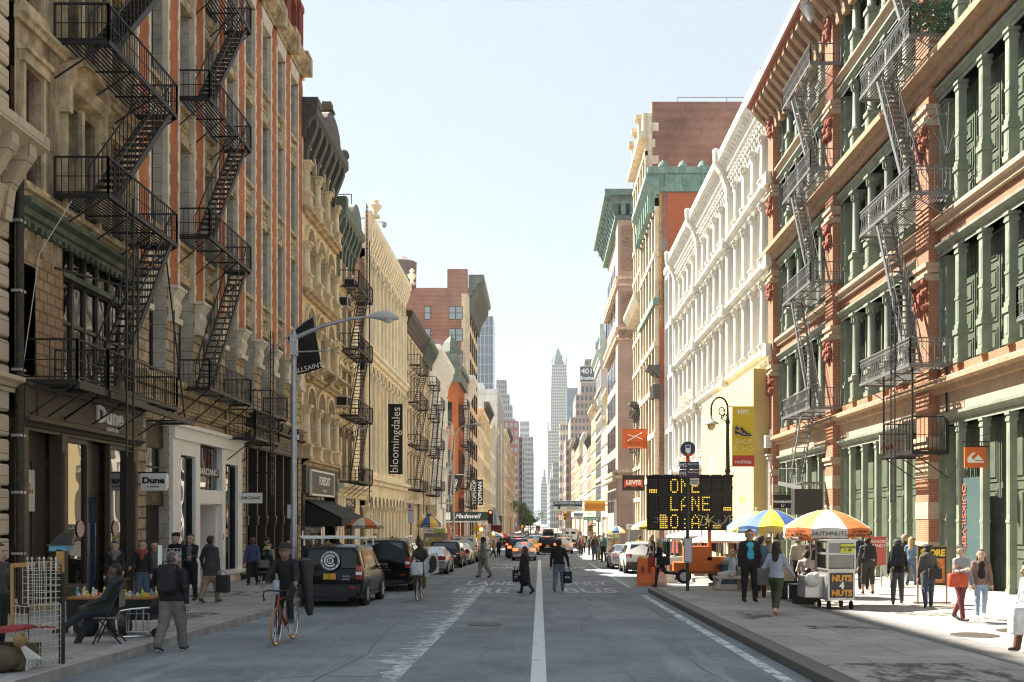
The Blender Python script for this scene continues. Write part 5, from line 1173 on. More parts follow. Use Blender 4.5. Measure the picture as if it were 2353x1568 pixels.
def car(kind, name, label, x, y=None, Y=None, W=1.85, L=4.7, H=1.7, paint=p_black, rot=0, group='cars in the street', lit=False, simple=False, lamp=None, X=None, bump=None, cat='car', extra=None, tint=gl_car):
    if Y is None: Y = F0*2.0/(y-CY-36.9)
    X = (x-CX)*Y/F0 if X is None else X
    t = thing(name, label, cat, (X, Y, rz(Y)), R(rot), group); t.rotation_euler[0] = -.0157 if abs(rot) < 20 else 0
    pf = PROF[kind]; hw = W/2; b = MB(); rings = []
    for s, zl, zb, zt, tw, ew in pf:
        w_ = hw*ew; half = [(0,zl*H),(w_*.88,zl*H),(w_*.96,(zl+.04)*H),(w_,(zl+(zb-zl)*.6)*H),(w_*.975,zb*H),(w_*tw*1.02,max(zt-.055,zb+.004)*H),(w_*tw*.9,max(zt-.012,zb+.008)*H),(0,zt*H)]
        rings.append([(px,s*L,pz) for px,pz in half] + [(-px,s*L,pz) for px,pz in half[-2:0:-1]])
    n = len(rings[0]); b.v = [p for g in rings for p in g]
    for i in range(len(rings)-1):
        for k in range(n): b.f.append((i*n+k,i*n+(k+1)%n,(i+1)*n+(k+1)%n,(i+1)*n+k)); b.m.append(0)
    b.f.append(tuple(range(n))[::-1]); b.m.append(0); b.f.append(tuple((len(rings)-1)*n+k for k in range(n))); b.m.append(0)
    wr = {'suv':.37,'sedan':.325,'van':.335}[kind]*(H/1.75 if kind != 'sedan' else H/1.42); wy = (.185*L, .80*L)
    for wyy in wy:
        for s in (-1,1): b.lathe([(wr*1.16,s*hw*.90),(wr*1.16,s*(hw+.006)),(wr*1.05,s*(hw+.008)),(wr*1.03,s*hw*.9)], (0,wyy,wr), 18, 1, 'x', cap=True)
    b.build('body', [paint, plastic], t, smooth=38)
    def P(i, k, e=0): v = rings[i][k]; return Vector((v[0], v[1], v[2]))
    ir = {'suv':(1,2),'sedan':(2,3),'van':(1,2)}[kind]; i0 = ir[1]; iw = {'suv':(4,5),'sedan':(5,6),'van':(4,5)}[kind]
    def glassquad(a, c, d, e, off, nm, m=tint):
        nr = (c-a).cross(e-a).normalized(); 
        if nr.dot(off) < 0: nr = -nr
        return [q+nr*.012 for q in (a,c,d,e)]
    A, B_ = P(ir[0],5), P(ir[1],6); kk = .90
    def rq(s, tt): # point on the sloping rear face
        q = A.lerp(B_, tt); return Vector((q.x*s*kk, q.y, q.z))
    g = MB(); g.poly(glassquad(rq(-1,.16 if kind != 'van' else .28), rq(1,.16 if kind != 'van' else .28), rq(1,.90), rq(-1,.90), Vector((0,-1,.3)), '')); g.build('rear_window', tint, t)
    for s, nm in ((1,'side_window'),(-1,'side_window')):
        g = MB(); idx = range(i0, iw[1])
        for i in idx:
            k = 4; j = 5
            a0, a1, c0, c1 = P(i,k), P(i+1,k), P(i,j), P(i+1,j)
            if i == i0: a0 = a0.lerp(a1,.08); c0 = c0.lerp(c1,.08)
            if i+1 == iw[1]:
                a1 = a0.lerp(a1,.80); c1 = a1.lerp(c0,.10)
            q = [a0.lerp(c0,.14), a1.lerp(c1,.14), a1.lerp(c1,.86), a0.lerp(c0,.86)]
            q = [q[0].lerp(q[1],.05), q[1].lerp(q[0],.05), q[2].lerp(q[3],.05), q[3].lerp(q[2],.05)]
            q = [Vector((s*v.x, v.y, v.z)) for v in q]; g.poly(glassquad(*q, Vector((s,0,.2)), ''))
        g.build(nm, tint, t)
    if not simple:
        a, c = P(iw[0],6), P(iw[1],5); g = MB(); f = lambda s,tt: Vector((a.lerp(c,tt).x*s*.93, a.lerp(c,tt).y, a.lerp(c,tt).z))
        g.poly(glassquad(f(-1,.08), f(1,.08), f(1,.92), f(-1,.92), Vector((0,1,.6)), '')); g.build('windscreen', tint, t)
    tm, rm = wheel_meshes(wr, .22)
    for wyy in wy:
        for s in (-1,1):
            wh = thing('wheel', None, None, (s*(hw-.10), wyy, wr)); wh.parent = t; put('tyre', tm, wh); put('rim', rm, wh)
    lm = red_on if lit else red_l; lz = lamp or {'suv':(.50,.62),'sedan':(.52,.66),'van':(.44,.66)}[kind]
    for s in (-1,1):
        g = MB(); w0 = hw*.93
        if kind == 'sedan': g.box(min(s*w0*.52,s*w0*.99),max(s*w0*.52,s*w0*.99),-.02,.16,lz[0]*H,lz[1]*H)
        elif lz[1]-lz[0] > .15: g.box(min(s*w0*.86,s*w0*1.03),max(s*w0*.86,s*w0*1.03),-.03,.20,lz[0]*H,lz[1]*H); g.box(min(s*w0*.85,s*w0*1.035),max(s*w0*.85,s*w0*1.035),-.034,.18,(lz[0]+.07)*H,(lz[0]+.12)*H,1)
        else: g.box(min(s*w0*.66,s*w0*1.02),max(s*w0*.66,s*w0*1.02),-.03,.2,lz[0]*H,lz[1]*H); g.box(min(s*w0*.78,s*w0*.96),max(s*w0*.78,s*w0*.96),-.036,.0,lz[0]*H+.02,lz[0]*H+.07,1)
        g.build('tail_light', [lm, white if not lit else red_on], t)
    if lit: MB().box(-.2,.2,pf[ir[1]][0]*L-.03,pf[ir[1]][0]*L+.02,.945*H,.965*H).build('brake_light', red_on, t)
    g = MB(); g.box(-hw*.92,hw*.92,-.07,.12,.22*H,.36*H); g.box(-hw*.8,hw*.8,-.075,.05,.17*H,.22*H,1)
    for s in (-1,1): g.box(min(s*hw*.6,s*hw*.8),max(s*hw*.6,s*hw*.8),-.078,-.06,.30*H,.33*H,2)
    g.build('bumper', [bump or paint, plastic, red_l], t, smooth=30)
    if True:
        MB().box(-.17,.17,-.05,-.02,.44*H,.44*H+.16).build('number_plate', plate if kind != 'sedan' or lit else plate_w, t)
    if not simple:
        for s in (-1,1):
            yy = pf[iw[1]][0]*L-.35; MB().ball((s*(hw+.1),yy,.60*H), .1, 6, sc=(1.2,.6,.8)).bar((s*hw*.9,yy,.58*H),(s*(hw+.1),yy,.6*H),.04).build('mirror', paint if kind != 'van' else plastic, t, smooth=50)
        MB().tube([(-hw*.5,-.03,.2*H),(-hw*.5,-.12,.16*H)], .03, 6).box(-.5,.5,-.03,.3,.1*H,.19*H).box(-hw*.96,hw*.96,.05,L*.98,.14*H,.2*H).build('underbody', plastic, t)
        if kind == 'suv':
            g = MB()
            for s in (-1,1): g.bar((s*hw*.66,.12*L,1.02*H),(s*hw*.66,.55*L,1.03*H),.05); g.bar((s*hw*.66,.14*L,.98*H),(s*hw*.66,.14*L,1.03*H),.05); g.bar((s*hw*.66,.53*L,.98*H),(s*hw*.66,.53*L,1.03*H),.05)
            g.build('roof_rail', chrome, t); MB().box(-hw*.3,hw*.3,-.045,.0,.39*H,.415*H).build('trim_strip', chrome, t)
    if extra: extra(t, W, L, H)
    return t
def van_extra(t, W, L, H):
    b = MB(); 
    for y in (.25,1.4,2.6): b.bar((-W*.42,y,H+.16),(W*.42,y,H+.16),.04)
    for s in (-1,1): b.bar((s*W*.42,.05,H+.17),(s*W*.42,3.0,H+.17),.05); 
    for y in (.25,1.4,2.6):
        for s in (-1,1): b.bar((s*W*.42,y,H-.05),(s*W*.42,y,H+.17),.04)
    for s in (-.42,.1,.42): b.bar((s*W,.06,H+.14),(s*W,.06,H+.36),.03)
    b.bar((-W*.45,.02,H+.20),(W*.45,.02,H+.20),.06); b.build('roof_rack', white, t)
    q = .76; zc = .735*H; L_ = lambda r0, r1, y, m, nm: MB().lathe([(r0*q,0),(r1*q,0),(r1*q,.006),(r0*q,.006)], (.02,y,zc), 36, axis='y', cap=False).build(nm, m, t)
    L_(.27,.345,-.052,white,'logo_ring'); L_(.001,.27,-.050,txt_k,'logo_disc'); L_(.001,.125,-.062,white,'logo_core')
    b = MB()
    for i in range(18):
        a0, a1 = R(38+i*15.8), R(38+(i+1)*15.8)
        b.add([(.02+q*rr*math.cos(aa), -.060, zc+q*rr*math.sin(aa)) for rr, aa in ((.165,a0),(.225,a0),(.225,a1),(.165,a1))], [(0,1,2,3)])
    b.build('logo_letter', white, t); nv = M('navy_lettering', (.04,.05,.16), .5, var=0)
    txt('lettering', 'EI', .19*q, nv, t, (.02,-.072,zc), ex=.004, bold=.006)
    for s_, a0, dr in (('CENTENNIAL ELEVATOR', 172, -1), ('INDUSTRIES, INC. EST. 1978', 190, 1)):
        n = len(s_)
        for i, ch in enumerate(s_):
            if ch == ' ': continue
            a = R(a0 + dr*(164 if dr < 0 else 160)*i/(n-1)); txt('lettering', ch, .058, txt_k, t, (.02+.308*q*math.cos(a),-.062,zc+.308*q*math.sin(a)), rot=(R(90), -(a-math.pi/2) if dr < 0 else -(a+math.pi/2), 0), ex=.002)
    MB().box(.35,.55,-.06,-.03,.43*H,.43*H+.12).build('flag_sticker', M('flag_sticker', (.4,.25,.28), .6, var=.6, vs=40), t)
    MB().box(-.004,.004,-.055,.02,.35*H,.97*H).bar((.35,-.05,.47*H),(.6,-.05,.47*H),.05,.04).build('door_seam', plastic, t)
    MB().box(.30,.72,-.05,-.03,.62*H,.86*H).build('door_pane', gl_black, t).rotation_euler = (-.075,0,0)
PARK = 'vehicles parked along the left kerb'; TRAF = 'vehicles queuing in the street'
car('van', 'van', 'black van with a round white company logo and roof rack, nearest parked vehicle', 0, Y=27.9, X=-5.72, W=1.8, L=4.45, H=1.72, paint=p_black, group=PARK, extra=van_extra, bump=plastic, cat='van', tint=gl_black)
car('suv', 'sport_utility', 'big glossy black four-by-four parked ahead of the black logo van', 0, Y=35.3, X=-5.42, W=2.0, L=5.2, H=1.86, paint=p_black, group=PARK, lamp=(.44,.64))
car('sedan', 'saloon_car', 'silver saloon car parked ahead of the big black four-by-four', 0, Y=50.2, X=-5.45, W=1.82, L=4.6, H=1.36, paint=p_silver, group=PARK)
car('van', 'people_carrier', 'dark grey people carrier with wide red lamps, ahead of the silver saloon', 0, Y=59.6, X=-5.55, W=1.95, L=5.0, H=1.62, paint=p_grey, group=PARK, lamp=(.50,.60))
car('sedan', 'saloon_car', 'white saloon car parked between the dark people carrier and the pale four-by-four', 0, Y=65.6, X=-5.3, W=1.78, L=4.5, H=1.38, paint=p_white, group=PARK)
car('suv', 'sport_utility', 'pale silver four-by-four with a dark rear window, parked beyond the white saloon', 0, Y=71.6, X=-5.3, W=1.95, L=4.8, H=1.82, paint=p_champ, group=PARK, lamp=(.46,.66))
car('suv', 'sport_utility', 'white sport utility car parked by the orange plastic barrier', 0, Y=51.0, X=5.12, W=1.74, L=4.4, H=1.6, paint=p_white, group='vehicles parked along the right kerb', bump=plastic)
car('sedan', 'saloon_car', 'grey saloon car parked just ahead of the white sport utility car on the right', 0, Y=57.2, X=4.9, W=1.8, L=4.5, H=1.4, paint=p_silver, group='vehicles parked along the right kerb')
car('sedan', 'saloon_car', 'silver saloon car with lit brake lights at the back of the left lane', 0, Y=75.5, X=-1.15, W=1.8, L=4.7, H=1.4, paint=p_silver, group=TRAF, lit=True)
car('suv', 'sport_utility', 'dark sport utility car with lit lamps right ahead of the silver braking saloon', 0, Y=82, X=-1.7, W=1.85, L=4.6, H=1.66, paint=p_blue, group=TRAF, lit=True)
car('suv', 'sport_utility', 'black tall four-by-four, farther of the two dark ones ahead of the silver saloon', 0, Y=88.3, X=-2.0, W=1.95, L=4.8, H=1.85, paint=p_black, group=TRAF, lit=True)
car('sedan', 'taxi_cab', 'yellow taxi cab peeping out between the dark cars in the left lane', 0, Y=95.5, X=-.95, W=1.85, L=4.8, H=1.48, paint=p_yel, group=TRAF, lit=True)
car('suv', 'sport_utility', 'black four-by-four with lit lamps beyond the man in jeans, in the bus lane', 0, Y=97, X=.75, W=1.95, L=4.8, H=1.78, paint=p_black, group=TRAF, lit=True)
car('suv', 'sport_utility', 'white sport utility car with lit lamps to the right of the man in jeans', 0, Y=103, X=2.45, W=1.85, L=4.5, H=1.66, paint=p_white, group=TRAF, lit=True)
car('suv', 'sport_utility', 'silver square four-by-four waiting between the two dark ones in the middle', 0, Y=113, X=-.5, W=1.95, L=4.7, H=1.85, paint=p_silver, group=TRAF)
car('suv', 'sport_utility', 'white car turned sideways across the junction behind the man in grey', 0, Y=106, X=-5.6, W=1.9, L=4.8, H=1.7, paint=p_white, group=TRAF, rot=62)
def boxtruck(name, label, X, Y, W, L, H, paint, cat, art=None, lit=False):
    t = thing(name, label, cat, (X, Y, rz(Y)), 0, TRAF); b = MB(); b.box(-W/2,W/2,0,L,.55,H); b.box(-W/2-.03,W/2+.03,-.03,.05,H-.1,H); b.build('body', paint, t)
    MB().box(-W*.45,W*.45,-.05,L,.3,.56).box(-W/2,W/2,-.08,.1,.4,.6).build('chassis', plastic, t)
    tm, rm = wheel_meshes(.45, .22)
    for s in (-1,1): wh = thing('wheel', None, None, (s*(W/2-.2), 1.2, .45)); wh.parent = t; put('tyre', tm, wh); put('rim', rm, wh)
    for s in (-1,1): MB().box(s*W*.42-.1,s*W*.42+.1,-.06,-.03,.62,.78).box(s*W*.42-.1,s*W*.42+.1,-.06,-.03,H-.3,H-.15).build('tail_light', red_on if lit else red_l, t)
    if art: art(t, W, H)
    return t
def tart(t, W, H):
    MB().box(-W*.38,-W*.08,-.03,-.01,H*.72,H*.84).box(W*.08,W*.38,-.03,-.01,H*.72,H*.84).build('rear_window', gl_black, t); MB().box(-W*.4,W*.4,-.03,-.01,H*.28,H*.42).build('rear_panel', plastic, t)
    b = MB(); 
    for a in (40,140): b.bar((-math.cos(R(a))*.5,-.04,H*.52-math.sin(R(a))*.4),(math.cos(R(a))*.5,-.04,H*.52+math.sin(R(a))*.4),.1,.16)
    b.build('emblem', M('grey_emblem', (.25,.25,.24), .6), t)
boxtruck('armoured_truck', 'tall white square-backed truck with two small rear windows beyond the junction', 4.45, 150, 2.1, 6, 2.75, p_white, 'truck', tart)
def bart(t, W, H): MB().box(-W*.44,W*.44,-.03,-.01,H*.55,H*.82).build('rear_window', gl_black, t); MB().box(-W*.4,W*.4,-.03,-.01,H*.2,H*.5).build('poster', M('dark_bus_poster', (.16,.10,.10), .6, var=.7, vs=2), t)
boxtruck('city_bus', 'dark-backed city bus with a poster on its rear, farther down the bus lane', 2.0, 236, 2.55, 11, 3.05, carpaint('bus_blue', (.09,.10,.13)), 'bus', bart, True)
boxtruck('double_decker_bus', 'small red bus far down the empty road', -1.0, 600, 2.55, 10, 3.6, p_red, 'bus', bart)
car('sedan', 'taxi_cab', 'orange taxi cab alone on the far empty stretch of road', 0, Y=455, X=-1.3, W=1.85, L=4.8, H=1.5, paint=p_yel, simple=True, group=TRAF)
pc = [p_black, p_silver, p_grey, p_blue, p_white, p_black]
lab_far = 'small parked car in the long row along the far left kerb'
protos = [car(k, 'far_car', lab_far, 0, Y=158+i*7.4, X=-5.4, W=1.85, L=4.6, H=h, paint=pc[i], simple=True, group='long row of far parked cars') for i, (k, h) in enumerate([('suv',1.7),('sedan',1.45),('suv',1.75),('van',1.7),('sedan',1.42)])]
for i in range(5, 38):
    c = copy_tree(protos[i % 5]); Yc = 158+i*7.4; c.location = (-5.4+rnd.uniform(-.15,.15), Yc, rz(Yc))
for i in range(9):
    c = copy_tree(protos[(i*2) % 5]); Yc = 175+i*21; c.location = (7.6+rnd.uniform(-.3,.3), Yc, rz(Yc)); c['label'] = 'small far car parked along the right kerb beyond the junction'; c['group'] = 'far cars along the right kerb'
for i, (xx, Yc, lb) in enumerate(((1.6,275,'far dark car just past the dark-backed bus'),(-.8,640,'tiny far car near the small red bus'),(4.8,300,'far car beside the pale right-hand fronts'),(5.2,190,'far car behind the white square-backed truck'))):
    c = copy_tree(protos[i]); c.location = (xx, Yc, rz(Yc)); c['label'] = lb; c['group'] = TRAF
# ================================================================= street furniture
grn_pole = M('dark_green_pole', (.035,.055,.03), .5, var=.2, vs=6)
def cobra(label, X, Y, zt, reach, rise, base=.15, r=.085, group='curved-arm street lamps', curve=False):
    t = thing('street_lamp', label, 'street lamp', (X, Y, rz(Y)+base), 0, group); h = zt-rz(Y)-base
    MB().lathe([(.2,0),(.2,.25),(.12,.4),(r*1.15,.7),(r*.85,h),(.03,h+.12)], (0,0,0), 12).build('pole', galv, t, smooth=50)
    if curve: pts = [(0,0,h-.6),(.08,0,h+rise*.5),(reach*.3,0,h+rise*.88),(reach*.6,0,h+rise),(reach,0,h+rise*1.02)]
    else: pts = [(0,0,h-.15),(reach*.35,0,h+rise*.42),(reach*.7,0,h+rise*.85),(reach,0,h+rise)]
    b = MB().tube(pts, [.07,.055,.045,.04,.04][:len(pts)], 8)
    if not curve: b.tube([(0,0,h-.55),(reach*.5,0,h-.5)], .022, 6).box(-.1,.1,-.1,.1,h-.65,h-.05)
    b.build('arm', galv, t, smooth=50)
    e = pts[-1]; MB().tube([(e[0]-.15,0,e[2]),(e[0]+.1,0,e[2]+.02),(e[0]+.4,0,e[2]+.0),(e[0]+.72,0,e[2]-.05)], [.05,.12,.17,.05], 10).build('lamp_head', M('lamp_grey', (.5,.5,.49), .5), t, smooth=50)
    MB().ball((e[0]+.42,0,e[2]-.1), .13, 8, sc=(1.2,.8,.8)).build('lens', M('lamp_lens', (.6,.62,.6), .15, var=0), t, smooth=50)
    return t
cobra('tall galvanised street lamp with a long straight arm in front of the dark flagged shop', -7.2, 30.0, 7.45, 2.35, .5)
cobra('curved-arm street lamp rising in front of the orange corner building', -6.9, 82, 7.6, 1.7, 1.9, curve=True)
cobra('farther curved-arm lamp beyond the crossing on the left', -7.0, 170, 7.0, 1.9, 1.7, curve=True)
cobra('small curved-arm lamp beside the far parked cars', -7.0, 215, 6.2, 2.2, 1.6, curve=True)
cobra('tiny curved-arm lamp farthest down the left kerb', -7.0, 265, 6.0, 2.4, 1.6, curve=True)
b = MB(); t = bpy.data.objects['street_lamp']; MB().box(-.18,-.02,-.06,.06,2.3,2.7).tube([(.09,0,4.6),(.09,0,4.75)], .06, 6).bar((0,0,5.0),(2.2,.9,5.0),.012).build('bracket', galv, t)
# ornate bishop's crook lamp with banner
Yo = 45.0; Xo = (1672-CX)*Yo/F0; t = thing('ornate_street_lamp', 'ornate dark street lamp with a scrolled hook and bell shade', 'street lamp', (Xo, Yo, rz(Yo)+.15)); h = zat(945, Yo)-rz(Yo)-.15
od = M('dark_lamp_iron', (.028,.018,.014), .5, var=.2)
MB().lathe([(.25,0),(.25,.3),(.18,.5),(.15,1.1),(.11,1.2),(.095,2.6),(.10,3.6),(.16,3.7),(.24,3.85),(.24,3.9),(.12,4.0),(.09,4.5),(.14,4.6),(.10,4.7),(.07,h-.6),(.11,h-.5),(.06,h-.3),(.05,h)], (0,0,0), 12).build('pole', od, t, smooth=50)
b = MB(); b.tube([(0,0,h-.2)] + [(-.36+.36*math.cos(R(a)),0,h+.12+.48*math.sin(R(a))) for a in range(0,181,15)] + [(-.72,0,h-.2)], .045, 7)
b.tube([(-.12-.22*(1-a/700)*(1-math.cos(R(a)))*.8,0,h-.05+.24*(1-a/700)*math.sin(R(a))) for a in range(-90,520,25)], .025, 5); b.tube([(-.15+.13*math.cos(R(a)),0,h-.28+.13*math.sin(R(a))) for a in range(0,331,30)], .025, 5); b.build('scroll', od, t, smooth=50)
MB().lathe([(.05,h-.2),(.06,h-.35),(.13,h-.42),(.32,h-.52),(.34,h-.58),(.2,h-.6)], (-.72,0,0), 14, cap=False).build('shade', M('bell_shade', (.45,.42,.34), .5), t, smooth=50); MB().ball((-.72,0,h-.66), .17, 8, sc=(1,1,1.2)).build('globe', M('lamp_globe', (.55,.42,.16), .3, var=0), t, smooth=50)
bw_, z1_, z0_ = 51*Yo/F0, zat(935, Yo), zat(1072, Yo); xb = (1682-CX)*Yo/F0
t = thing('lamp_banner', 'yellow lamp-post banner with a blue sandal and the words SHOP SOHO', 'banner', (xb, Yo-.03, 0)); bsk = M('banner_yellow', (.62,.46,.035), .75, var=.05)
MB().grid(lambda u,v: (u*bw_, .04*math.sin(v*5), z0_+.48+v*(z1_-z0_-.48)), 4, 8).build('cloth', bsk, t); MB().grid(lambda u,v: (u*bw_, .0, z0_+v*.48), 2, 2).build('red_panel', M('banner_red', (.42,.05,.035), .75), t)
txt('lettering', 'NYC', .24, txt_w, t, (bw_/2,-.05,z1_-.24), bold=.012); txt('lettering', 'SHOP\nSOHO', .30, M('pale_yellow_letters', (.75,.66,.30), .7, var=0), t, (bw_/2,-.06,z0_+.92), ex=.01); txt('lettering', 'melissa', .25, txt_w, t, (bw_/2,-.02,z0_+.2))
sh = M('blue_sandal', (.03,.03,.10), .35, var=.3, vs=12); b = MB(); zc = z1_-1.12
for pts in ([(.1,.12),(.18,.1),(.24,-.12),(.12,-.14)], [(.1,.02),(.3,.0),(.55,-.16),(.86,-.18),(.86,-.24),(.5,-.24),(.25,-.1)], [(.12,.3),(.2,.34),(.32,.2),(.3,.12),(.14,.16)], [(.32,.22),(.46,.26),(.6,.0),(.5,-.1)], [(.5,.06),(.62,.04),(.74,-.12),(.66,-.18)], [(.66,-.04),(.76,-.06),(.86,-.16),(.8,-.2)]):
    b.ext([(p[0]*bw_+.0, zc+p[1]*.75) for p in pts], 'xz', -.07, -.055)
b.build('printed_sandal', sh, t)
MB().bar((-.15,.03,z1_),(bw_,.03,z1_),.03).bar((-.15,.03,z0_),(bw_,.03,z0_),.03).build('bracket', od, t)
# bus stop pole
p = gp(1580, 1358, .15); t = thing('bus_stop_sign', 'dark green bus stop pole with a round blue bus sign and route panels', 'bus stop', p); h = zat(1012, p.y)-p.z
MB().lathe([(.055,0),(.055,h-.5)], (0,0,0), 8).build('pole', grn_pole, t); k = p.y/F0
MB().lathe([(.245,-.02),(.245,.02)], (0,-.06,h-.29), 28, axis='y').build('disc', M('sign_navy', (.022,.035,.07), .5, var=0), t)
MB().box(-.08,.08,-.1,-.08,h-.40,h-.16).box(-.06,.06,-.105,-.1,h-.26,h-.18,1).box(-.03,-.1+.15,-.1,-.08,h-.44,h-.40).build('bus_symbol', [txt_w, M('sign_navy', (0,0,0))], t)
MB().lathe([(.07,0),(.07,.16)], (0,-.02,h-.72), 8).build('red_collar', M('red_collar', (.55,.07,.03), .5), t)
b = MB().ext([(.24*math.cos(R(a)),h-.29+.24*math.sin(R(a))) for a in range(215,326,10)]+[(.0,h-.46)], 'xz', -.1, -.085).build('red_segment', M('sign_red', (.45,.06,.03), .5, var=0), t)
for z0, z1, c, s1, s2 in ((h-.95,h-.70,(.03,.045,.085),'M5','South Ferry'),(h-1.22,h-.97,(.06,.02,.05),'M5','South Ferry')):
    MB().box(-.28,.36,-.1,-.07,z0,z1).build('route_panel', M('route_'+str(c[0]), c, .5, var=0), t); txt('lettering', s1, .17, txt_w, t, (-.15,-.105,(z0+z1)/2)); txt('lettering', s2, .075, txt_w, t, (.17,-.105,(z0+z1)/2+.05))
MB().box(.06,.36,-.1,-.07,h-1.45,h-1.24).build('route_panel', M('grey_panel', (.6,.59,.56), .5, var=0), t); txt('lettering', 'Broadway &\nSpring St', .065, txt_k, t, (.21,-.105,h-1.345))
z0 = zat(1293, p.y)-p.z; z1 = zat(1238, p.y)-p.z; MB().box(-.13,.13,-.13,-.05,z0,z1).build('timetable_box', M('timetable_frame', (.4,.4,.42), .5), t); MB().box(-.10,.10,-.136,-.13,z0+.05,z1-.05).build('timetable', M('timetable_paper', (.58,.58,.62), .6, var=.12, vs=25), t)
# portable message board
Ym = 38.6; k = Ym/F0; zg = rz(Ym)+.15; X = lambda x: (x-CX)*k; Z = lambda y: HC+(CY-y)*k-zg; Xm = X(1630)
org = M('safety_orange', (.62,.15,.025), .5, var=.12, vs=3)
t = thing('message_board', 'orange trailer carrying a big black lamp board that reads ONE LANE', 'message board', (Xm, Ym, zg)); bx0, bx1, bz0, bz1 = X(1487)-Xm, X(1681)-Xm, Z(1219), Z(1097)
MB().box(bx0,bx1,-.2,.1,bz0,bz1).box(bx0-.03,bx1+.03,-.3,.12,bz1,bz1+.06).build('board', M('board_black', (.012,.010,.008), .7, var=0), t)
G7 = {'O':'01110 10001 10001 10001 10001 10001 01110','N':'10001 11001 10101 10101 10011 10001 10001','E':'11111 10000 10000 11110 10000 10000 11111','L':'10000 10000 10000 10000 10000 10000 11111','A':'00100 01010 10001 10001 11111 10001 10001',' ':'00000 00000 00000 00000 00000 00000 00000','_':'00000 00000 00000 00000 00000 11111 11111','=':'11110 11111 11111 11111 11110 11111 11111','D':'11110 10001 10001 10001 10001 10001 11110','i':'00010 00000 00100 00010 00100 00000 00100'}
rows = ['_ ONE   ', '  LANE _', ' =OiAi_ ']; lit = MB(); dim = MB(); bw_ = (bx1-bx0)/8; bh_ = (bz1-bz0)/3
for ri, rw in enumerate(rows):
    for ci in range(8):
        gly = G7[rw[ci]].split()
        for j in range(7):
            for i in range(5):
                cx_ = bx0+bw_*(ci+.5)+(i-2)*.062; cz = bz1-bh_*(ri+.5)+(3-j)*.078; q = lit if gly[j][i] == '1' else dim
                q.box(cx_-.017,cx_+.017,-.215,-.2,cz-.021,cz+.021)
lit.build('lit_lamps', M('amber_pixel', (1,.62,.08), .5, var=0, emit=.28), t); dim.build('unlit_lamps', M('dim_pixel', (.06,.052,.042), .6, var=0), t)
b = MB()
for ri in range(1,3): b.box(bx0,bx1,-.21,-.2,bz1-bh_*ri-.05,bz1-bh_*ri+.05)
for i in range(7): b.box(bx0+.15+i*.45,bx0+.5+i*.45,-.28,-.1,bz1+.06,bz1+.09)
b.build('board_trim', M('board_grey', (.035,.03,.025), .7, var=0), t)
gw = M('graffiti_cream', (.62,.58,.36), .7, var=0); gv = M('graffiti_lilac', (.55,.40,.55), .7, var=0); sc = lambda pts, cx_, cz, s: [(cx_+x*s,-.225,cz+z*s) for x,z in pts]
b = MB(); 
for st_ in ([(-.9,.6),(-.5,.5),(-.65,-.2),(-.85,-.5)],[(-.55,.5),(0,.35),(-.25,-.3),(-.6,-.35)],[(0,.6),(.1,-.5),(.12,.1),(.6,.55),(.2,.1),(.9,-.25),(.5,-.55),(1.2,-.55),(1.3,-.3),(.7,-.35)]): b.tube(sc(st_, -.1, bz0+.33, .40), .022, 4)
for st_ in ([(0,.5),(.3,.0),(.6,.5)],[(.3,0),(.15,-.4)],[(.75,-.4),(.75,.5),(1.2,.4),(1.1,.1),(.75,.0)]): b.tube(sc(st_, .52, bz0+.42, .28), .016, 4)
b.build('graffiti', gw, t); b = MB()
for st_ in ([(-.9,.1),(-.5,.2),(-.6,-.4),(-.9,-.3)],[(-.5,.0),(-.3,.1),(-.35,-.15),(-.1,-.05),(0,.5),(.3,.3),(.1,-.1),(.5,-.1),(.55,.3)]): b.tube(sc(st_, bx0+.55, bz0+.42, .34), .012, 4)
for st_ in ([(0,.4),(.02,-.4)],[(.35,.3),(.05,0),(.4,-.35)],[(.6,0),(.5,-.25),(.75,-.25),(.7,.05)],[(.95,.5),(.9,-.2)]): b.tube(sc(st_, bx1-.55, bz0+.3, .26), .012, 4)
b.build('graffiti', gv, t)
MB().bar((0,.0,.7),(0,.0,bz0),.12).bar((-.35,0,.75),(-.3,-.05,bz0+.05),.03).build('mast', org, t)
b = MB().box(X(1548)-Xm,X(1712)-Xm,-.5,.5,.38,.46); b.box(X(1548)-Xm,X(1690)-Xm,-.45,.45,.46,.78); b.box(X(1572)-Xm,X(1632)-Xm,-.4,.4,.78,1.38); b.box(X(1622)-Xm,X(1668)-Xm,-.4,.4,.78,.98); b.box(X(1570)-Xm,X(1636)-Xm,-.44,-.4,.78,.86); b.build('trailer_body', org, t)
MB().bar((X(1540)-Xm,-.52,.42),(X(1722)-Xm,-.52,.42),.1).bar((X(1722)-Xm,-.5,.42),(X(1740)-Xm,0,.42),.08).build('trailer_frame', M('rust_orange', (.35,.10,.03), .7, var=.3), t)
tm, rm = wheel_meshes(.27,.22)
for dx, dy in ((X(1567)-Xm,-.5),(X(1648)-Xm,.5)): wh = thing('wheel', None, None, (dx,dy,.27), R(90)); wh.parent = t; put('tyre', tm, wh); put('rim', rm, wh)
MB().box(X(1640)-Xm,X(1668)-Xm,-.45,.2,0,.36).build('leg', plastic, t); b = MB()
for st_ in ([(-.9,-.4),(-.6,.4),(-.4,-.4)],[(-.2,.3),(-.5,.1),(-.15,-.1),(-.4,-.4)],[(.1,.4),(.1,-.4)],[(.3,.3),(.8,.3)],[(.55,.3),(.6,-.5)]): b.tube([(X(1655)-Xm+x*.32,-.46,.62+z*.22) for x,z in st_], .02, 4)
b.build('graffiti', txt_k, t)
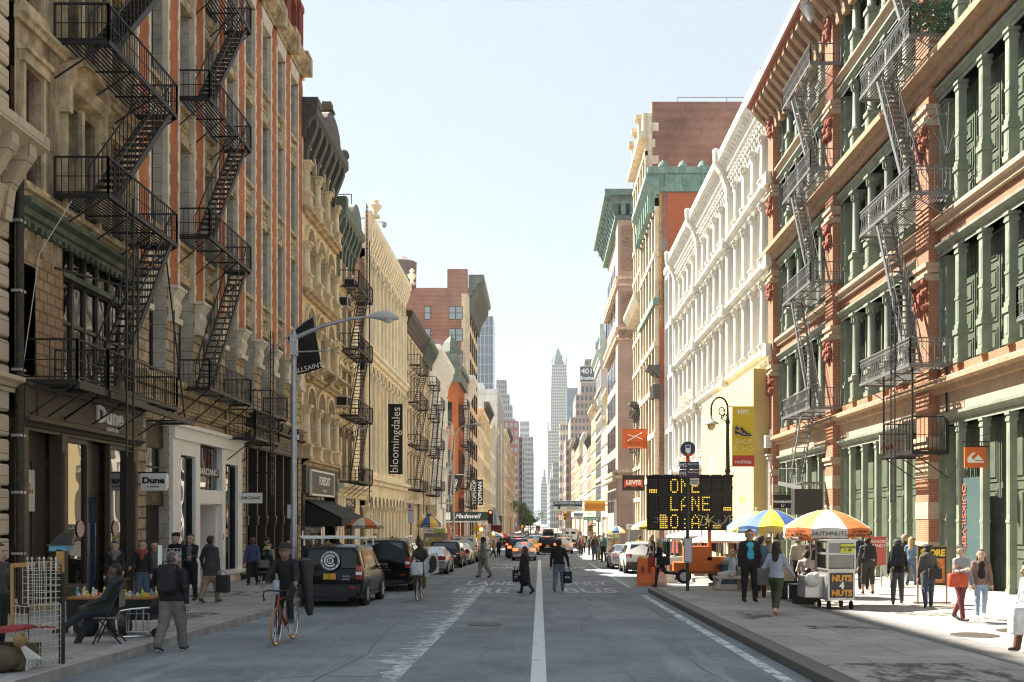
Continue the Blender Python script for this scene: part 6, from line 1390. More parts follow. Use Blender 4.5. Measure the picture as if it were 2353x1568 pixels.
# plastic barriers
def barrier(label, x, y, mat, w=.62, h=1.05, rot=0):
    p = gp(x, y); t = thing('plastic_barrier', label, 'barrier', p, R(rot), 'plastic road barriers'); b = MB()
    b.ext([(-.32,0),(.32,0),(.32,.12),(.2,.42),(.12,h),(-.12,h),(-.2,.42),(-.32,.12)], 'yz', -w/2, w/2); b.box(-w/2+.04,-w/2+.2,-.1,.1,h,h+.05)
    b.ext([(-.36,0),(-.22,.0),(-.22,.40),(-.27,.38)], 'yz', -w/2-.03, -w/2+.1); b.ext([(-.36,0),(-.22,.0),(-.22,.40),(-.27,.38)], 'yz', w/2-.1, w/2+.03); b.build('body', mat, t)
    b = MB()
    for s in (-1,1): b.lathe([(.01,0),(.075,.0),(.075,.02),(.01,.02)], (s*.13,-.175,.68), 12, axis='y'); b.box(s*.13-.07,s*.13+.07,-.2,-.15,.5,.68)
    b.build('slot', M('barrier_slot', (.33,.06,.02), .7, var=0), t)
barrier('orange water-filled plastic barrier standing at the end of the kerb', 1484, 1346, org, .65)
for i, (x, y) in enumerate(((1512,1344),(1534,1340),(1556,1337))): barrier(['white plastic barrier touching the orange one','white plastic barrier in the middle of the row','white plastic barrier next to the orange trailer'][i], x, y, M('dirty_white_plastic', (.62,.60,.53), .6, var=.15, vs=4), .55)
# banners, flags and hanging signs
def hang(name, label, x0, x1, y0, y1, Y, mat, wav=.06, cat='banner', thick=0, poles=True, group=None, skew=0):
    k = Y/F0; X = lambda x: (x-CX)*k; t = thing(name, label, cat, ((X(x0)+X(x1))/2, Y, zat((y0+y1)/2, Y)), 0, group); w = X(x1)-X(x0); h = (y1-y0)*k
    if thick: MB().box(-w/2,w/2,-thick/2,thick/2,-h/2,h/2).build('panel', mat, t)
    else: MB().grid(lambda u,v: (-w/2+u*w+skew*(v-.5), wav*math.sin(u*7+v*3), -h/2+v*h+.02*math.sin(u*6)*(1-v)), 10, 8).build('cloth', mat, t, smooth=True)
    if poles:
        s = -1 if x0 < CX else 1; e = (XL if s < 0 else XR)-t.location.x
        MB().bar((-s*w/2,.02,h/2+.02),(e,.02,h/2+.02),.05).build('bracket', iron, t)
    return t, w, h
cblk = M('black_cloth', (.014,.013,.013), .8, var=.2)
t, w, h = hang('hanging_banner', 'tall black banner lettered bloomingdales in thin white letters', 890, 925, 930, 1090, 80.5, cblk, .03); txt('lettering', 'bloomingdales', .92, txt_w, t, (.05,-.08,-.05), rot=(R(90),R(-88),0), ex=.01, sx=.98)
t, w, h = hang('hanging_banner', 'black double banner reading TOPSHOP TOPMAN', 1084, 1110, 1103, 1161, 152, cblk, .03)
txt('lettering', 'TOPSHOP', .82, txt_w, t, (-.42,-.12,0), rot=(R(90),R(-90),0), ex=.01); txt('lettering', 'TOPMAN', .82, txt_w, t, (.42,-.12,-.1), rot=(R(90),R(-90),0), ex=.01, bold=.02)
t = thing('hanging_banner', 'black wind-blown banner with white script on the orange corner building', 'banner', ((1046-CX)*146/F0, 146, zat(1130,146))); MB().grid(lambda u,v: (-.9+2.0*u-(1-v)**2*1.8, .15*math.sin(u*4+v*4), -2.7+5.1*v+ (1-v)*u*1.6), 6, 10).build('cloth', cblk, t, smooth=True); txt('lettering', 'Free man', .7, txt_w, t, (-.1,-.25,.4), rot=(R(90),R(-78),0), ex=.01, shear=.3); MB().bar((-2.2,.05,2.4),(1.3,.05,2.4),.07).build('bracket', iron_white, t)
ofl = M('orange_flag', (.62,.12,.015), .75, var=.06)
t, w, h = hang('hanging_flag', 'bright orange flag with a white crossed mark and the word drive', 1430, 1487, 987, 1031, 126, ofl, .1)
b = MB(); b.tube([(-.9,-.16,.55),(-.1,-.16,.28),(.9,-.16,.75)], .06, 4); b.tube([(-.9,-.16,-.25),(.1,-.16,.30),(.9,-.16,-.05)], .06, 4); b.build('cross_mark', txt_w, t); txt('lettering', 'drive', .75, M('dark_orange_letters', (.28,.06,.01), .7, var=0), t, (-.1,-.17,-.55)); txt('lettering', 'golf and fitness club', .22, txt_w, t, (0,-.17,-1.03))
t, w, h = hang('hanging_flag', 'black flag with a red batwing panel lettered LEVIS', 1430, 1481, 1093, 1128, 126, M('brown_black_cloth', (.03,.022,.016), .8), .06)
MB().ext([(-w*.43,-h*.3),(-w*.25,-h*.18),(0,-h*.26),(w*.25,-h*.18),(w*.42,-h*.3),(w*.40,h*.22),(-w*.40,h*.22)], 'xz', -.14, -.10).build('red_panel', M('red_orange_panel', (.60,.08,.02), .7, var=0), t); txt('lettering', "LEVI'S", .72, txt_w, t, (0,-.16,.05), bold=.03, sx=1.02)
t = thing('shop_flag', 'black slanted flag lettered ALLSAINTS on a pole over the dark shop', 'flag', (XL, 44.5, zat(820, 44.5)))
MB().grid(lambda u,v: ((1.55+1.05*u)*(1-v)+(1.08+1.1*u)*v, .06*math.sin(u*5+v*2), (-.8+.3*u)*(1-v)+(.85+.9*u)*v), 8, 8).build('cloth', cblk, t, smooth=True); txt('lettering', 'ALLSAINTS', .30, txt_w, t, (2.08,-.12,-.50), rot=(R(90),R(-14),0)); MB().bar((.0,.03,.0),(2.2,.03,1.78),.06).build('pole', galv, t)
def sign(name, label, x0, x1, y0, y1, Y, mat, text, size, tm, thick=.08, sx=1, bold=0, sub=None, ivory=None, arm=True):
    t, w, h = hang(name, label, x0, x1, y0, y1, Y, mat, cat='sign', thick=thick, poles=arm)
    if text: txt('lettering', text, size, tm, t, (0,-thick/2-.008,.04 if sub else 0), bold=bold, sx=sx)
    if sub: txt('lettering', sub[0], sub[1], tm, t, (0,-thick/2-.008,-h*.27), spacing=1.2)
    return t, w, h
sign('hanging_sign', 'white square sign lettered Dune LONDON over the dark doorway', 324, 383, 1088, 1128, 30.7, white, 'Dune', .25, txt_k, bold=.01, sx=1.2, sub=('LONDON', .07))
sign('hanging_sign', 'small white sign lettered MARCIANO at the far edge of the white shop', 549, 602, 1133, 1157, 41.0, white, 'MARCIANO', .17, txt_k, sx=1.0)
t, w, h = sign('hanging_sign', 'pale sign board lettered H and M in dark red behind the ladder', 2021, 2078, 1000, 1043, 39.5, M('pale_sign_board', (.58,.52,.42), .6), '', 1, txt_k)
txt('lettering', 'H&M', .26, M('dark_red_letters', (.30,.02,.02), .6, var=0), t, (-.18,-.05,-.14), shear=.3, bold=.006)
t, w, h = sign('hanging_sign', 'square orange sign with a white wave and mountain emblem', 2216, 2265, 1028, 1075, 32.8, M('sign_orange', (.62,.13,.02), .5, var=0), '', 1, txt_w)
b = MB(); b.ext([(-.26,-.17),(.27,-.17),(.25,-.12),(.0,-.12),(-.12,-.06),(-.12,.04),(.0,.13),(-.06,.16),(-.16,.10),(-.26,-.02)], 'xz', -.055, -.04); b.ext([(-.08,-.09),(.08,.09),(.24,-.09)], 'xz', -.055, -.04); b.build('wave_emblem', txt_w, t)
MB().bar((-.42,.0,.50),(.45,.0,.50),.035).bar((-.2,0,.33),(-.2,0,.5),.02).bar((.2,0,.33),(.2,0,.5),.02).bar((-.3,0,.52),(.45,0,.78),.015).build('hanger', iron, t)
t, w, h = sign('hanging_sign', 'black hanging sign lettered TRUE RELIGION beside the yellow hoarding', 1777, 1819, 1139, 1168, 58.5, black, 'TRUE RELIGION', .155, txt_w, bold=.008, sx=.98)
MB().tube([(-.08,-.05,-.14),(-.06,-.05,-.24),(0,-.05,-.27),(.06,-.05,-.24),(.08,-.05,-.14)], .018, 5).build('horseshoe_emblem', txt_w, t); MB().bar((-.55,0,.50),(1.2,0,.50),.05).bar((-.3,0,.35),(-.3,0,.5),.02).bar((.3,0,.35),(.3,0,.5),.02).build('hanger', iron, t)
t = thing('easel_sign', 'red shop sign board lettered FASHION TRENDS behind the man in the patterned jacket', 'sign', (at(2012, 36, .15))); MB().box(-.35,.35,-.03,.03,.75,1.75).build('panel', M('coral_board', (.5,.09,.07), .6), t); txt('lettering', 'FASHION\nTRENDS', .15, txt_w, t, (0.05,-.035,1.5)); MB().bar((-.2,0,0),(-.2,0,.75),.04).bar((.2,0,0),(.2,0,.75),.04).build('leg', galv, t)
t = thing('sandwich_board', 'black framed pavement board with a yellow STORE sign', 'sign', at(2142, 27.0, .15)); MB().box(-.36,.36,-.03,.03,.5,1.5).build('panel', M('black_board', (.02,.02,.018), .6), t); txt('lettering', 'STORE', .24, M('yellow_letters', (.8,.55,.04), .6, var=0), t, (0,-.04,1.34), bold=.012, sx=.9); MB().box(-.32,.32,-.036,-.031,.55,1.2).build('poster', M('fiery_poster', (.5,.16,.03), .6, var=.7, vs=8), t); MB().bar((-.38,0,0),(-.38,0,1.52),.035).bar((.38,0,0),(.38,0,1.52),.035).bar((-.5,0,.03),(.5,0,.03),.05,.04).bar((-.38,0,1.52),(.38,0,1.52),.035).build('frame', M('wood_frame', (.25,.15,.07), .7), t)
# overhead signs
Yg = 98.0; k = Yg/F0; X = lambda x: (x-CX)*k; t = thing('overhead_gantry', 'grey pole with a long arm reaching over the bus lane', 'sign gantry', (X(1414), Yg, rz(Yg)+.15)); zz = zat(1152, Yg)-rz(Yg)-.15
MB().lathe([(.16,0),(.11,zz+.2)], (0,0,0), 10).build('pole', galv, t, smooth=50); MB().bar((0,0,zz),(X(1270)-X(1414),0,zz),.1).build('arm', galv, t)
t, w, h = sign('bus_lane_sign', 'blue and white overhead sign reading BROADWAY BUS LANE', 1271.5, 1337.5, 1152.5, 1174.5, Yg-.15, M('sign_white', (.7,.69,.64), .5, var=0), '', 1, txt_w, arm=False)
MB().box(-w/2,w/2,-.06,-.041,h*.10,h/2).build('blue_band', M('sign_blue', (.04,.12,.22), .5, var=0), t); MB().box(-w/2,w/2,-.06,-.041,-h*.04,h*.10).build('black_band', black, t); txt('lettering', 'BROADWAY BUS LANE', .24, txt_w, t, (0,-.065,h*.3)); txt('lettering', '7 AM - 6 PM    MON - FRI', .11, txt_w, t, (0,-.065,h*.03)); txt('lettering', 'BUSES ONLY', .2, txt_k, t, (.5,-.065,-h*.25)); MB().ext([(-.9,-.02),(-.75,-.02),(-.75,-.16),(-.65,-.16),(-.825,-.34),(-1.0,-.16),(-.9,-.16)], 'xz', -.06, -.045).build('arrow', black, t)
t, w, h = sign('advisory_sign', 'orange overhead sign reading TRAFFIC ADVISORY', 1343, 1391, 1151.5, 1175, Yg-.15, M('sign_amber', (.62,.26,.02), .5, var=0), '', 1, txt_w, arm=False); og = M('dark_red_sign_letters', (.28,.05,.02), .6, var=0); txt('lettering', 'TRAFFIC ADVISORY\nCONSTRUCTION ON\nBWAY AT FULTON ST', .2, og, t, (0,-.05,.0)); MB().box(-w/2,w/2,-.046,-.0405,h*.17,h/2).build('yellow_band', M('sign_yellow', (.75,.45,.03), .5, var=0), t)
t, w, h = sign('street_name_sign', 'green street name sign reading Broome St', 1341, 1377, 1188, 1196.5, 112, M('sign_green', (.04,.22,.13), .5, var=0), 'Broome St', .34, txt_w, arm=False); MB().bar((w*.45,.1,-.1),(w*.45,.1,-4.2),.14).bar((-1.2,.1,.9),(w*.45,.1,.15),.05).build('pole', grn_pole, t)
t, w, h = sign('bus_lane_sign', 'small blue and white sign reading BUS LANE BUSES ONLY under the overhead arm', 1318.5, 1339, 1179.5, 1194, 112, M('sign_white', (.7,.69,.64), .5), '', 1, txt_w, arm=False); MB().box(-w/2,w/2,-.05,-.041,0,h/2).build('blue_band', M('sign_blue', (.04,.12,.22), .5), t); txt('lettering', 'BUS LANE\nBUSES ONLY', .15, txt_w, t, (0,-.06,h*.24)); txt('lettering', '7AM-6PM\nMON-FRI', .13, txt_k, t, (.1,-.06,-h*.25)); MB().bar((0,.1,.3),(0,.1,-3.6),.06).build('pole', galv, t)
yl = M('signal_yellow', (.62,.36,.02), .5, var=.1)
def signal(label, x, y, Y, pole=True, mat=yl, ph=None, s=1.0, base=.15):
    p = at(x, Y); t = thing('traffic_light', label, 'traffic light', (p.x, p.y, zat(y, Y)), 0, 'traffic lights'); MB().box(-.17*s,.17*s,-.12,.12,-.5*s,.5*s).build('case', mat, t)
    for i, c in enumerate(('red','amber','green')):
        b = MB().lathe([(.1*s,0),(.1*s,.02),(.01,.03)], (0,-.15,.33*s-.33*s*i), 10, axis='y').build('lens', red_on if i == 0 else M('dark_lens', (.05,.04,.02), .3, var=0), t); MB().lathe([(.12*s,-.12),(.125*s,-.26)], (0,0,.33*s-.33*s*i), 10, axis='y', cap=False).build('hood', mat, t)
    if pole: MB().bar((.0,.2,-(t.location.z-rz(Y)-base)),(.0,.2,.6*s),.12).build('pole', galv, t)
    return t
signal('dark traffic light with a lit red lens beside the green shop canopy', 1127, 1188, 106, mat=M('signal_dark', (.03,.025,.02), .5), s=1.4)
signal('yellow traffic light with a lit lens hanging left of the green street sign', 1299, 1184, 118, pole=True, s=1.15)
signal('yellow traffic light on a grey pole, left one of the low pair', 1354, 1212, 120); signal('yellow traffic light, right one of the low pair by the crossing', 1359.5, 1212, 120, pole=False)
signal('yellow traffic light low over the crossing by the far left umbrellas', 1200, 1215, 150); signal('small far traffic light high above the red bus', 1281, 1190, 230)
t = thing('pedestrian_signal', 'yellow boxed walking-man signal with an orange glow near the red and white umbrella', 'crossing signal', (at(1106, 104).x, 104, zat(1217,104))); MB().box(-.28,.28,-.15,.15,-.28,.28).box(-.75,-.3,-.1,.15,-.2,.5).build('case', yl, t); MB().box(-.16,.16,-.17,-.155,-.16,.16).build('lens', M('orange_signal', (1,.35,.08), .5, var=0, emit=2), t); MB().bar((0,.2,.5),(0,.2,-(t.location.z-rz(104)-.15)),.1).build('pole', galv, t)
for x0, x1, y0, y1, Y, lab, wds in ((937,951,1156,1203,56,'tall white parking sign with red print on a dark post by the far umbrella','2 HOUR\nPARKING'),(1110,1120,1207,1230,92,'narrow white parking sign in front of the green canopy',''),(1353,1358,1193,1206,116,'narrow white sign on the crossing pole','')):
    t, w, h = hang('parking_sign', lab, x0, x1, y0, y1, Y, M('sign_white', (.7,.69,.64), .5), cat='sign', thick=.04, poles=False); MB().bar((0,.05,h/2),(0,.05,-(t.location.z-rz(Y)-.15)),.06).build('post', grn_pole, t); MB().box(-w*.4,w*.4,-.026,-.021,h*.1,h*.14).box(-w*.4,w*.0,-.026,-.021,h*.25,h*.42).build('print', M('sign_red', (.45,.06,.03), .5), t)
for x0, x1, y0, y1, Y, lab, fl in ((1118,1130,1223.5,1229,104,'black one-way arrow sign under the dark traffic light',1),(1358,1369,1203,1209,118,'black one-way arrow sign right of the crossing',1)):
    t, w, h = hang('one_way_sign', lab, x0, x1, y0, y1, Y, black, cat='sign', thick=.04, poles=False); b = MB(); b.ext([(-w*.4,-.05),(w*.15,-.05),(w*.15,-.11),(w*.42,0),(w*.15,.11),(w*.15,.05),(-w*.4,.05)], 'xz', -.03, -.021); b.build('arrow', txt_w, t)
# shop canopy over the pavement past the crossing
Yc = 150.5; k = Yc/F0; t = thing('shop_canopy', 'dark green pavement canopy on posts lettered Madewell', 'canopy', ((1030-CX)*k, Yc, 0)); W_ = (1126-1030)*k; z0, z1 = zat(1197, Yc), zat(1176.5, Yc); cg = M('canopy_green', (.022,.04,.028), .7, var=.2)
MB().box(-1,W_,0,14,z0,z1).build('canopy', cg, t); txt('lettering', 'Madewell', .95, txt_w, t, (W_*.46,-.03,(z0+z1)/2), shear=.3, bold=.02); MB().box(-1,W_*.05,-.04,0,z0+.1,z1-.1).build('notice', white, t); b = MB()
for i in range(6): x = W_*(.12+.17*i); b.bar((x,.2,rz(Yc)),(x,.2,z0),.12)
b.bar((-1,.2,z0-.15),(W_,.2,z0-.15),.2); b.bar((0,.2,z0-3),(W_*.12,.2,z0),.07); b.bar((0,.2,z0),(W_*.12,.2,z0-3),.07); b.build('post', galv, t)
t = thing('hanging_banner', 'dark red hanging banner with gold print past the green canopy', 'banner', (-6.8, 160, zat(1206,160))); MB().bar((-5.2,.05,1.32),(.9,.05,1.32),.06).build('bracket', iron, t); MB().grid(lambda u,v: (-.9+1.8*u, .1*math.sin(u*5), -1.3+2.6*v), 5, 5).build('cloth', M('dark_red_cloth', (.22,.045,.02), .8, var=.4, vs=2), t)
t = thing('corner_flag', 'white and blue flag hanging limp beside the dark red banner', 'flag', (-7.0, 158, zat(1188,158))); MB().bar((-5,.05,1.35),(.3,.05,1.35),.06).build('bracket', iron, t); MB().grid(lambda u,v: (-.2+u*(.4+1.0*(1-v)), .1*math.sin(u*9), -1.3+2.6*v), 6, 6).build('cloth', M('pale_flag', (.5,.53,.6), .8, var=.3, vs=2), t)
# ================================================================= people: one continuous body grown round a posed skeleton
def surfnet(F, o, h):
    I = F < 0; nx, ny, nz = F.shape; cs = [(i,j,k) for i in (0,1) for j in (0,1) for k in (0,1)]
    sl = lambda A, c: A[c[0]:nx-1+c[0], c[1]:ny-1+c[1], c[2]:nz-1+c[2]]
    cnt = sum(sl(I, c).astype(np.int8) for c in cs); mask = (cnt > 0) & (cnt < 8)
    idx = -np.ones(mask.shape, int); n = int(mask.sum()); idx[mask] = np.arange(n); acc = np.zeros((n,3)); num = np.zeros(n)
    for a in cs:
        for ax in range(3):
            if a[ax]: continue
            b_ = list(a); b_[ax] = 1; fa, fb = sl(F,a)[mask], sl(F,tuple(b_))[mask]; cr = (fa < 0) != (fb < 0)
            t = np.where(cr, fa/np.where(fa-fb == 0, 1, fa-fb), 0); p = np.tile(np.array(a, float), (n,1)); p[:,ax] += t; acc[cr] += p[cr]; num[cr] += 1
    V = acc/num[:,None] + np.argwhere(mask); V = V*h + o; Q = []
    for ax in range(3):
        e = [slice(None)]*3; e2 = [slice(None)]*3; e[ax] = slice(0,-1); e2[ax] = slice(1,None); s0, s1 = I[tuple(e)], I[tuple(e2)]
        ii = np.argwhere(s0 != s1); u, v = (ax+1)%3, (ax+2)%3; ok = (ii[:,u] > 0) & (ii[:,v] > 0) & (ii[:,u] < F.shape[u]-1) & (ii[:,v] < F.shape[v]-1); ii = ii[ok]
        def cell(du, dv): q = ii.copy(); q[:,u] -= du; q[:,v] -= dv; return idx[q[:,0],q[:,1],q[:,2]]
        q = np.stack([cell(1,1), cell(0,1), cell(0,0), cell(1,0)], 1); fl = ~s0[tuple(ii.T)]; q[fl] = q[fl][:, ::-1]; Q.append(q)
    return V, np.concatenate(Q)
def sdf_mesh(prims, h, k):
    """prims: (a, b, ra, rb, slot, yflat). Returns verts, quads, slot per quad"""
    lo = np.min([np.minimum(np.array(p[0])-p[2], np.array(p[1])-p[3]) for p in prims], 0)-3*h; hi = np.max([np.maximum(np.array(p[0])+p[2], np.array(p[1])+p[3]) for p in prims], 0)+3*h
    n = np.ceil((hi-lo)/h).astype(int)+1; ax = [lo[i]+h*np.arange(n[i]) for i in range(3)]
    F = np.full(n, 9.0, np.float32)
    def dist(P, p):
        a, b_, ra, rb, _, fl = p; a = np.array(a, np.float32); d = np.array(b_, np.float32)-a; s = np.array((1,1/fl,1), np.float32); q = [(P[i]-a[i])*s[i] for i in range(3)]; ds = d*s
        L = float(ds@ds)+1e-9; t = np.clip((q[0]*ds[0]+q[1]*ds[1]+q[2]*ds[2])/L, 0, 1)
        return (np.sqrt((q[0]-t*ds[0])**2+(q[1]-t*ds[1])**2+(q[2]-t*ds[2])**2)-(ra+(rb-ra)*t))*(fl if fl < 1 else 1)
    for p in prims:
        rr = max(p[2],p[3])+k*2.2+2*h; l0 = np.minimum(p[0],p[1])-rr; h0 = np.maximum(p[0],p[1])+rr
        sl = tuple(slice(max(0,int((l0[i]-lo[i])/h)), min(n[i], int((h0[i]-lo[i])/h)+2)) for i in range(3))
        P = [ax[0][sl[0]][:,None,None].astype(np.float32), ax[1][sl[1]][None,:,None].astype(np.float32), ax[2][sl[2]][None,None,:].astype(np.float32)]
        d = dist(P, p); G = F[sl]; hh = np.maximum(k-np.abs(G-d), 0)/k; F[sl] = np.minimum(G, d)-hh*hh*k*.25
    V, Q = surfnet(F, lo, h); ctr = V[Q].mean(1); best = np.full(len(Q), 9.0); slot = np.zeros(len(Q), int)
    for p in prims:
        d = dist(ctr.T, p); m_ = d < best-1e-4; best[m_] = d[m_]; slot[m_] = p[4]
    return V, Q, slot
def npmesh(name, V, Q, slot, mats, extra=None):
    vs = [tuple(v) for v in V.tolist()]; fs = [tuple(f) for f in Q.tolist()]; ms = list(slot.tolist() if hasattr(slot,'tolist') else slot)
    if extra: b0 = len(vs); vs += extra.v; fs += [tuple(i+b0 for i in f) for f in extra.f]; ms += extra.m
    me = bpy.data.meshes.new(name); me.from_pydata(vs, [], fs)
    for m in mats: me.materials.append(m)
    me.polygons.foreach_set('material_index', ms); me.polygons.foreach_set('use_smooth', [True]*len(fs)); me.update(); return me
def colm(c, tag_='cloth', rough=.85, var=.2, vs=6): return M(tag_+'_%d_%d_%d' % tuple(int(v*1000) for v in c), c, rough, var=var, vs=vs, bump=.5 if tag_ == 'cloth' else .8 if tag_ == 'hair' else 0, bs=9 if tag_ == 'cloth' else 45)
SKIN = [(.42,.26,.18),(.30,.17,.11),(.12,.065,.042),(.48,.32,.24)]
STAND = dict(L=(2,3,2), Rt=(-3,2,2)); WALK = dict(L=(26,12,2), Rt=(-22,24,2)); WALK2 = dict(L=(-20,28,2), Rt=(24,8,2)); SIT = dict(L=(86,86,5), Rt=(84,92,5)); SMALLW = dict(L=(14,6,2), Rt=(-13,16,2))
def person(label, x=0, y=0, hpx=None, face=0, H=None, off=.15, Y=None, X=None, pose=STAND, armL=(4,10,12), armR=(4,10,12), skin=0, hair=(.03,.018,.012), hs='short', top=(.03,.03,.03), bot=(.03,.035,.05), shoe=(.02,.02,.02), inner=None, coat=None, skirt=None, legw=1.0, bulk=1.0, lean=0, head=0, res=None, hat=None, sit=0, sleeve=1, shorts=0, group='people in the street', boots=None, scarf=None, loc=None, hood=None, gap=0, sole=None):
    if Y is None: p = gp(x, y, off)
    else: p = at(x, Y, off) if X is None else Vector((X, Y, rz(Y)+off))
    if loc: p = Vector(loc)
    if H is None: H = hpx*p.y/F0/.985
    h = res or (.016 if p.y < 30 else .02 if p.y < 45 else .03); W = bulk
    ln = R(lean); pel = Vector((0,0,.53)); up = Vector((0,-math.sin(ln),math.cos(ln)))
    prims = []; A = lambda a, b_, ra, rb, s, fl=1.0: prims.append((tuple(Vector(a)*H), tuple(Vector(b_)*H), ra*H, rb*H, s, fl))
    chest = pel+up*.19; nb = pel+up*.295; hd = nb+up*.085+Vector((0,-.012-.0012*head,0)); sh = [nb+Vector((s*.092*W,0,-.030)) for s in (-1,1)]
    feet = []
    for s, (hf, kb, ab) in ((-1,pose['L']),(1,pose['Rt'])):
        hp = pel+Vector((s*.047*W,0,-.01)); a, k_, q = R(hf), R(hf-kb), R(ab)
        kn = hp+Vector((s*math.sin(q)*.235, -math.sin(a)*.235, -math.cos(a)*.235)); an = kn+Vector((s*math.sin(q)*.1, -math.sin(k_)*.235, -math.cos(k_)*.235))
        lw = legw; lsl = 3
        A(hp+Vector((0,0,.01)), kn, .062*lw*(.5+.5*W), .043*lw, 3); 
        if shorts: A(kn, kn.lerp(an,shorts), .045*lw, .042*lw, 3); A(kn.lerp(an,shorts), an, .03, .021, 0)
        elif boots: A(kn, kn.lerp(an,.35), .040*lw, .036*lw, 3); A(kn.lerp(an,.25), an, .037, .03, 4)
        else: A(kn, an+Vector((0,0,.012)), .042*lw, .032*max(lw,.85) if lw < 1.15 else .036*lw, 3)
        kd = (an-kn).normalized(); ft = Vector((0,-1,0))-kd*0; tilt = min(0, hf-kb)*.9; fdir = Vector((0,-math.cos(R(tilt)),math.sin(R(tilt))))
        A(an+Vector((0,.012,-.022)), an+fdir*.085+Vector((0,0,-.024)), .024, .019, 4); feet.append(min(an.z-.048, (an+fdir*.085).z-.044))
        if sole: A(an+Vector((0,.014,-.038)), an+fdir*.09+Vector((0,0,-.036)), .016, .013, 6)
    dz = -min(feet) if not sit else sit-.475
    # torso
    A(pel+Vector((0,0,-.005)), pel+up*.06, .078*W, .072*W, 3, .72); A(pel+up*.07, chest, .073*W, .088*W, 2, .68); A(chest, nb-up*.045, .09*W, .07*W, 2, .66)
    A(sh[0]*.8+sh[1]*.2+up*.004, sh[1]*.8+sh[0]*.2+up*.004, .034, .034, 2); A(nb-up*.045, nb+up*.012, .05, .034, 2); A(nb-up*.02, hd-up*.03, .034, .031, 0)
    if inner: A(chest+Vector((0,-.036,.055))*1, pel+up*.08+Vector((0,-.036,0)), .040*W, .046*W, 5, .75)
    cl = 0.0
    if coat is not None: # jacket or coat hem: length below pelvis
        A(pel+up*.10, pel+Vector((0,0,.02)), .080*W, .088*W, 2, .74)
        if coat > .03: A(pel+Vector((0,0,.02)), pel+Vector((0,.0,-coat)), .088*W, .090*W+coat*.10, 2, .75)
    if skirt: A(pel+up*.05, pel+Vector((0,0,-skirt)), .074*W, .095*W+skirt*.12, 3, .8)
    if scarf: A(nb+Vector((-.03,-.02,0)), nb+Vector((.03,-.02,-.0)), .05, .05, 6, .9); A(nb+Vector((0,-.05,-.01)), nb+Vector((0,-.06,-.09)), .035, .025, 6)
    if hood: A(nb+Vector((-.03,.045,.0)), nb+Vector((.03,.045,.0)), .045, .045, 2, .9)
    fing = MB()
    for s, (f, ab, e), S_ in ((-1,armL,sh[0]),(1,armR,sh[1])):
        f, ab, e = R(f)+ln*.3, R(ab), R(e); el = S_+Vector((s*math.sin(ab), -math.sin(f)*math.cos(ab), -math.cos(f)*math.cos(ab)))*.165
        fd = Vector((s*math.sin(ab)*(.5 if e < 1 else -.45), -math.sin(f+e), -math.cos(f+e))).normalized(); wr_ = el+fd*.145
        A(S_, el, .034*(.6+.4*W), .029*(.6+.4*W), 20 if sleeve > .05 else 0); fs = 20 if sleeve >= 1 else 0
        A(el, wr_, .029*(.6+.4*W), .021, fs)
        hn = wr_+fd*.042; A(wr_+fd*.008, hn, .018, .020, 0, 1)
        sd = fd.cross(Vector((s,0,.3))).normalized(); cu = Vector((-s*.6,-.5,0)); pn = fd.cross(sd).normalized()
        for q in range(4):
            b0 = (hn+fd*.012+sd*(.012*(q-1.5)))*H; L = (.036,.042,.04,.03)[q]; k1 = b0+(fd*L*.55)*H; k2 = k1+(fd*.75-pn*s*.5).normalized()*L*.5*H; fing.tube([b0,k1,k2], [.0052*H,.0048*H,.0035*H], 5, 0)
        b0 = (wr_+fd*.022+sd*-.016)*H; fing.tube([b0, b0+(fd*.02-sd*.018)*H, b0+(fd*.045-sd*.02)*H], [.006*H,.0055*H,.004*H], 5, 0)
    # head
    R0 = R(head); fr = Vector((0,-1,0)); A(hd+Vector((0,-.014,-.028)), hd+Vector((0,.004,.022)), .042, .053, 0); A(hd+Vector((0,.012,.018)), hd+Vector((0,.014,.02)), .054, .054, 0)
    A(hd+Vector((0,-.054,.006)), hd+Vector((0,-.064,-.012)), .007, .010, 0)
    for s in (-1,1): A(hd+Vector((s*.052,.006,.004)), hd+Vector((s*.054,.008,-.014)), .010, .008, 0)
    for s in (-1,1): fing.ball((hd+Vector((s*.019,-.0515,.006)))*H, .0065*H, 4, 7, (1.3,.5,.7)); fing.box(*(v for i in range(3) for v in ((hd+Vector((s*.020,-.056,.018)))[i]*H-(.012,.003,.0022)[i]*H, (hd+Vector((s*.020,-.056,.018)))[i]*H+(.012,.003,.0022)[i]*H)), 1)
    fing.ball((hd+Vector((0,-.054,-.034)))*H, .012*H, 5, 8, (1.2,.35,.3))
    hm = colm(hair, 'hair', .6, .3, 20); mats = [M('skin_%d' % skin, SKIN[skin], .6, var=.08, vs=8), hm, colm(top), colm(bot), colm(shoe, 'shoe', .6), colm(inner or top), colm(scarf or sole or (.5,.5,.5)), txt_k, M('lips_%d' % skin, tuple(v*w_ for v,w_ in zip(SKIN[skin],(.9,.55,.55))), .5, var=0)]
    V, Q, sl = sdf_mesh(prims, h, .022*H); ct = V[Q].mean(1)-np.array(pel)*H; hz = ct@np.array(up); hem = -((coat if coat is not None else -.03)+.005)*H; tor = (np.abs(ct[:,0]) < .125*H*W) & np.isin(sl, (2,3))
    if not skirt: sl[tor & (hz > hem)] = 2; sl[tor & (hz <= hem)] = 3
    sl[sl == 20] = 2; me = npmesh('person', V, Q, sl, mats, fing)
    o = put('person', me, None, (p.x, p.y, p.z+dz*H), (0,0,R(face))); tag(o, label, 'person', group)
    hp_ = []; B = lambda a, b_, ra, rb, fl=1.0: hp_.append((tuple((hd+Vector(a))*H), tuple((hd+Vector(b_))*H), ra*H, rb*H, 0, fl))
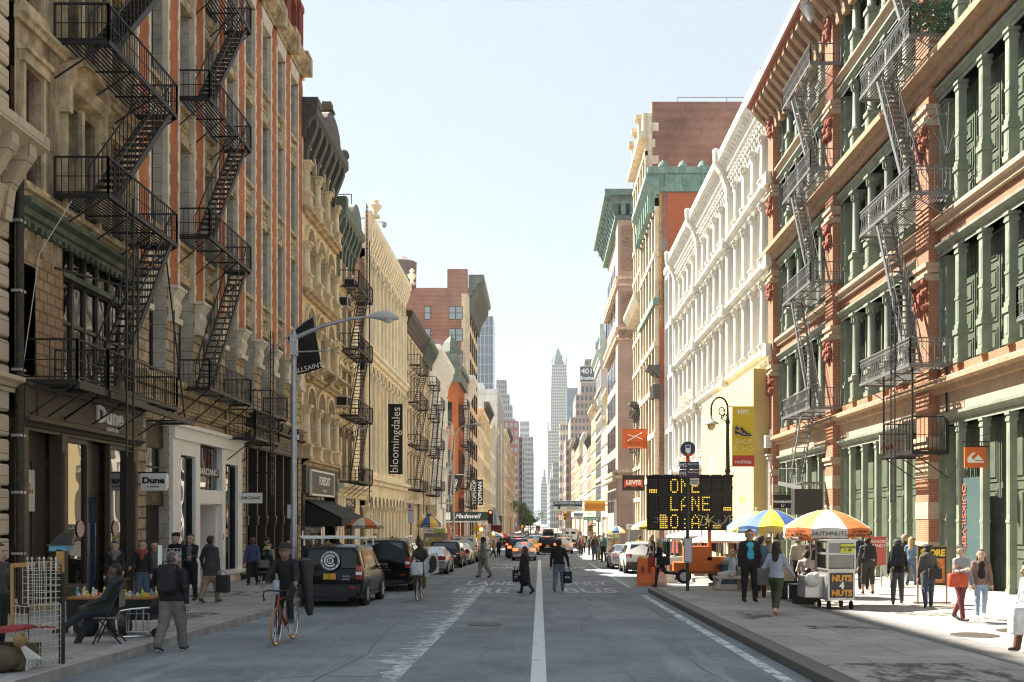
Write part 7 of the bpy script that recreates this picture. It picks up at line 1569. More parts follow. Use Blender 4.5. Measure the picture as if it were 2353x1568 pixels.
    if hs != 'bald':
        B((0,.012,.030), (0,.018,.020), .057, .056); B((0,.03,.0), (0,.028,-.01), .046, .04)
        if hs == 'buzz': hp_ = []; B((0,.012,.026), (0,.016,.018), .0555, .0555)
        if hs in ('long','bob'):
            dn = -.16 if hs == 'long' else -.075
            B((0,.035,.0), (0,.052,dn), .05, .044, .8)
            for s in (-1,1): B((s*.036,.006,.02), (s*.05,.016,dn*.75), .022, .026)
        if hs == 'bun': B((0,.055,.05), (0,.062,.055), .026, .026)
        if hs == 'curly':
            for q in range(12): a = q*2.4; B((.045*math.cos(a),.015+.04*math.sin(a),.055+.012*(q%3)), (.046*math.cos(a),.015+.04*math.sin(a),.055), .022, .022)
        if hs == 'beard': B((0,-.03,-.045), (0,-.02,-.05), .034, .036)
        V, Q, sl = sdf_mesh(hp_, h*.9, .012*H); put('hair', npmesh('hair', V, Q, sl, [hm]), o)
    if hat:
        kind, hc = hat; b = MB(); c = (hd+Vector((0,.008,.035)))*H; r_ = .066*H; m_ = colm(hc, 'hat', .8)
        if kind == 'cap': b.lathe([(r_,-.1*r_),(r_*1.0,.35*r_),(r_*.8,.75*r_),(r_*.35,.98*r_),(.002,1.0*r_)], c, 12); b.ext([(-r_*.85,-r_*.6),(r_*.85,-r_*.6),(r_*.6,-r_*1.75),(-r_*.6,-r_*1.75)], 'xy', -.06*r_, .06*r_); b.v[-8:] = [(vx+c[0],vy+c[1],vz+c[2]) for vx,vy,vz in b.v[-8:]]
        elif kind == 'brim': b.lathe([(r_*1.65,.12*r_),(r_*1.62,.18*r_),(r_*1.02,.1*r_),(r_*.98,.9*r_),(r_*.7,1.0*r_),(.002,.9*r_)], c, 16)
        elif kind == 'beanie': b.lathe([(r_*1.02,-.3*r_),(r_*1.06,.3*r_),(r_*.8,.85*r_),(.002,1.08*r_)], c, 12)
        elif kind == 'flat': b.lathe([(r_*1.0,.0*r_),(r_*1.3,.25*r_),(r_*1.2,.6*r_),(r_*.7,.85*r_),(.002,.88*r_)], (c[0],c[1]-.02*H,c[2]), 12)
        b.build('hat', m_, o, smooth=50)
    o['_h'] = H
    return o
def rbox(name, label, cat, loc, size, col, rot=0, handle=0, group=None, taper=1.0, strap=None, text=None, rough=.7, soft=.3):
    """soft-edged bag hung from a hand or shoulder"""
    t = thing(name, label, cat, loc, R(rot), group); sx, sy, sz = size; b = MB(); n = 14
    prof = []
    for zz, f in ((0,.75),(.04,.96),(.12,1.0),(.6,(1+taper)/2),(.9,taper),(1,taper*.92)):
        ring = []
        for k in range(n):
            a = 2*math.pi*k/n; ca, sa = math.cos(a), math.sin(a); e = .35+soft*.5
            ring.append((math.copysign(abs(ca)**e, ca)*sx/2*f, math.copysign(abs(sa)**e, sa)*sy/2*f, sz*zz))
        prof.append(ring)
    b.v = [q for g in prof for q in g]
    for i in range(len(prof)-1):
        for k in range(n): b.f.append((i*n+k,i*n+(k+1)%n,(i+1)*n+(k+1)%n,(i+1)*n+k)); b.m.append(0)
    b.f.append(tuple(range(n))[::-1]); b.f.append(tuple((len(prof)-1)*n+k for k in range(n))); b.m += [0,0]
    b.build('bag_body', colm(col, 'bag', rough, .25, 10), t, smooth=50)
    if handle: MB().tube([(-sx*.25,0,sz*.96),(-sx*.2,0,sz+handle*.7),(0,0,sz+handle),(sx*.2,0,sz+handle*.7),(sx*.25,0,sz*.96)], .011, 5).build('handle', colm(tuple(c*.8 for c in col), 'bag', rough, .25, 10), t)
    if text: txt('lettering', text[0], text[1], txt_w, t, (0,-sy/2-.012,sz*.5))
    return t
def backpack(o, label, col, w=.32, h=.46, d=.16):
    H = o['_h']; f = Matrix.Rotation(o.rotation_euler[2], 4, 'Z'); q = o.location + f @ Vector((0, .085*H+d*.35, .60*H)); t = rbox('backpack', label, 'backpack', q, (w,d,h), col, math.degrees(o.rotation_euler[2]), .06, taper=.85)
    MB().box(-w*.32,w*.32,d*.42,d*.62,h*.08,h*.42).build('front_pocket', colm(tuple(c*1.3 for c in col), 'bag', .7, .25, 10), t)
    b = MB()
    for s in (-1,1): b.tube([(s*w*.28,-d*.3,h*.85),(s*w*.33,-d*.9,h*.98),(s*w*.36,-d*1.75,h*.75),(s*w*.36,-d*1.6,h*.25)], .018, 5)
    b.build('strap', colm(col, 'bag', .7, .25, 10), t); return t
def hold(o, dx, dy, dz): # a point beside a person: fractions of height, person's own axes
    H = o['_h']; f = Matrix.Rotation(o.rotation_euler[2], 4, 'Z'); return o.location + f @ Vector((dx*H, dy*H, dz*H))
K = (.012,.011,.012); JN = (.07,.10,.15); DJ = (.025,.03,.045)
# ---- left pavement and road
p1 = person('man with a shaved grey head and black rucksack walking away off the left kerb', 396, 1497, 228, 172, off=0, pose=SMALLW, hair=(.10,.085,.075), hs='buzz', top=K, bot=(.17,.145,.13), shoe=(.02,.02,.02), sole=(.6,.58,.55), coat=.02, legw=1.22, bulk=1.12, armR=(8,14,16), armL=(-6,12,14), hood=1)
backpack(p1, 'black rucksack on the back of the grey-haired man stepping off the left kerb', (.010,.010,.011))
for args in (
 dict(label='woman with a patterned scarf and dark jacket standing at the brown shop window', x=264, Y=25.6, hpx=152, face=14, pose=SMALLW, hs='bob', top=K, bot=JN, scarf=(.16,.14,.15), coat=.03, armR=(12,10,40)),
 dict(label='person in a black top with a red scarf and jeans by the brown shop doorway', x=327, Y=26.2, hpx=150, face=10, hs='short', hair=(.12,.10,.08), top=K, bot=JN, scarf=(.25,.06,.04), coat=.01, armL=(20,10,50)),
 dict(label='dark-haired woman half hidden behind the postcard rack', x=354, Y=27.5, hpx=140, face=30, hs='long', top=(.10,.09,.085), bot=K),
 dict(label='person with piled curly hair holding a drink in front of the white shop', x=404, Y=29.0, hpx=150, face=-12, hs='curly', top=K, bot=K, armR=(35,8,75), skin=3),
 dict(label='man in an open black leather jacket and grey shirt by the white shop', x=438, Y=28.4, hpx=152, face=-6, pose=STAND, hs='short', top=K, bot=(.015,.015,.017), inner=(.12,.12,.13), coat=.02, armR=(30,6,60), armL=(6,14,12), skin=0),
 dict(label='man in a grey hooded top and tan trousers walking away past the white shop', x=484, Y=27.4, hpx=154, face=168, pose=SMALLW, hs='short', hair=(.03,.02,.015), top=(.045,.045,.045), bot=(.26,.19,.11), shoe=(.06,.02,.03), sole=(.5,.45,.42), coat=.12, armR=(18,30,20), armL=(0,8,6), hood=1, sleeve=1, legw=1.1),
 dict(label='bald man in a blue striped shirt walking towards us by the rough stone pier', x=580, Y=36.6, hpx=111, face=4, pose=SMALLW, hs='bald', skin=2, top=(.055,.075,.16), bot=(.02,.018,.018), coat=.03, armR=(12,16,30), armL=(8,12,20)),
 dict(label='man in a black cap behind the woman in the blue top', x=613, Y=40.5, hpx=98, face=0, hs='short', hat=('cap',(.02,.02,.02)), top=K, bot=K),
 dict(label='woman in a sleeveless blue patterned top by the dark shop', x=618, Y=38.4, hpx=92, face=6, hs='long', top=(.05,.16,.22), bot=K, sleeve=0),
 dict(label='woman with long dark hair in a black jacket in front of the dark shop posts', x=664, Y=41.0, hpx=92, face=-4, hs='long', top=K, bot=(.22,.15,.13), skin=3),
 dict(label='bald man seen over the van roof at the shoe shop window', x=706, Y=44, hpx=98, face=150, hs='bald', skin=0, top=(.10,.09,.08), bot=K),
 dict(label='dark-haired person walking beyond the van under the black awning', x=727, Y=47, hpx=80, face=20, hs='short', top=K, bot=K, skin=1),
 dict(label='person in a tan top passing under the black awning', x=752, Y=47.5, hpx=86, face=160, hs='short', top=(.35,.25,.08), bot=K, skin=1),
 dict(label='dark-haired person on the pavement behind the big black four-by-four', x=775, Y=50, hpx=80, face=170, hs='bob', top=(.05,.05,.06), bot=K, skin=1),
 dict(label='person in a dark beanie under the orange and white umbrella', x=862, Y=50, hpx=84, face=0, hs='short', hat=('beanie',(.03,.03,.05)), top=(.07,.06,.06), bot=K),
 dict(label='heavy man in pale grey sweats and a dark cap crossing left from the middle', x=1111, Y=46.6, hpx=92, face=-70, off=0, pose=SMALLW, hs='short', hat=('cap',(.02,.018,.016)), skin=2, top=(.26,.245,.215), bot=(.27,.25,.215), shoe=(.02,.02,.02), sole=(.4,.38,.35), legw=1.3, bulk=1.22, coat=.03, hood=1, armL=(0,8,16), armR=(0,8,14)),
 dict(label='man in black jacket and jeans carrying a black bag, walking away in the bus lane', x=1284, Y=35.2, hpx=121, face=172, off=0, pose=SMALLW, hs='short', top=K, bot=(.12,.15,.19), shoe=(.10,.10,.10), coat=.0, bulk=1.08, armL=(4,20,10), armR=(4,14,12), legw=1.02),
 dict(label='long-haired woman in a black draped dress and boots striding left along the lane line', x=1206, Y=34.0, hpx=111, face=-118, off=0, pose=dict(L=(20,10,3), Rt=(-20,18,3)), hs='long', hair=(.10,.045,.025), top=K, bot=K, coat=.20, skirt=.22, boots=1, bulk=1.15, armL=(4,6,10), armR=(4,10,10)),
 dict(label='person in a mustard jacket crossing by the white car at the junction', x=1134, Y=86, hpx=42, face=60, off=0, pose=WALK, hs='short', skin=1, top=(.30,.19,.05), bot=K, coat=.02),
 dict(label='person in a long dark coat beside the mustard jacket at the junction', x=1146, Y=89, hpx=40, face=20, off=0, hs='bob', top=K, bot=K, coat=.2),
 dict(label='person in dark clothes walking in front of the white sideways car', x=1169, Y=90, hpx=39, face=-60, off=0, pose=WALK2, hs='short', top=K, bot=(.2,.16,.12)),
 # ---- right pavement
 dict(label='blonde woman in black with a shoulder bag stepping left off the right kerb', x=1516, Y=35.6, hpx=110, face=-88, pose=dict(L=(12,6,2), Rt=(-28,52,2)), hs='long', hair=(.42,.30,.14), top=K, bot=(.03,.03,.032), coat=.02, legw=.85, armL=(15,6,60), armR=(0,10,20), shoe=(.02,.02,.02), skin=3),
 dict(label='man in a turquoise shirt and open dark jacket standing near the kerb', x=1722, y=1383, hpx=165, face=2, pose=dict(L=(2,2,4), Rt=(0,2,4)), hs='short', hair=(.05,.035,.025), top=(.018,.015,.016), bot=(.018,.017,.018), inner=(.06,.42,.55), coat=.03, bulk=1.15, armL=(2,10,6), armR=(4,12,10), shoe=(.03,.02,.015)),
 dict(label='woman in a grey jumper, green trousers and pink trainers walking away on the right', x=1784, y=1412, hpx=171, face=150, pose=dict(L=(-20,22,2), Rt=(22,8,2)), hs='long', hair=(.025,.015,.012), top=(.36,.37,.42), bot=(.055,.062,.03), shoe=(.72,.42,.38), sole=(.7,.22,.10), armL=(10,22,40), armR=(-4,24,55), shorts=.86, legw=.95, coat=.01),
 dict(label='person in a black and white patterned jacket and cropped trousers by the nut cart', x=1994, y=1365, hpx=132, face=176, pose=dict(L=(2,2,5), Rt=(0,2,5)), hs='short', top=(.05,.05,.055), bot=(.04,.036,.033), shorts=.35, bulk=1.12, coat=.0, shoe=(.02,.02,.02), skin=0),
 dict(label='person in dark blue just ahead of the patterned jacket by the nut cart', x=1984, Y=34.0, hpx=136, face=170, hs='short', top=(.03,.03,.05), bot=K),
 dict(label='man in a cap with a big black rucksack walking away past the green columns', x=2062, y=1390, hpx=148, face=160, pose=SMALLW, hs='short', hat=('cap',(.05,.05,.06)), top=(.018,.018,.02), bot=(.075,.075,.078), shoe=(.2,.14,.08), hood=1, coat=.03, armL=(6,12,30)),
 dict(label='man in a grey jacket and flat cap with a black messenger bag', x=2132, y=1397, hpx=145, face=168, pose=SMALLW, hs='short', hat=('flat',(.06,.05,.06)), top=(.075,.07,.068), bot=(.04,.055,.085), coat=.05, armL=(6,14,16), hood=1, legw=1.05),
 dict(label='blonde woman in a denim jacket near the black framed pavement board', x=2094, Y=36.4, hpx=112, face=150, hs='long', hair=(.45,.32,.15), top=(.12,.20,.28), bot=(.09,.15,.24), legw=.85, pose=SMALLW),
 dict(label='person in a dark jacket just left of the blonde in denim', x=2078, Y=37.5, hpx=114, face=160, hs='short', hair=(.35,.28,.2), top=(.03,.03,.035), bot=K),
 dict(label='woman in a grey jumper and maroon leggings with a red shoulder bag', x=2208, y=1428, hpx=174, face=24, pose=SMALLW, hs='bun', hair=(.03,.02,.018), top=(.24,.235,.24), bot=(.13,.03,.03), shoe=(.018,.016,.016), coat=.04, legw=.9, bulk=1.08, armL=(14,14,90), armR=(4,10,14), skin=3),
 dict(label='woman in a black top, open cardigan and ripped pale jeans', x=2254, y=1423, hpx=160, face=-16, pose=SMALLW, hs='long', hair=(.07,.035,.02), top=(.20,.12,.09), inner=(.012,.012,.013), bot=(.24,.32,.42), shoe=(.7,.68,.65), coat=.03, legw=.88, armL=(4,12,8), armR=(6,10,10), skin=3),
 dict(label='person in brown trousers and a patterned coat cut off by the right edge', x=2362, y=1500, hpx=205, face=-90, pose=SMALLW, hs='short', top=(.30,.30,.32), bot=(.11,.045,.025), coat=.10, bulk=1.2, legw=1.15),
 # market crowd
 dict(label='man in a plaid shirt and dark jacket at the clothes stall', x=1668, Y=44.5, hpx=92, face=6, hs='short', top=(.05,.05,.06), inner=(.4,.4,.45), bot=(.06,.06,.07), coat=.03),
 dict(label='man in a striped cap and dark jacket standing just behind the turquoise shirt', x=1747, Y=29.6, hpx=140, face=160, hs='short', hat=('beanie',(.05,.04,.035)), top=(.05,.14,.20), bot=(.05,.015,.012), armL=(10,20,30)),
 dict(label='person with grey hair behind the man in the striped cap', x=1738, Y=33, hpx=124, face=170, hs='short', hair=(.25,.24,.23), top=(.05,.045,.04), bot=K),
 dict(label='woman in a pale lace top, back to us, under the blue and yellow umbrella', x=1834, Y=33, hpx=126, face=175, hs='short', hair=(.12,.08,.06), top=(.42,.38,.30), bot=K, skin=0),
 dict(label='person in a black hat and long dark coat at the umbrella stall', x=1881, Y=32, hpx=122, face=185, hs='bob', hat=('brim',(.025,.022,.025)), top=(.02,.018,.02), bot=K, coat=.15),
 dict(label='person with a pale headscarf behind the lace top', x=1862, Y=35, hpx=118, face=165, hs='short', hat=('beanie',(.55,.48,.42)), top=(.10,.06,.05), bot=K),
 dict(label='person in a white cap serving behind the stall drinks', x=1766, Y=35.5, hpx=112, face=0, hs='short', hat=('cap',(.6,.58,.55)), top=(.3,.28,.26), bot=K, skin=1),
 dict(label='person in a yellow top behind the white parked car', x=1470, Y=60, hpx=68, face=200, hs='short', top=(.6,.42,.05), bot=K, skin=1),
 dict(label='person in a dark jacket close behind the blonde woman', x=1498, Y=46, hpx=92, face=-60, hs='short', top=(.05,.035,.03), bot=K),
 dict(label='woman with brown hair browsing the clothes rails', x=1540, Y=47, hpx=86, face=120, hs='bob', hair=(.2,.10,.05), top=(.4,.36,.3), bot=K),
 dict(label='person in a red top deep in the clothes rails', x=1566, Y=48, hpx=88, face=40, hs='short', top=(.3,.06,.05), bot=K),
 dict(label='man in a brown jacket and jeans by the pale food cart', x=1367, Y=69, hpx=62, face=165, hs='short', hair=(.3,.25,.2), top=(.13,.08,.045), bot=JN),
 dict(label='man in a sea-green shirt by the pale food cart', x=1387, Y=66, hpx=68, face=-30, hs='short', top=(.16,.28,.22), bot=(.02,.03,.03), skin=0),
 dict(label='person with a rucksack between the brown jacket and the green shirt', x=1377, Y=72, hpx=58, face=90, hs='short', top=(.03,.03,.04), bot=(.25,.18,.1)),
): 
    q = dict(args); lb = q.pop('label'); o = person(lb, **q)
    if 'big black rucksack' in lb: backpack(o, 'big black rucksack worn by the man in the cap by the green columns', (.014,.014,.016), .36, .52, .2)
    if 'patterned jacket and cropped' in lb:
        backpack(o, 'black rucksack with yellow eyes on the patterned jacket by the nut cart', (.012,.012,.014), .34, .42, .12); b = MB(); Hq = o['_h']
        for k in range(70): a = rnd.uniform(0,math.pi*2); zq = rnd.uniform(.56,.80); rx, ry = .098, .070; b.cbox((rx*math.cos(a)*Hq, ry*math.sin(a)*Hq, zq*Hq), .05, .02, .05)
        b.build('jacket_pattern', M('white_pattern', (.6,.55,.55), .9, var=0), o)
    if 'grey hooded top' in lb: rbox('shopping_bag', 'big dark shopping bag in the hand of the man in the grey hooded top', 'bag', hold(o, -.20, 0, .16), (.42,.14,.46), (.03,.03,.028), 160, .12)
    if 'carrying a black bag' in lb: rbox('drawstring_bag', 'black bag with white letters in the hand of the man in jeans', 'bag', hold(o, -.17, .02, .17), (.30,.10,.40), (.010,.010,.011), -8, .12, text=('RESS', .09))
    if 'draped dress' in lb: rbox('shopping_bag', 'black paper bag with white letters beside the woman in the draped dress', 'bag', hold(o, .03, -.19, .26), (.24,.10,.40), (.012,.012,.012), 0, .12, text=('N\nYT', .1))
    if lb.startswith('blonde woman in black'):
        rbox('shoulder_bag', 'large black shoulder bag of the blonde woman stepping off the kerb', 'bag', hold(o, .14, .05, .46), (.46,.16,.30), (.012,.012,.013), 0, .2); rbox('red_bag', 'red and black bag carried in front by the blonde woman', 'bag', hold(o, -.06, -.16, .42), (.24,.12,.34), (.42,.05,.03), 0, .05)
    if 'green trousers' in lb: rbox('tote_bag', 'olive canvas shoulder bag of the woman in the grey jumper and pink trainers', 'bag', hold(o, .17, -.02, .40), (.34,.14,.40), (.12,.115,.085), -10, .30)
    if 'maroon leggings' in lb: rbox('handbag', 'bright red handbag of the woman in maroon leggings', 'bag', hold(o, -.15, -.09, .46), (.42,.18,.28), (.45,.06,.02), 10, .16)
    if 'messenger bag' in lb: rbox('messenger_bag', 'black messenger bag on the hip of the man in the flat cap', 'bag', hold(o, -.09, .10, .46), (.34,.12,.26), (.016,.014,.013), 0, .0)
    if 'right edge' in lb: rbox('plastic_bag', 'bulging white plastic bag cut off by the right edge', 'bag', hold(o, .12, -.14, .22), (.34,.26,.42), (.62,.60,.58), 0, .1)
for i in range(16):
    Yq = 84+rnd.random()*36; xq = 1327+rnd.random()*62; c = rnd.choice([K,(.12,.08,.05),(.3,.27,.22),(.05,.07,.12),(.4,.38,.35),(.2,.05,.05)])
    person('small figure in the crowd waiting at the right corner of the crossing', xq, Y=Yq, H=1.6+rnd.random()*.2, face=rnd.uniform(0,360), off=.15, hs=rnd.choice(['short','long','bob']), top=c, bot=rnd.choice([K,JN,DJ]), skin=rnd.choice([0,0,1,3]), res=.045, group='crowd at the crossing', hair=rnd.choice([(.03,.02,.015),(.2,.12,.06),(.4,.3,.18)]))
for i in range(9):
    Yq = 70+rnd.random()*50; Xq = -8.6-rnd.random()*2.4
    person('small figure on the left pavement beyond the parked cars', 0, X=Xq, Y=Yq, H=1.6+rnd.random()*.2, face=rnd.choice([0,180])+rnd.uniform(-20,20), hs=rnd.choice(['short','long','bob']), top=rnd.choice([K,(.12,.08,.05),(.05,.07,.12),(.3,.28,.25)]), bot=rnd.choice([K,JN,DJ]), skin=rnd.choice([0,1,3]), res=.045, group='walkers on the far left pavement', pose=SMALLW)
# ================================================================= carts, umbrellas, stalls
def umbrella(label, x, Y, r, yt, yr, cols, n=8, val=.2, words=None, wcol=None, base=.15, lean=0, group='stall umbrellas', top=None, pole=True, flat=1.0):
    p = at(x, Y, base); t = thing('umbrella', label, 'umbrella', p, .2, group); zt = zat(yt, Y)-p.z; zr = zat(yr, Y)-p.z; b = MB()
    for k in range(n):
        a0, a1 = 2*math.pi*k/n, 2*math.pi*(k+1)/n; m = k % len(cols); ns = 5
        def pt(a, s, sag=0): rr = r*s; z = zt-(zt-zr-val)*(s**1.7)-sag*s*.05*r; return (rr*math.cos(a), rr*math.sin(a), z)
        for i in range(ns):
            s0, s1 = i/ns, (i+1)/ns; am = (a0+a1)/2
            for u0, u1 in ((0,.5),(.5,1)):
                aa, ab = a0+(a1-a0)*u0, a0+(a1-a0)*u1; f = lambda a, s: pt(a, s, 1 if a == am else 0); sc = lambda a: .955 if abs(a-am) < 1e-6 else 1
                q = [pt(aa,s0*sc(aa)),pt(ab,s0*sc(ab)),pt(ab,s1*sc(ab)),pt(aa,s1*sc(aa))]; b.poly(q if i else [q[0],q[2],q[3]], m)
        P0, P1, Pm = pt(a0,1), pt(a1,1), pt((a0+a1)/2,.955)
        for A_, B_ in ((P0,Pm),(Pm,P1)): b.poly([A_,B_,(B_[0]*1.015,B_[1]*1.015,B_[2]-val),(A_[0]*1.015,A_[1]*1.015,A_[2]-val)], m)
    b.build('canopy', cols, t, smooth=25)
    MB().lathe([(.022,0),(.022,zt+.05),(.05,zt+.06),(.01,zt+.12)], (0,0,0), 8).lathe([(.3,0),(.3,.06),(.05,.1)], (0,0,0), 12).build('pole', M('pale_pole', (.55,.52,.46), .5), t)
    b = MB()
    for k in range(n): a = 2*math.pi*k/n; b.bar((0,0,zt-.35*(zt-zr)-.15),(r*.55*math.cos(a),r*.55*math.sin(a),zt-(zt-zr-val)*.36-.03),.015)
    b.build('rib', M('pale_pole', (.55,.52,.46), .5), t)
    if words:
        for k in range(n):
            a = 2*math.pi*(k+.5)/n; wd = words[k % len(words)]
            if wd: txt('lettering', wd[0], wd[1], wcol or txt_k, t, (r*.975*math.cos(a), r*.975*math.sin(a), zr+val*.5), rot=(R(90),0,a+R(90)), ex=.003)
    return t
u_or = M('orange_canvas', (.60,.17,.045), .7, var=.08); u_wh = M('cream_canvas', (.66,.60,.52), .7, var=.08); u_bl = M('blue_canvas', (.03,.10,.30), .7, var=.1); u_ye = M('yellow_canvas', (.66,.47,.04), .7, var=.08); u_rd = M('red_canvas', (.45,.06,.04), .7)
nut_w = [('ALL NATURAL\nHONEY-ROASTED NUTS', .095), ('NUTS4NUTS', .15)]
umbrella('big orange and white umbrella lettered honey-roasted nuts over the nut cart', 1898, 26.6, 1.13, 1171, 1236, [u_or, u_wh], words=nut_w, val=.24)
umbrella('second orange and white nut umbrella just behind the big one', 1862, 30.2, 1.0, 1188, 1243, [u_wh, u_or], words=nut_w, val=.22)
umbrella('blue and yellow stall umbrella behind the man in the turquoise shirt', 1772, 31.0, 1.05, 1171, 1226, [u_bl, u_ye], words=[("WE'RE ON A ROLL", .09), ('SABRETT', .12)], val=.2, wcol=u_wh)
umbrella('blue and white stall umbrella behind the blue and yellow one', 1738, 35.0, 1.05, 1174, 1226, [u_bl, u_wh, u_ye], words=[('SABRETT', .11)], val=.2, wcol=u_ye)
umbrella('plain cream market umbrella over the clothes stall', 1662, 41.0, 1.35, 1222, 1247, [u_wh], val=.08)
umbrella('plain cream market umbrella farther back behind the lamp board', 1605, 46.5, 1.5, 1217, 1236, [u_wh], val=.08)
umbrella('orange and white umbrella seen above the black logo van', 837, 49.5, .84, 1189, 1216, [u_or, u_wh], words=[('ALL NATURAL\nHONEY-ROASTED NUTS', .085)], val=.18)
umbrella('blue and yellow umbrella with a round knob over the coffee cart', 986, 75.0, .88, 1186, 1213, [u_ye, u_bl], val=.3, words=[('COFFEE', .16)], wcol=u_wh)
umbrella('red, yellow and white umbrella by the crossing, left', 1106, 100, 1.1, 1226, 1241, [u_wh, u_rd, u_ye], val=.1)
umbrella('small blue and yellow umbrella past the crossing on the left', 1134, 128, 1.2, 1222, 1236, [u_bl, u_ye], val=.2)
umbrella('small red umbrella past the crossing on the left', 1154, 140, 1.2, 1224, 1236, [u_rd, u_wh], val=.2)
umbrella('blue and cream umbrella over the pale food cart', 1417, 78, .68, 1209, 1226, [u_wh, u_ye, u_bl], val=.16)
umbrella('blue and yellow umbrella just left of the lamp board', 1486, 62, .95, 1197, 1218, [u_bl, u_wh, u_ye], val=.2, words=[('', .1), None, ('SABRETT', .16)])
MB().ball((0,0,0), .2, 8, sc=(1,1,.7)).build('knob', u_bl, bpy.data.objects['umbrella.007'], (0,0,zat(1184,75)-rz(75)-.15))
steel = M('cart_steel', (.50,.50,.48), .35, .7, var=.15, vs=6); cglass = glass('cart_glass', (.25,.25,.22), 1.5, .08)
def panel(b, x0, x1, y, z0, z1, m=0, t=.02): b.box(x0,x1,y-t,y,z0,z1,m)
# nut cart
p = gp(1920, 1398, .15); t = thing('nut_cart', 'small steel nut vendor cart with glass sides and an illustrated NUTS front', 'food cart', p, R(4)); w2 = .68; b = MB()
b.box(-w2/2,w2/2,-.4,.5,.22,1.0); b.box(-w2/2-.03,w2/2+.03,-.44,.54,.96,1.0); b.box(-.80,-w2/2,-.1,.5,.28,.80); b.build('body', steel, t)
b = MB()
for x in (-w2/2,w2/2):
    for y in (-.38,.45): b.box(x-.022,x+.022,y-.022,y+.022,1.0,1.66)
for z in (1.34,1.63): b.box(-w2/2,w2/2,-.40,-.36,z,z+.05); b.box(-w2/2,w2/2,.44,.47,z,z+.05); b.box(w2/2-.02,w2/2+.02,-.38,.45,z,z+.05); b.box(-w2/2-.02,-w2/2+.02,-.38,.45,z,z+.05)
b.box(-w2/2-.05,w2/2+.05,-.45,.5,1.68,1.71); b.build('frame', steel, t)
b = MB(); b.box(-w2/2+.03,w2/2-.03,-.385,-.38,1.02,1.62); b.box(w2/2-.005,w2/2,-.36,.43,1.02,1.62); b.build('glass', cglass, t)
MB().box(-w2/2+.05,w2/2-.05,-.415,-.40,.29,.9).build('front_panel', M('nut_poster', (.05,.05,.05), .5, var=.8, vs=14), t)
oy = M('orange_yellow_letters', (.72,.32,.04), .5, var=.3, vs=12)
for s, z, sz in (('NUTS',.76,.2),('4',.58,.22),('NUTS',.40,.2)): txt('lettering', s, sz, oy if s != '4' else txt_w, t, (0,-.425,z), bold=.012, sx=1.0)
for x in (-.28,.28):
    for y in (-.3,.4): MB().lathe([(.1,-.025),(.1,.025)], (x,y,.1), 14, axis='x').bar((x,y,.1),(x,y,.24),.03).build('wheel', rubber, t)
MB().box(-.02,w2/2-.02,-.40,-.385,1.37,1.60).build('price_card', M('lime_card', (.62,.62,.08), .7), t); txt('lettering', 'COCONUTS\n3 - 2/5', .07, txt_k, t, (.16,-.41,1.485))
MB().ball((.08,-.1,1.04), .28, 8, sc=(1,1,.45)).build('red_cloth', u_rd, t); MB().ball((-.66,-.2,.72), .17, 8, sc=(1.2,.6,1.1)).ball((-.58,-.22,.82), .1, 7).build('white_bag', M('white_plastic', (.62,.6,.56), .5), t)
# crates, bags, seats round the carts
for xx, yy, Yq, cc, lb in ((1850,1388,27,(.012,.012,.012),'black plastic crate with rubbish bag on top, left of the nut cart'),(1818,1378,29,(.02,.018,.02),'black crate behind the metal stool')):
    q = at(xx, Yq, .15); t = thing('crate', lb, 'crate', q, .1); MB().box(-.28,.28,-.2,.2,0,.5).box(-.3,.3,-.22,.22,.46,.5).build('box', colm(cc, 'plastic', .6), t)
    if '1850' in str(xx): MB().ball((.05,0,.62), .26, 8, sc=(1,.8,.9)).ball((.08,0,.86), .1, 6).build('rubbish_bag', M('black_bag', (.012,.012,.013), .35, var=.2), t)
q = at(1838, 28.0, .15); t = thing('metal_stool', 'bent metal tube stool with a dark seat under the woman in the pale top', 'stool', q, .2); MB().tube([(-.25,-.2,.45),(-.25,-.2,.03),(-.2,-.2,0),(-.2,.2,0),(-.25,.2,.03),(-.25,.2,.45)], .02, 6).tube([(.25,-.2,.45),(.25,-.2,.03),(.2,-.2,0),(.2,.2,0),(.25,.2,.03),(.25,.2,.45)], .02, 6).build('leg', chrome, t); MB().box(-.28,.28,-.22,.22,.44,.48).build('seat', plastic, t)
def seated(label, x, Y, face, zs, **k):
    q = at(x, Y, .15); H = k.pop('H', 1.7); return person(label, loc=(q.x, q.y, q.z), H=H, face=face, sit=zs/H, pose=k.pop('pose', SIT), **k)
seated('woman in a pale pink top seated with her back to us beside the nut cart', 1854, 28.2, 172, .52, top=(.52,.42,.38), bot=K, hs='bun', hair=(.02,.015,.012), bulk=1.15, armR=(30,10,70), skin=0)
seated('woman in a pale blue shirt and cream trousers seated on the bench, facing left', 1683, 33.5, -84, .47, top=(.48,.55,.62), bot=(.52,.47,.38), hs='long', hair=(.38,.22,.1), pose=dict(L=(85,70,4),Rt=(80,60,4)), skin=3, shoe=(.4,.3,.15))
t = thing('bench', 'pale rounded bench under the seated woman in the blue shirt', 'bench', at(1690, 33.6, .15), R(8)); MB().box(-.7,.7,-.25,.25,.38,.46).build('seat', M('pale_bench', (.5,.48,.43), .6), t)
for s in (-1,1): MB().tube([(s*.6,-.2,.4),(s*.6,-.22,.05),(s*.6,-.1,0),(s*.6,.1,0),(s*.6,.22,.05),(s*.6,.2,.4)], .04, 6).build('leg', M('pale_bench', (.5,.48,.43), .6), t)
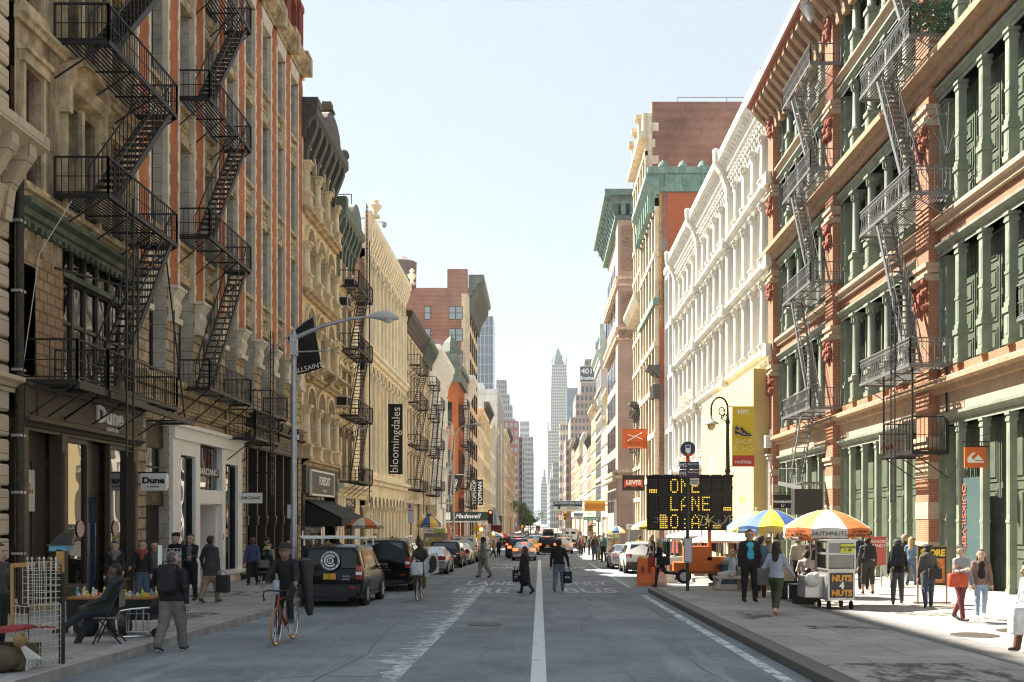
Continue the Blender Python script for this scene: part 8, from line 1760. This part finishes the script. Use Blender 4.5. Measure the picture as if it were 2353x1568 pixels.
# clothes rails
gar = [(.03,.03,.03),(.35,.08,.06),(.45,.4,.32),(.05,.08,.15),(.25,.15,.08),(.5,.35,.25),(.08,.12,.08),(.4,.38,.36),(.02,.02,.02)]
def rail(label, x, Y, w, rot, n, h=1.65):
    t = thing('clothes_rail', label, 'clothes rail', at(x, Y, .15), R(rot), 'clothes rails of the street stall'); MB().bar((-w/2,0,h),(w/2,0,h),.03).bar((-w/2,0,0),(-w/2,0,h),.03).bar((w/2,0,0),(w/2,0,h),.03).bar((-w/2,-.3,0),(-w/2,.3,0),.03).bar((w/2,-.3,0),(w/2,.3,0),.03).build('rail', galv, t)
    for k in range(n):
        xx = -w/2+w*(k+.5)/n; L = rnd.uniform(.6,1.1); d = rnd.uniform(.2,.26); b = MB(); b.ext([(-.02,h-.03),(-d,h-.14),(-d*1.15,h-L),(d*1.15,h-L),(d,h-.14),(.02,h-.03)], 'yz', xx-.025, xx+.035); b.build('garment', colm(rnd.choice(gar), 'cloth'), t)
rail('clothes rail hung with mixed garments behind the orange trailer', 1585, 43.5, 1.5, 20, 14); rail('clothes rail with pale and red garments left of the trailer', 1545, 45.5, 1.4, -15, 14); rail('dark clothes rail beside the plaid shirt man', 1700, 42.5, 1.3, 10, 12); rail('long clothes rail at the back of the stall', 1630, 50, 2.6, 5, 22)
t = thing('wire_display', 'tall wire grid display hung with dark hats at the clothes stall', 'display rack', at(1716, 40.5, .15)); b = MB()
for i in range(7): b.bar((-.4+i*.133,0,0),(-.4+i*.133,0,1.75),.014)
for j in range(13): b.bar((-.4,0,j*.145),(.4,0,j*.145),.014)
b.build('grid', galv, t)
for k in range(9): MB().ball((-.3+.3*(k%3),-.1,.8+.35*(k//3)), .13, 6, sc=(1,.8,.7)).build('hanging_hat', colm(rnd.choice(gar), 'cloth'), t)
t = thing('covered_stall', 'low stall heaped with goods under clear plastic by the bench', 'stall', at(1694, 38, .15)); MB().box(-.6,.6,-.4,.4,0,.7).build('table', colm((.05,.08,.12), 'cloth'), t); MB().ball((0,0,.75), .62, 8, sc=(1,.65,.5)).build('plastic_cover', M('clear_plastic', (.30,.28,.24), .25, var=.4, vs=5), t)
t = thing('drinks_table', 'stall table with rows of green and dark bottles under the blue umbrella', 'table', at(1760, 34, .15)); MB().box(-.9,.9,-.3,.3,0,.95).build('table', M('stall_cloth', (.35,.3,.22), .8, var=.3), t)
for k in range(12): b = MB().lathe([(.035,.95),(.035,1.12),(.014,1.19),(.014,1.23)], (-.6+k*.11,-.15,0), 8).build('bottle', colm(rnd.choice([(.05,.25,.04),(.02,.02,.02),(.3,.2,.05)]), 'bottle', .2), t)
# food carts
def foodcart(name, label, x0, x1, yt, yb, Y, pics, words, base=.15, glassy=0):
    k = Y/F0; q = at((x0+x1)/2, Y, base); t = thing(name, label, 'food cart', q); w = (x1-x0)*k; zt = zat(yt, Y)-q.z; b = MB(); d = 1.4
    b.box(-w/2,w/2,0,d,.3,zt*.52); b.box(-w/2-.04,w/2+.04,-.06,d+.05,zt-.34,zt); b.box(-w/2,w/2,d-.05,d,.5,zt-.3)
    for s in (-1,1): b.box(s*w/2-.03,s*w/2+.03,0,.06,zt*.5,zt-.3); b.box(s*w/2-.03,s*w/2+.03,d-.06,d,zt*.5,zt-.3)
    b.box(-w/2,w/2,-.02,.02,zt*.52,zt*.55); b.build('body', steel, t)
    for s in (-1,1): MB().lathe([(.25,-.05),(.25,.05)], (s*w*.4,.5,.25), 16, axis='x').build('wheel', rubber, t)
    MB().box(-w/2+.04,w/2-.04,.0,.015,zt*.55,zt-.34).build('glass', cglass, t)
    if pics:
        for i in range(4):
            for j in range(3):
                c = rnd.choice([(.6,.42,.05),(.45,.12,.04),(.55,.3,.1),(.3,.12,.05),(.6,.55,.45),(.2,.3,.1)]); MB().box(-w/2+.08+i*(w-.16)/4,-w/2+.04+(i+1)*(w-.16)/4,-.03,-.015,zt*.25+j*zt*.16,zt*.25+(j+.9)*zt*.16).build('food_picture', M('food_%d_%d' % (int(c[0]*100), int(c[1]*100)), c, .6, var=.7, vs=14), t)
    b = MB().box(-w/2,0,-.075,-.062,zt-.32,zt-.02); b.build('sign_band', white, t); MB().box(0,w/2,-.075,-.062,zt-.32,zt-.02).build('sign_band', M('lime_band', (.35,.5,.04), .6, var=.3, vs=6), t)
    if words: txt('lettering', words[0], .26, txt_k, t, (-w*.25,-.08,zt-.17), shear=.2); txt('lettering', words[1], .2, u_wh, t, (w*.25,-.08,zt-.17))
    return t
foodcart('coffee_cart', 'silver coffee cart covered in food pictures with a green lettered band', 974, 1022, 1215, 1268, 74.0, True, ('Coffee', 'Smoothies'))
foodcart('pale_cart', 'pale tall food cart with picture panels by the overhead sign pole', 1396, 1422, 1226, 1284, 72, True, ('Halal', 'Food'))
foodcart('glass_cart', 'wide glass-sided food cart behind the white parked car', 1478, 1512, 1205, 1262, 66, False, ('HOT', 'PRETZELS')) .location.x = (1462-CX)*66/F0
# ================================================================= left foreground
def grid_panel(b, x0, x1, y0, y1, z0, z1, n, m, th=.008):
    for i in range(n+1): f = i/n; b.bar((x0+(x1-x0)*f,y0+(y1-y0)*f,z0),(x0+(x1-x0)*f,y0+(y1-y0)*f,z1),th)
    for j in range(m+1): z = z0+(z1-z0)*j/m; b.bar((x0,y0,z),(x1,y1,z),th)
Yr = 14.0; kx = lambda x: (x-CX)*Yr/F0; zg = rz(Yr)+.15; wgrid = M('cream_wire', (.50,.46,.38), .5, var=.15, vs=8)
t = thing('wire_rack', 'street vendor rack of cream wire grids at the bottom left kerb', 'display rack', (kx(100), Yr, zg)); b = MB(); grid_panel(b, kx(66)-kx(100), kx(92)-kx(100)+.12, 0, .35, .02, 1.46, 6, 17); b.build('grid', wgrid, t)
b = MB(); grid_panel(b, kx(92)-kx(100)+.12, kx(10)-kx(100), .35, .5, .85, 1.42, 8, 6); grid_panel(b, kx(66)-kx(100), kx(0)-kx(100), 0, .3, .4, .85, 4, 4); b.build('grid', wgrid, t)
MB().bar((kx(0)-kx(100),.3,1.40),(kx(92)-kx(100),.3,1.44),.04,.06).bar((kx(4)-kx(100),.28,.5),(kx(4)-kx(100),.28,1.4),.035).box(.0,.10,.36,.40,1.3,1.62).build('wood_bar', M('golden_wood', (.40,.22,.06), .6), t)
for k in range(8): MB().lathe([(.012,-.12),(.018,-.03),(.006,.0),(.02,.04),(.004,.07)], (-.32+k*.055,.2+.02*(k%3),1.46), 6).build('trinket', colm(((.45,.36,.2),(.5,.5,.48),(.12,.09,.05))[k%3], 'metal', .4), t)
MB().box(-.1,.12,.36,.62,1.60,1.68).box(-.12,.14,.34,.64,1.68,1.70,1).ext([(-.1,1.70),(.12,1.70),(.12,1.86),(.02,1.84)], 'xz', .4, .6, 1).build('blue_box', [M('teal_box', (.10,.28,.36), .6), plastic], t)
t = thing('black_panel', 'tall black board standing behind the cream wire rack', 'board', (kx(122), 14.5, zg)); MB().box(-.16,-.09,0,.05,0,1.42).build('board', plastic, t)
t = thing('vendor_table', 'vendor table with a red cloth and hanging trinkets cut off by the left edge', 'table', (kx(20), 13.9, zg)); MB().ext([(-.5,.55),(.22,.60),(.34,.60),(.34,.56),(-.5,.48)], 'xz', -.35, .3).build('red_cloth', M('red_table_cloth', (.32,.035,.035), .8, var=.2), t)
MB().box(-.5,.35,-.3,.3,.05,.35).ball((.1,-.32,.2), .2, 8, sc=(1.4,.8,.9)).build('brown_bag', M('brown_canvas', (.10,.075,.04), .8, var=.4, vs=4), t); MB().ball((.38,-.34,.44), .09, 7).ball((.40,-.34,.52), .04, 5).build('pouch', M('tan_pouch', (.26,.17,.06), .8, var=.3, vs=20), t)
b = MB(); 
for k in range(5): b.tube([(.45+.05*k,-.3,.05+.03*k),(.50+.04*k,-.36,.2),(.40,-.34,.38)], .025, 5)
b.build('white_cloth', M('white_rag', (.55,.52,.47), .8, var=.2), t)
for k in range(7): MB().bar((.34+.03*k,-.1,.60),(.42+.045*k,-.12+.02*k,.58+.03*(k%3)),.022).build('red_trinket', colm(((.3,.04,.03),(.12,.03,.02),(.5,.4,.3))[k%3], 'trinket', .5), t)
person('person with black hair just showing at the left edge behind the vendor table', -3, Y=15.6, H=1.72, face=80, hs='short', top=(.05,.045,.04), bot=K)
# trinket table, seated vendor
Yt = 19.0; kt = Yt/F0; X = lambda x: (x-CX)*kt; zg = rz(Yt)+.15; xm = X(268)
t = thing('trinket_table', 'folding table of small colourful carvings draped in dark cloth beside the kerb', 'table', (xm, Yt, zg)); w2 = (X(365)-X(175))/2
MB().box(-w2,w2,-.35,.35,.66,.70).build('tabletop', M('orange_wood', (.38,.16,.05), .6, var=.3), t); MB().box(-w2-.01,w2+.01,-.34,.36,.28,.665).build('dark_cloth', M('dark_table_cloth', (.018,.02,.018), .9, var=.3), t)
for s in (-1,1):
    for q in (-1,1): MB().bar((s*w2*.9,q*.3,0),(s*w2*.86,q*.3,.66),.03).build('leg', alu, t)
cc = [(.5,.08,.04),(.6,.4,.05),(.45,.5,.1),(.1,.3,.4),(.6,.5,.35),(.35,.12,.05),(.7,.65,.5)]
for k in range(34):
    h_ = rnd.uniform(.05,.13)+(.07 if k%6 == 0 else 0); MB().lathe([(.03,0),(.035,h_*.3),(.018,h_*.55),(.03,h_*.75),(.006,h_)], (rnd.uniform(-w2*.94,w2*.94),rnd.uniform(-.3,.3),.70), 6).build('carving', colm(rnd.choice(cc), 'trinket', .5, .3, 30), t)
t = thing('postcard_rack', 'white-edged wire rack of postcards beside the trinket table', 'display rack', (X(352), Yt+.6, zg)); b = MB(); grid_panel(b, -.05, .27, 0, .1, .05, 1.55, 5, 14); b.build('grid', galv, t); MB().box(-.13,-.06,-.02,0,.4,1.62).build('edge_panel', white, t)
b = MB()
for i in range(5):
    for j in range(9): MB().box(-.04+i*.062,.012+i*.062,.03+i*.02,.04+i*.02,.62+j*.1,.70+j*.1).build('postcard', colm(rnd.choice([(.4,.3,.25),(.3,.35,.4),(.45,.4,.3),(.25,.15,.12),(.35,.4,.35)]), 'card', .6, .5, 30), t)
t = thing('hand_truck', 'shiny metal hand truck lying on its side by the kerb', 'hand truck', (X(345), Yt-.9, zg)); b = MB(); b.tube([(.35,0,.06),(-.15,0,.04),(-.24,0,.12),(-.26,0,.34),(-.18,0,.5),(0,0,.53),(.35,0,.56)], .022, 8); b.tube([(.3,.05,.12),(-.1,.05,.12),(-.1,.05,.45),(.3,.05,.45)], .012, 6, closed=True)
for k in range(3): b.bar((-.05+.13*k,.03,.08),(-.05+.13*k,.03,.52),.02)
b.build('frame', chrome, t)
for z in (.1,.5): MB().lathe([(.09,-.03),(.09,.03)], (.42,.1,z), 12, axis='y').build('wheel', rubber, t)
for xx, zz, c_, lb in ((225,.10,(.02,.02,.02),'black rubbish bag tucked under the trinket table'),(300,.08,(.04,.05,.045),'dark bag of stock on the ground by the hand truck')):
    t = thing('sack', lb, 'bag', (X(xx), Yt-.5, zg)); MB().ball((0,0,.2), .24, 8, sc=(1,.7,.9)).ball((.05,0,.42), .08, 6).build('bag_body', M('black_bag', (.012,.012,.013), .35, var=.2), t)
def folding_chair(label, loc, rot, col=(.16,.14,.10)):
    t = thing('folding_chair', label, 'chair', loc, R(rot), 'metal folding chairs'); m = colm(col, 'metal', .5)
    MB().box(-.2,.2,-.2,.2,.43,.46).build('seat', m, t); MB().box(-.2,.2,.2,.23,.62,.90).build('backrest', m, t)
    for s in (-1,1): MB().bar((s*.21,-.22,0),(s*.21,.22,.92),.025).build('leg', iron, t); MB().bar((s*.21,.24,0),(s*.21,-.14,.45),.025).build('leg', iron, t)
    MB().bar((-.21,.16,.12),(.21,.16,.12),.02).bar((-.21,-.17,.12),(.21,-.17,.12),.02).build('stretcher', iron, t)
Yv = 17.3; qv = at(250, Yv, .15)
folding_chair('metal folding chair under the vendor sitting at the trinket table', qv, -78)
person('vendor in dark clothes sitting sideways with crossed legs by the trinket table', loc=(qv.x+.02, qv.y, qv.z), H=1.72, face=-80, sit=.27, pose=dict(L=(64,38,2), Rt=(88,38,-2)), top=(.022,.026,.026), bot=(.03,.035,.045), hs='short', hair=(.012,.01,.01), skin=2, lean=-8, armL=(25,10,50), armR=(30,10,40), hood=1, shoe=(.03,.02,.02), sole=(.42,.10,.07), coat=.03)
q2 = at(612, 37.6, .15); folding_chair('grey metal folding chair under the person in the straw hat', q2, 172, (.22,.20,.18)); 
seated('person in black with a pale straw hat seated with back to us beside the cyclist', 613, 37.7, 176, .47, top=K, bot=K, hs='short', hat=('brim',(.52,.44,.24)), skin=2)
# bicycles and riders
def bicycle(label, loc, rot, fr_c, r=.34, basket=False, drop=True):
    t = thing('bicycle', label, 'bicycle', loc, R(rot), 'bicycles'); fm = colm(fr_c, 'metal', .35); tan = M('tan_tyre', (.34,.20,.07), .7, var=0)
    for y in (-.52,.52):
        o = thing('wheel', None, None, (0,y,r)); o.parent = t; MB().tube([(0,(r-.012)*math.cos(a*math.pi/16),(r-.012)*math.sin(a*math.pi/16)) for a in range(32)], .016, 6, closed=True).build('tyre', tan if drop else rubber, o, smooth=60)
        b = MB().tube([(0,(r-.035)*math.cos(a*math.pi/16),(r-.035)*math.sin(a*math.pi/16)) for a in range(32)], .009, 5, closed=True)
        for k in range(18): a = k*math.pi/9; b.bar((.02*(-1)**k,0,0),(0,(r-.035)*math.cos(a),(r-.035)*math.sin(a)),.004)
        b.build('rim', chrome, o)
    b = MB(); hd, st_, bb, ra = (0,-.38,.82), (0,.22,.86), (0,.06,.30), (0,.52,r)
    for a, c in ((hd,st_),((0,-.40,.74),bb),(st_,bb),(st_,ra),(bb,ra)): b.bar(a, c, .032)
    for s in (-1,1): b.bar((s*.04,-.41,.70),(s*.04,-.52,r),.022)
    b.bar((0,-.36,.92),(0,-.42,.68),.036); b.build('frame', fm, t); b = MB()
    if drop:
        for s in (-1,1): b.tube([(0,-.40,.97),(s*.12,-.42,.98),(s*.20,-.44,.98),(s*.215,-.54,.97),(s*.22,-.58,.90),(s*.225,-.52,.82),(s*.23,-.44,.82)], .015, 6); b.bar((s*.215,-.57,.95),(s*.205,-.60,.80),.014)
    else:
        for s in (-1,1): b.tube([(0,-.38,1.0),(s*.2,-.40,1.03),(s*.30,-.30,1.04)], .014, 6)
    b.build('handlebar', plastic if drop else chrome, t); MB().ball((0,.24,.92), .1, 6, sc=(.8,1.3,.4)).build('saddle', plastic, t); MB().lathe([(.09,-.01),(.09,.01)], (.05,.06,.30), 14, axis='x').bar((.08,.06,.30),(.08,-.02,.15),.02).bar((-.08,.06,.30),(-.08,.14,.45),.02).build('crank', alu, t)
    for s, q in ((1,(.12,-.02,.14)),(-1,(-.12,.14,.46))): MB().cbox(q, .1, .08, .025).build('pedal', M('amber_pedal', (.55,.28,.03), .5, var=0), t)
    if basket: b = MB(); 
    if basket:
        for z in (.78,.86,.94,1.02): b.tube([(-.17,-.48,z),(.17,-.48,z),(.19,-.78,z),(-.19,-.78,z)], .006, 4, closed=True)
        for k in range(8): b.bar((-.17+.34*k/7,-.78,.78),(-.17+.34*k/7,-.78,1.02),.006)
        b.build('basket', galv, t)
    return t
pb = gp(655, 1476, 0); bicycle('slim red road bicycle with tan tyres and drop handlebars ridden towards us', pb, -3, (.25,.04,.02))
cyc = person('cyclist in dark clothes and a brimmed hat riding the red road bicycle towards us', loc=(pb.x+.0, pb.y+.18, pb.z), H=1.74, face=0, sit=.535, pose=dict(L=(22,18,5), Rt=(68,72,6)), top=(.014,.013,.013), bot=(.014,.014,.015), hat=('brim',(.035,.03,.025)), lean=16, armL=(38,16,14), armR=(38,16,14), skin=1, hs='short', shoe=(.05,.045,.045), sole=(.6,.58,.55), coat=.02, bulk=1.05)
t = thing('instrument_case', 'long dark narrow case slung on the back of the brimmed-hat cyclist', 'case', (pb.x+.36, pb.y+.45, pb.z+.45), 0); MB().lathe([(.05,0),(.09,.15),(.10,.5),(.16,.9),(.14,1.05),(.02,1.1)], (0,0,0), 12).build('case', plastic, t, smooth=50); t.rotation_euler = (0,R(-6),0)
t = rbox('cloth_bag', 'small white and blue cloth bag hanging at the chest of the brimmed-hat cyclist', 'bag', (pb.x-.10, pb.y-.24, pb.z+.90), (.11,.05,.26), (.36,.40,.44))
pb = gp(963, 1379, 0); bicycle('dark city bicycle with a front wire basket beside the parked cars', pb, 0, (.10,.03,.02), basket=True, drop=False)
person('cyclist in a camouflage jacket on the bicycle with the wire basket', loc=(pb.x+.02, pb.y+.18, pb.z), H=1.7, face=4, sit=.545, pose=dict(L=(20,18,4), Rt=(66,70,5)), top=(.045,.04,.028), bot=(.16,.11,.05), hs='short', skin=2, lean=8, armL=(42,14,25), armR=(42,14,25), hood=1, shoe=(.03,.02,.018), hair=(.03,.01,.01))
rbox('plastic_bag', 'white plastic bag with red print in the wire bicycle basket', 'bag', (pb.x+.02, pb.y-.72, pb.z+.80), (.36,.26,.36), (.62,.60,.62), 0, .08); t = thing('parcel', 'large flat white parcel with a dark cap tied on, held by the basket cyclist', 'parcel', (pb.x+.34, pb.y-.40, pb.z+.72), R(10)); MB().ext([(-.12,.0),(.30,.14),(.26,.72),(.08,.70),(-.16,.45)], 'xz', -.02, .02).build('board', M('dull_white_board', (.55,.53,.5), .8), t); MB().ball((.12,-.08,.40), .12, 7, sc=(.95,.6,2.0)).ball((.05,-.1,.18), .07, 6).build('cap', M('camouflage_cloth', (.035,.03,.02), .9, var=.6, vs=25), t)
# ================================================================= air: pale haze that fades the far street
hz = bpy.data.materials.new('haze_air'); hz.use_nodes = True; t_ = hz.node_tree; t_.nodes.remove(t_.nodes['Principled BSDF'])
pv = t_.nodes.new('ShaderNodeVolumePrincipled'); pv.inputs['Color'].default_value = (.93,.95,.97,1); pv.inputs['Density'].default_value = .00010; pv.inputs['Anisotropy'].default_value = .25
t_.links.new(pv.outputs[0], t_.nodes['Material Output'].inputs['Volume'])
tag(MB().box(-950,950,-60,2300,-9,290).build('haze', hz), None, None, kind='stuff')
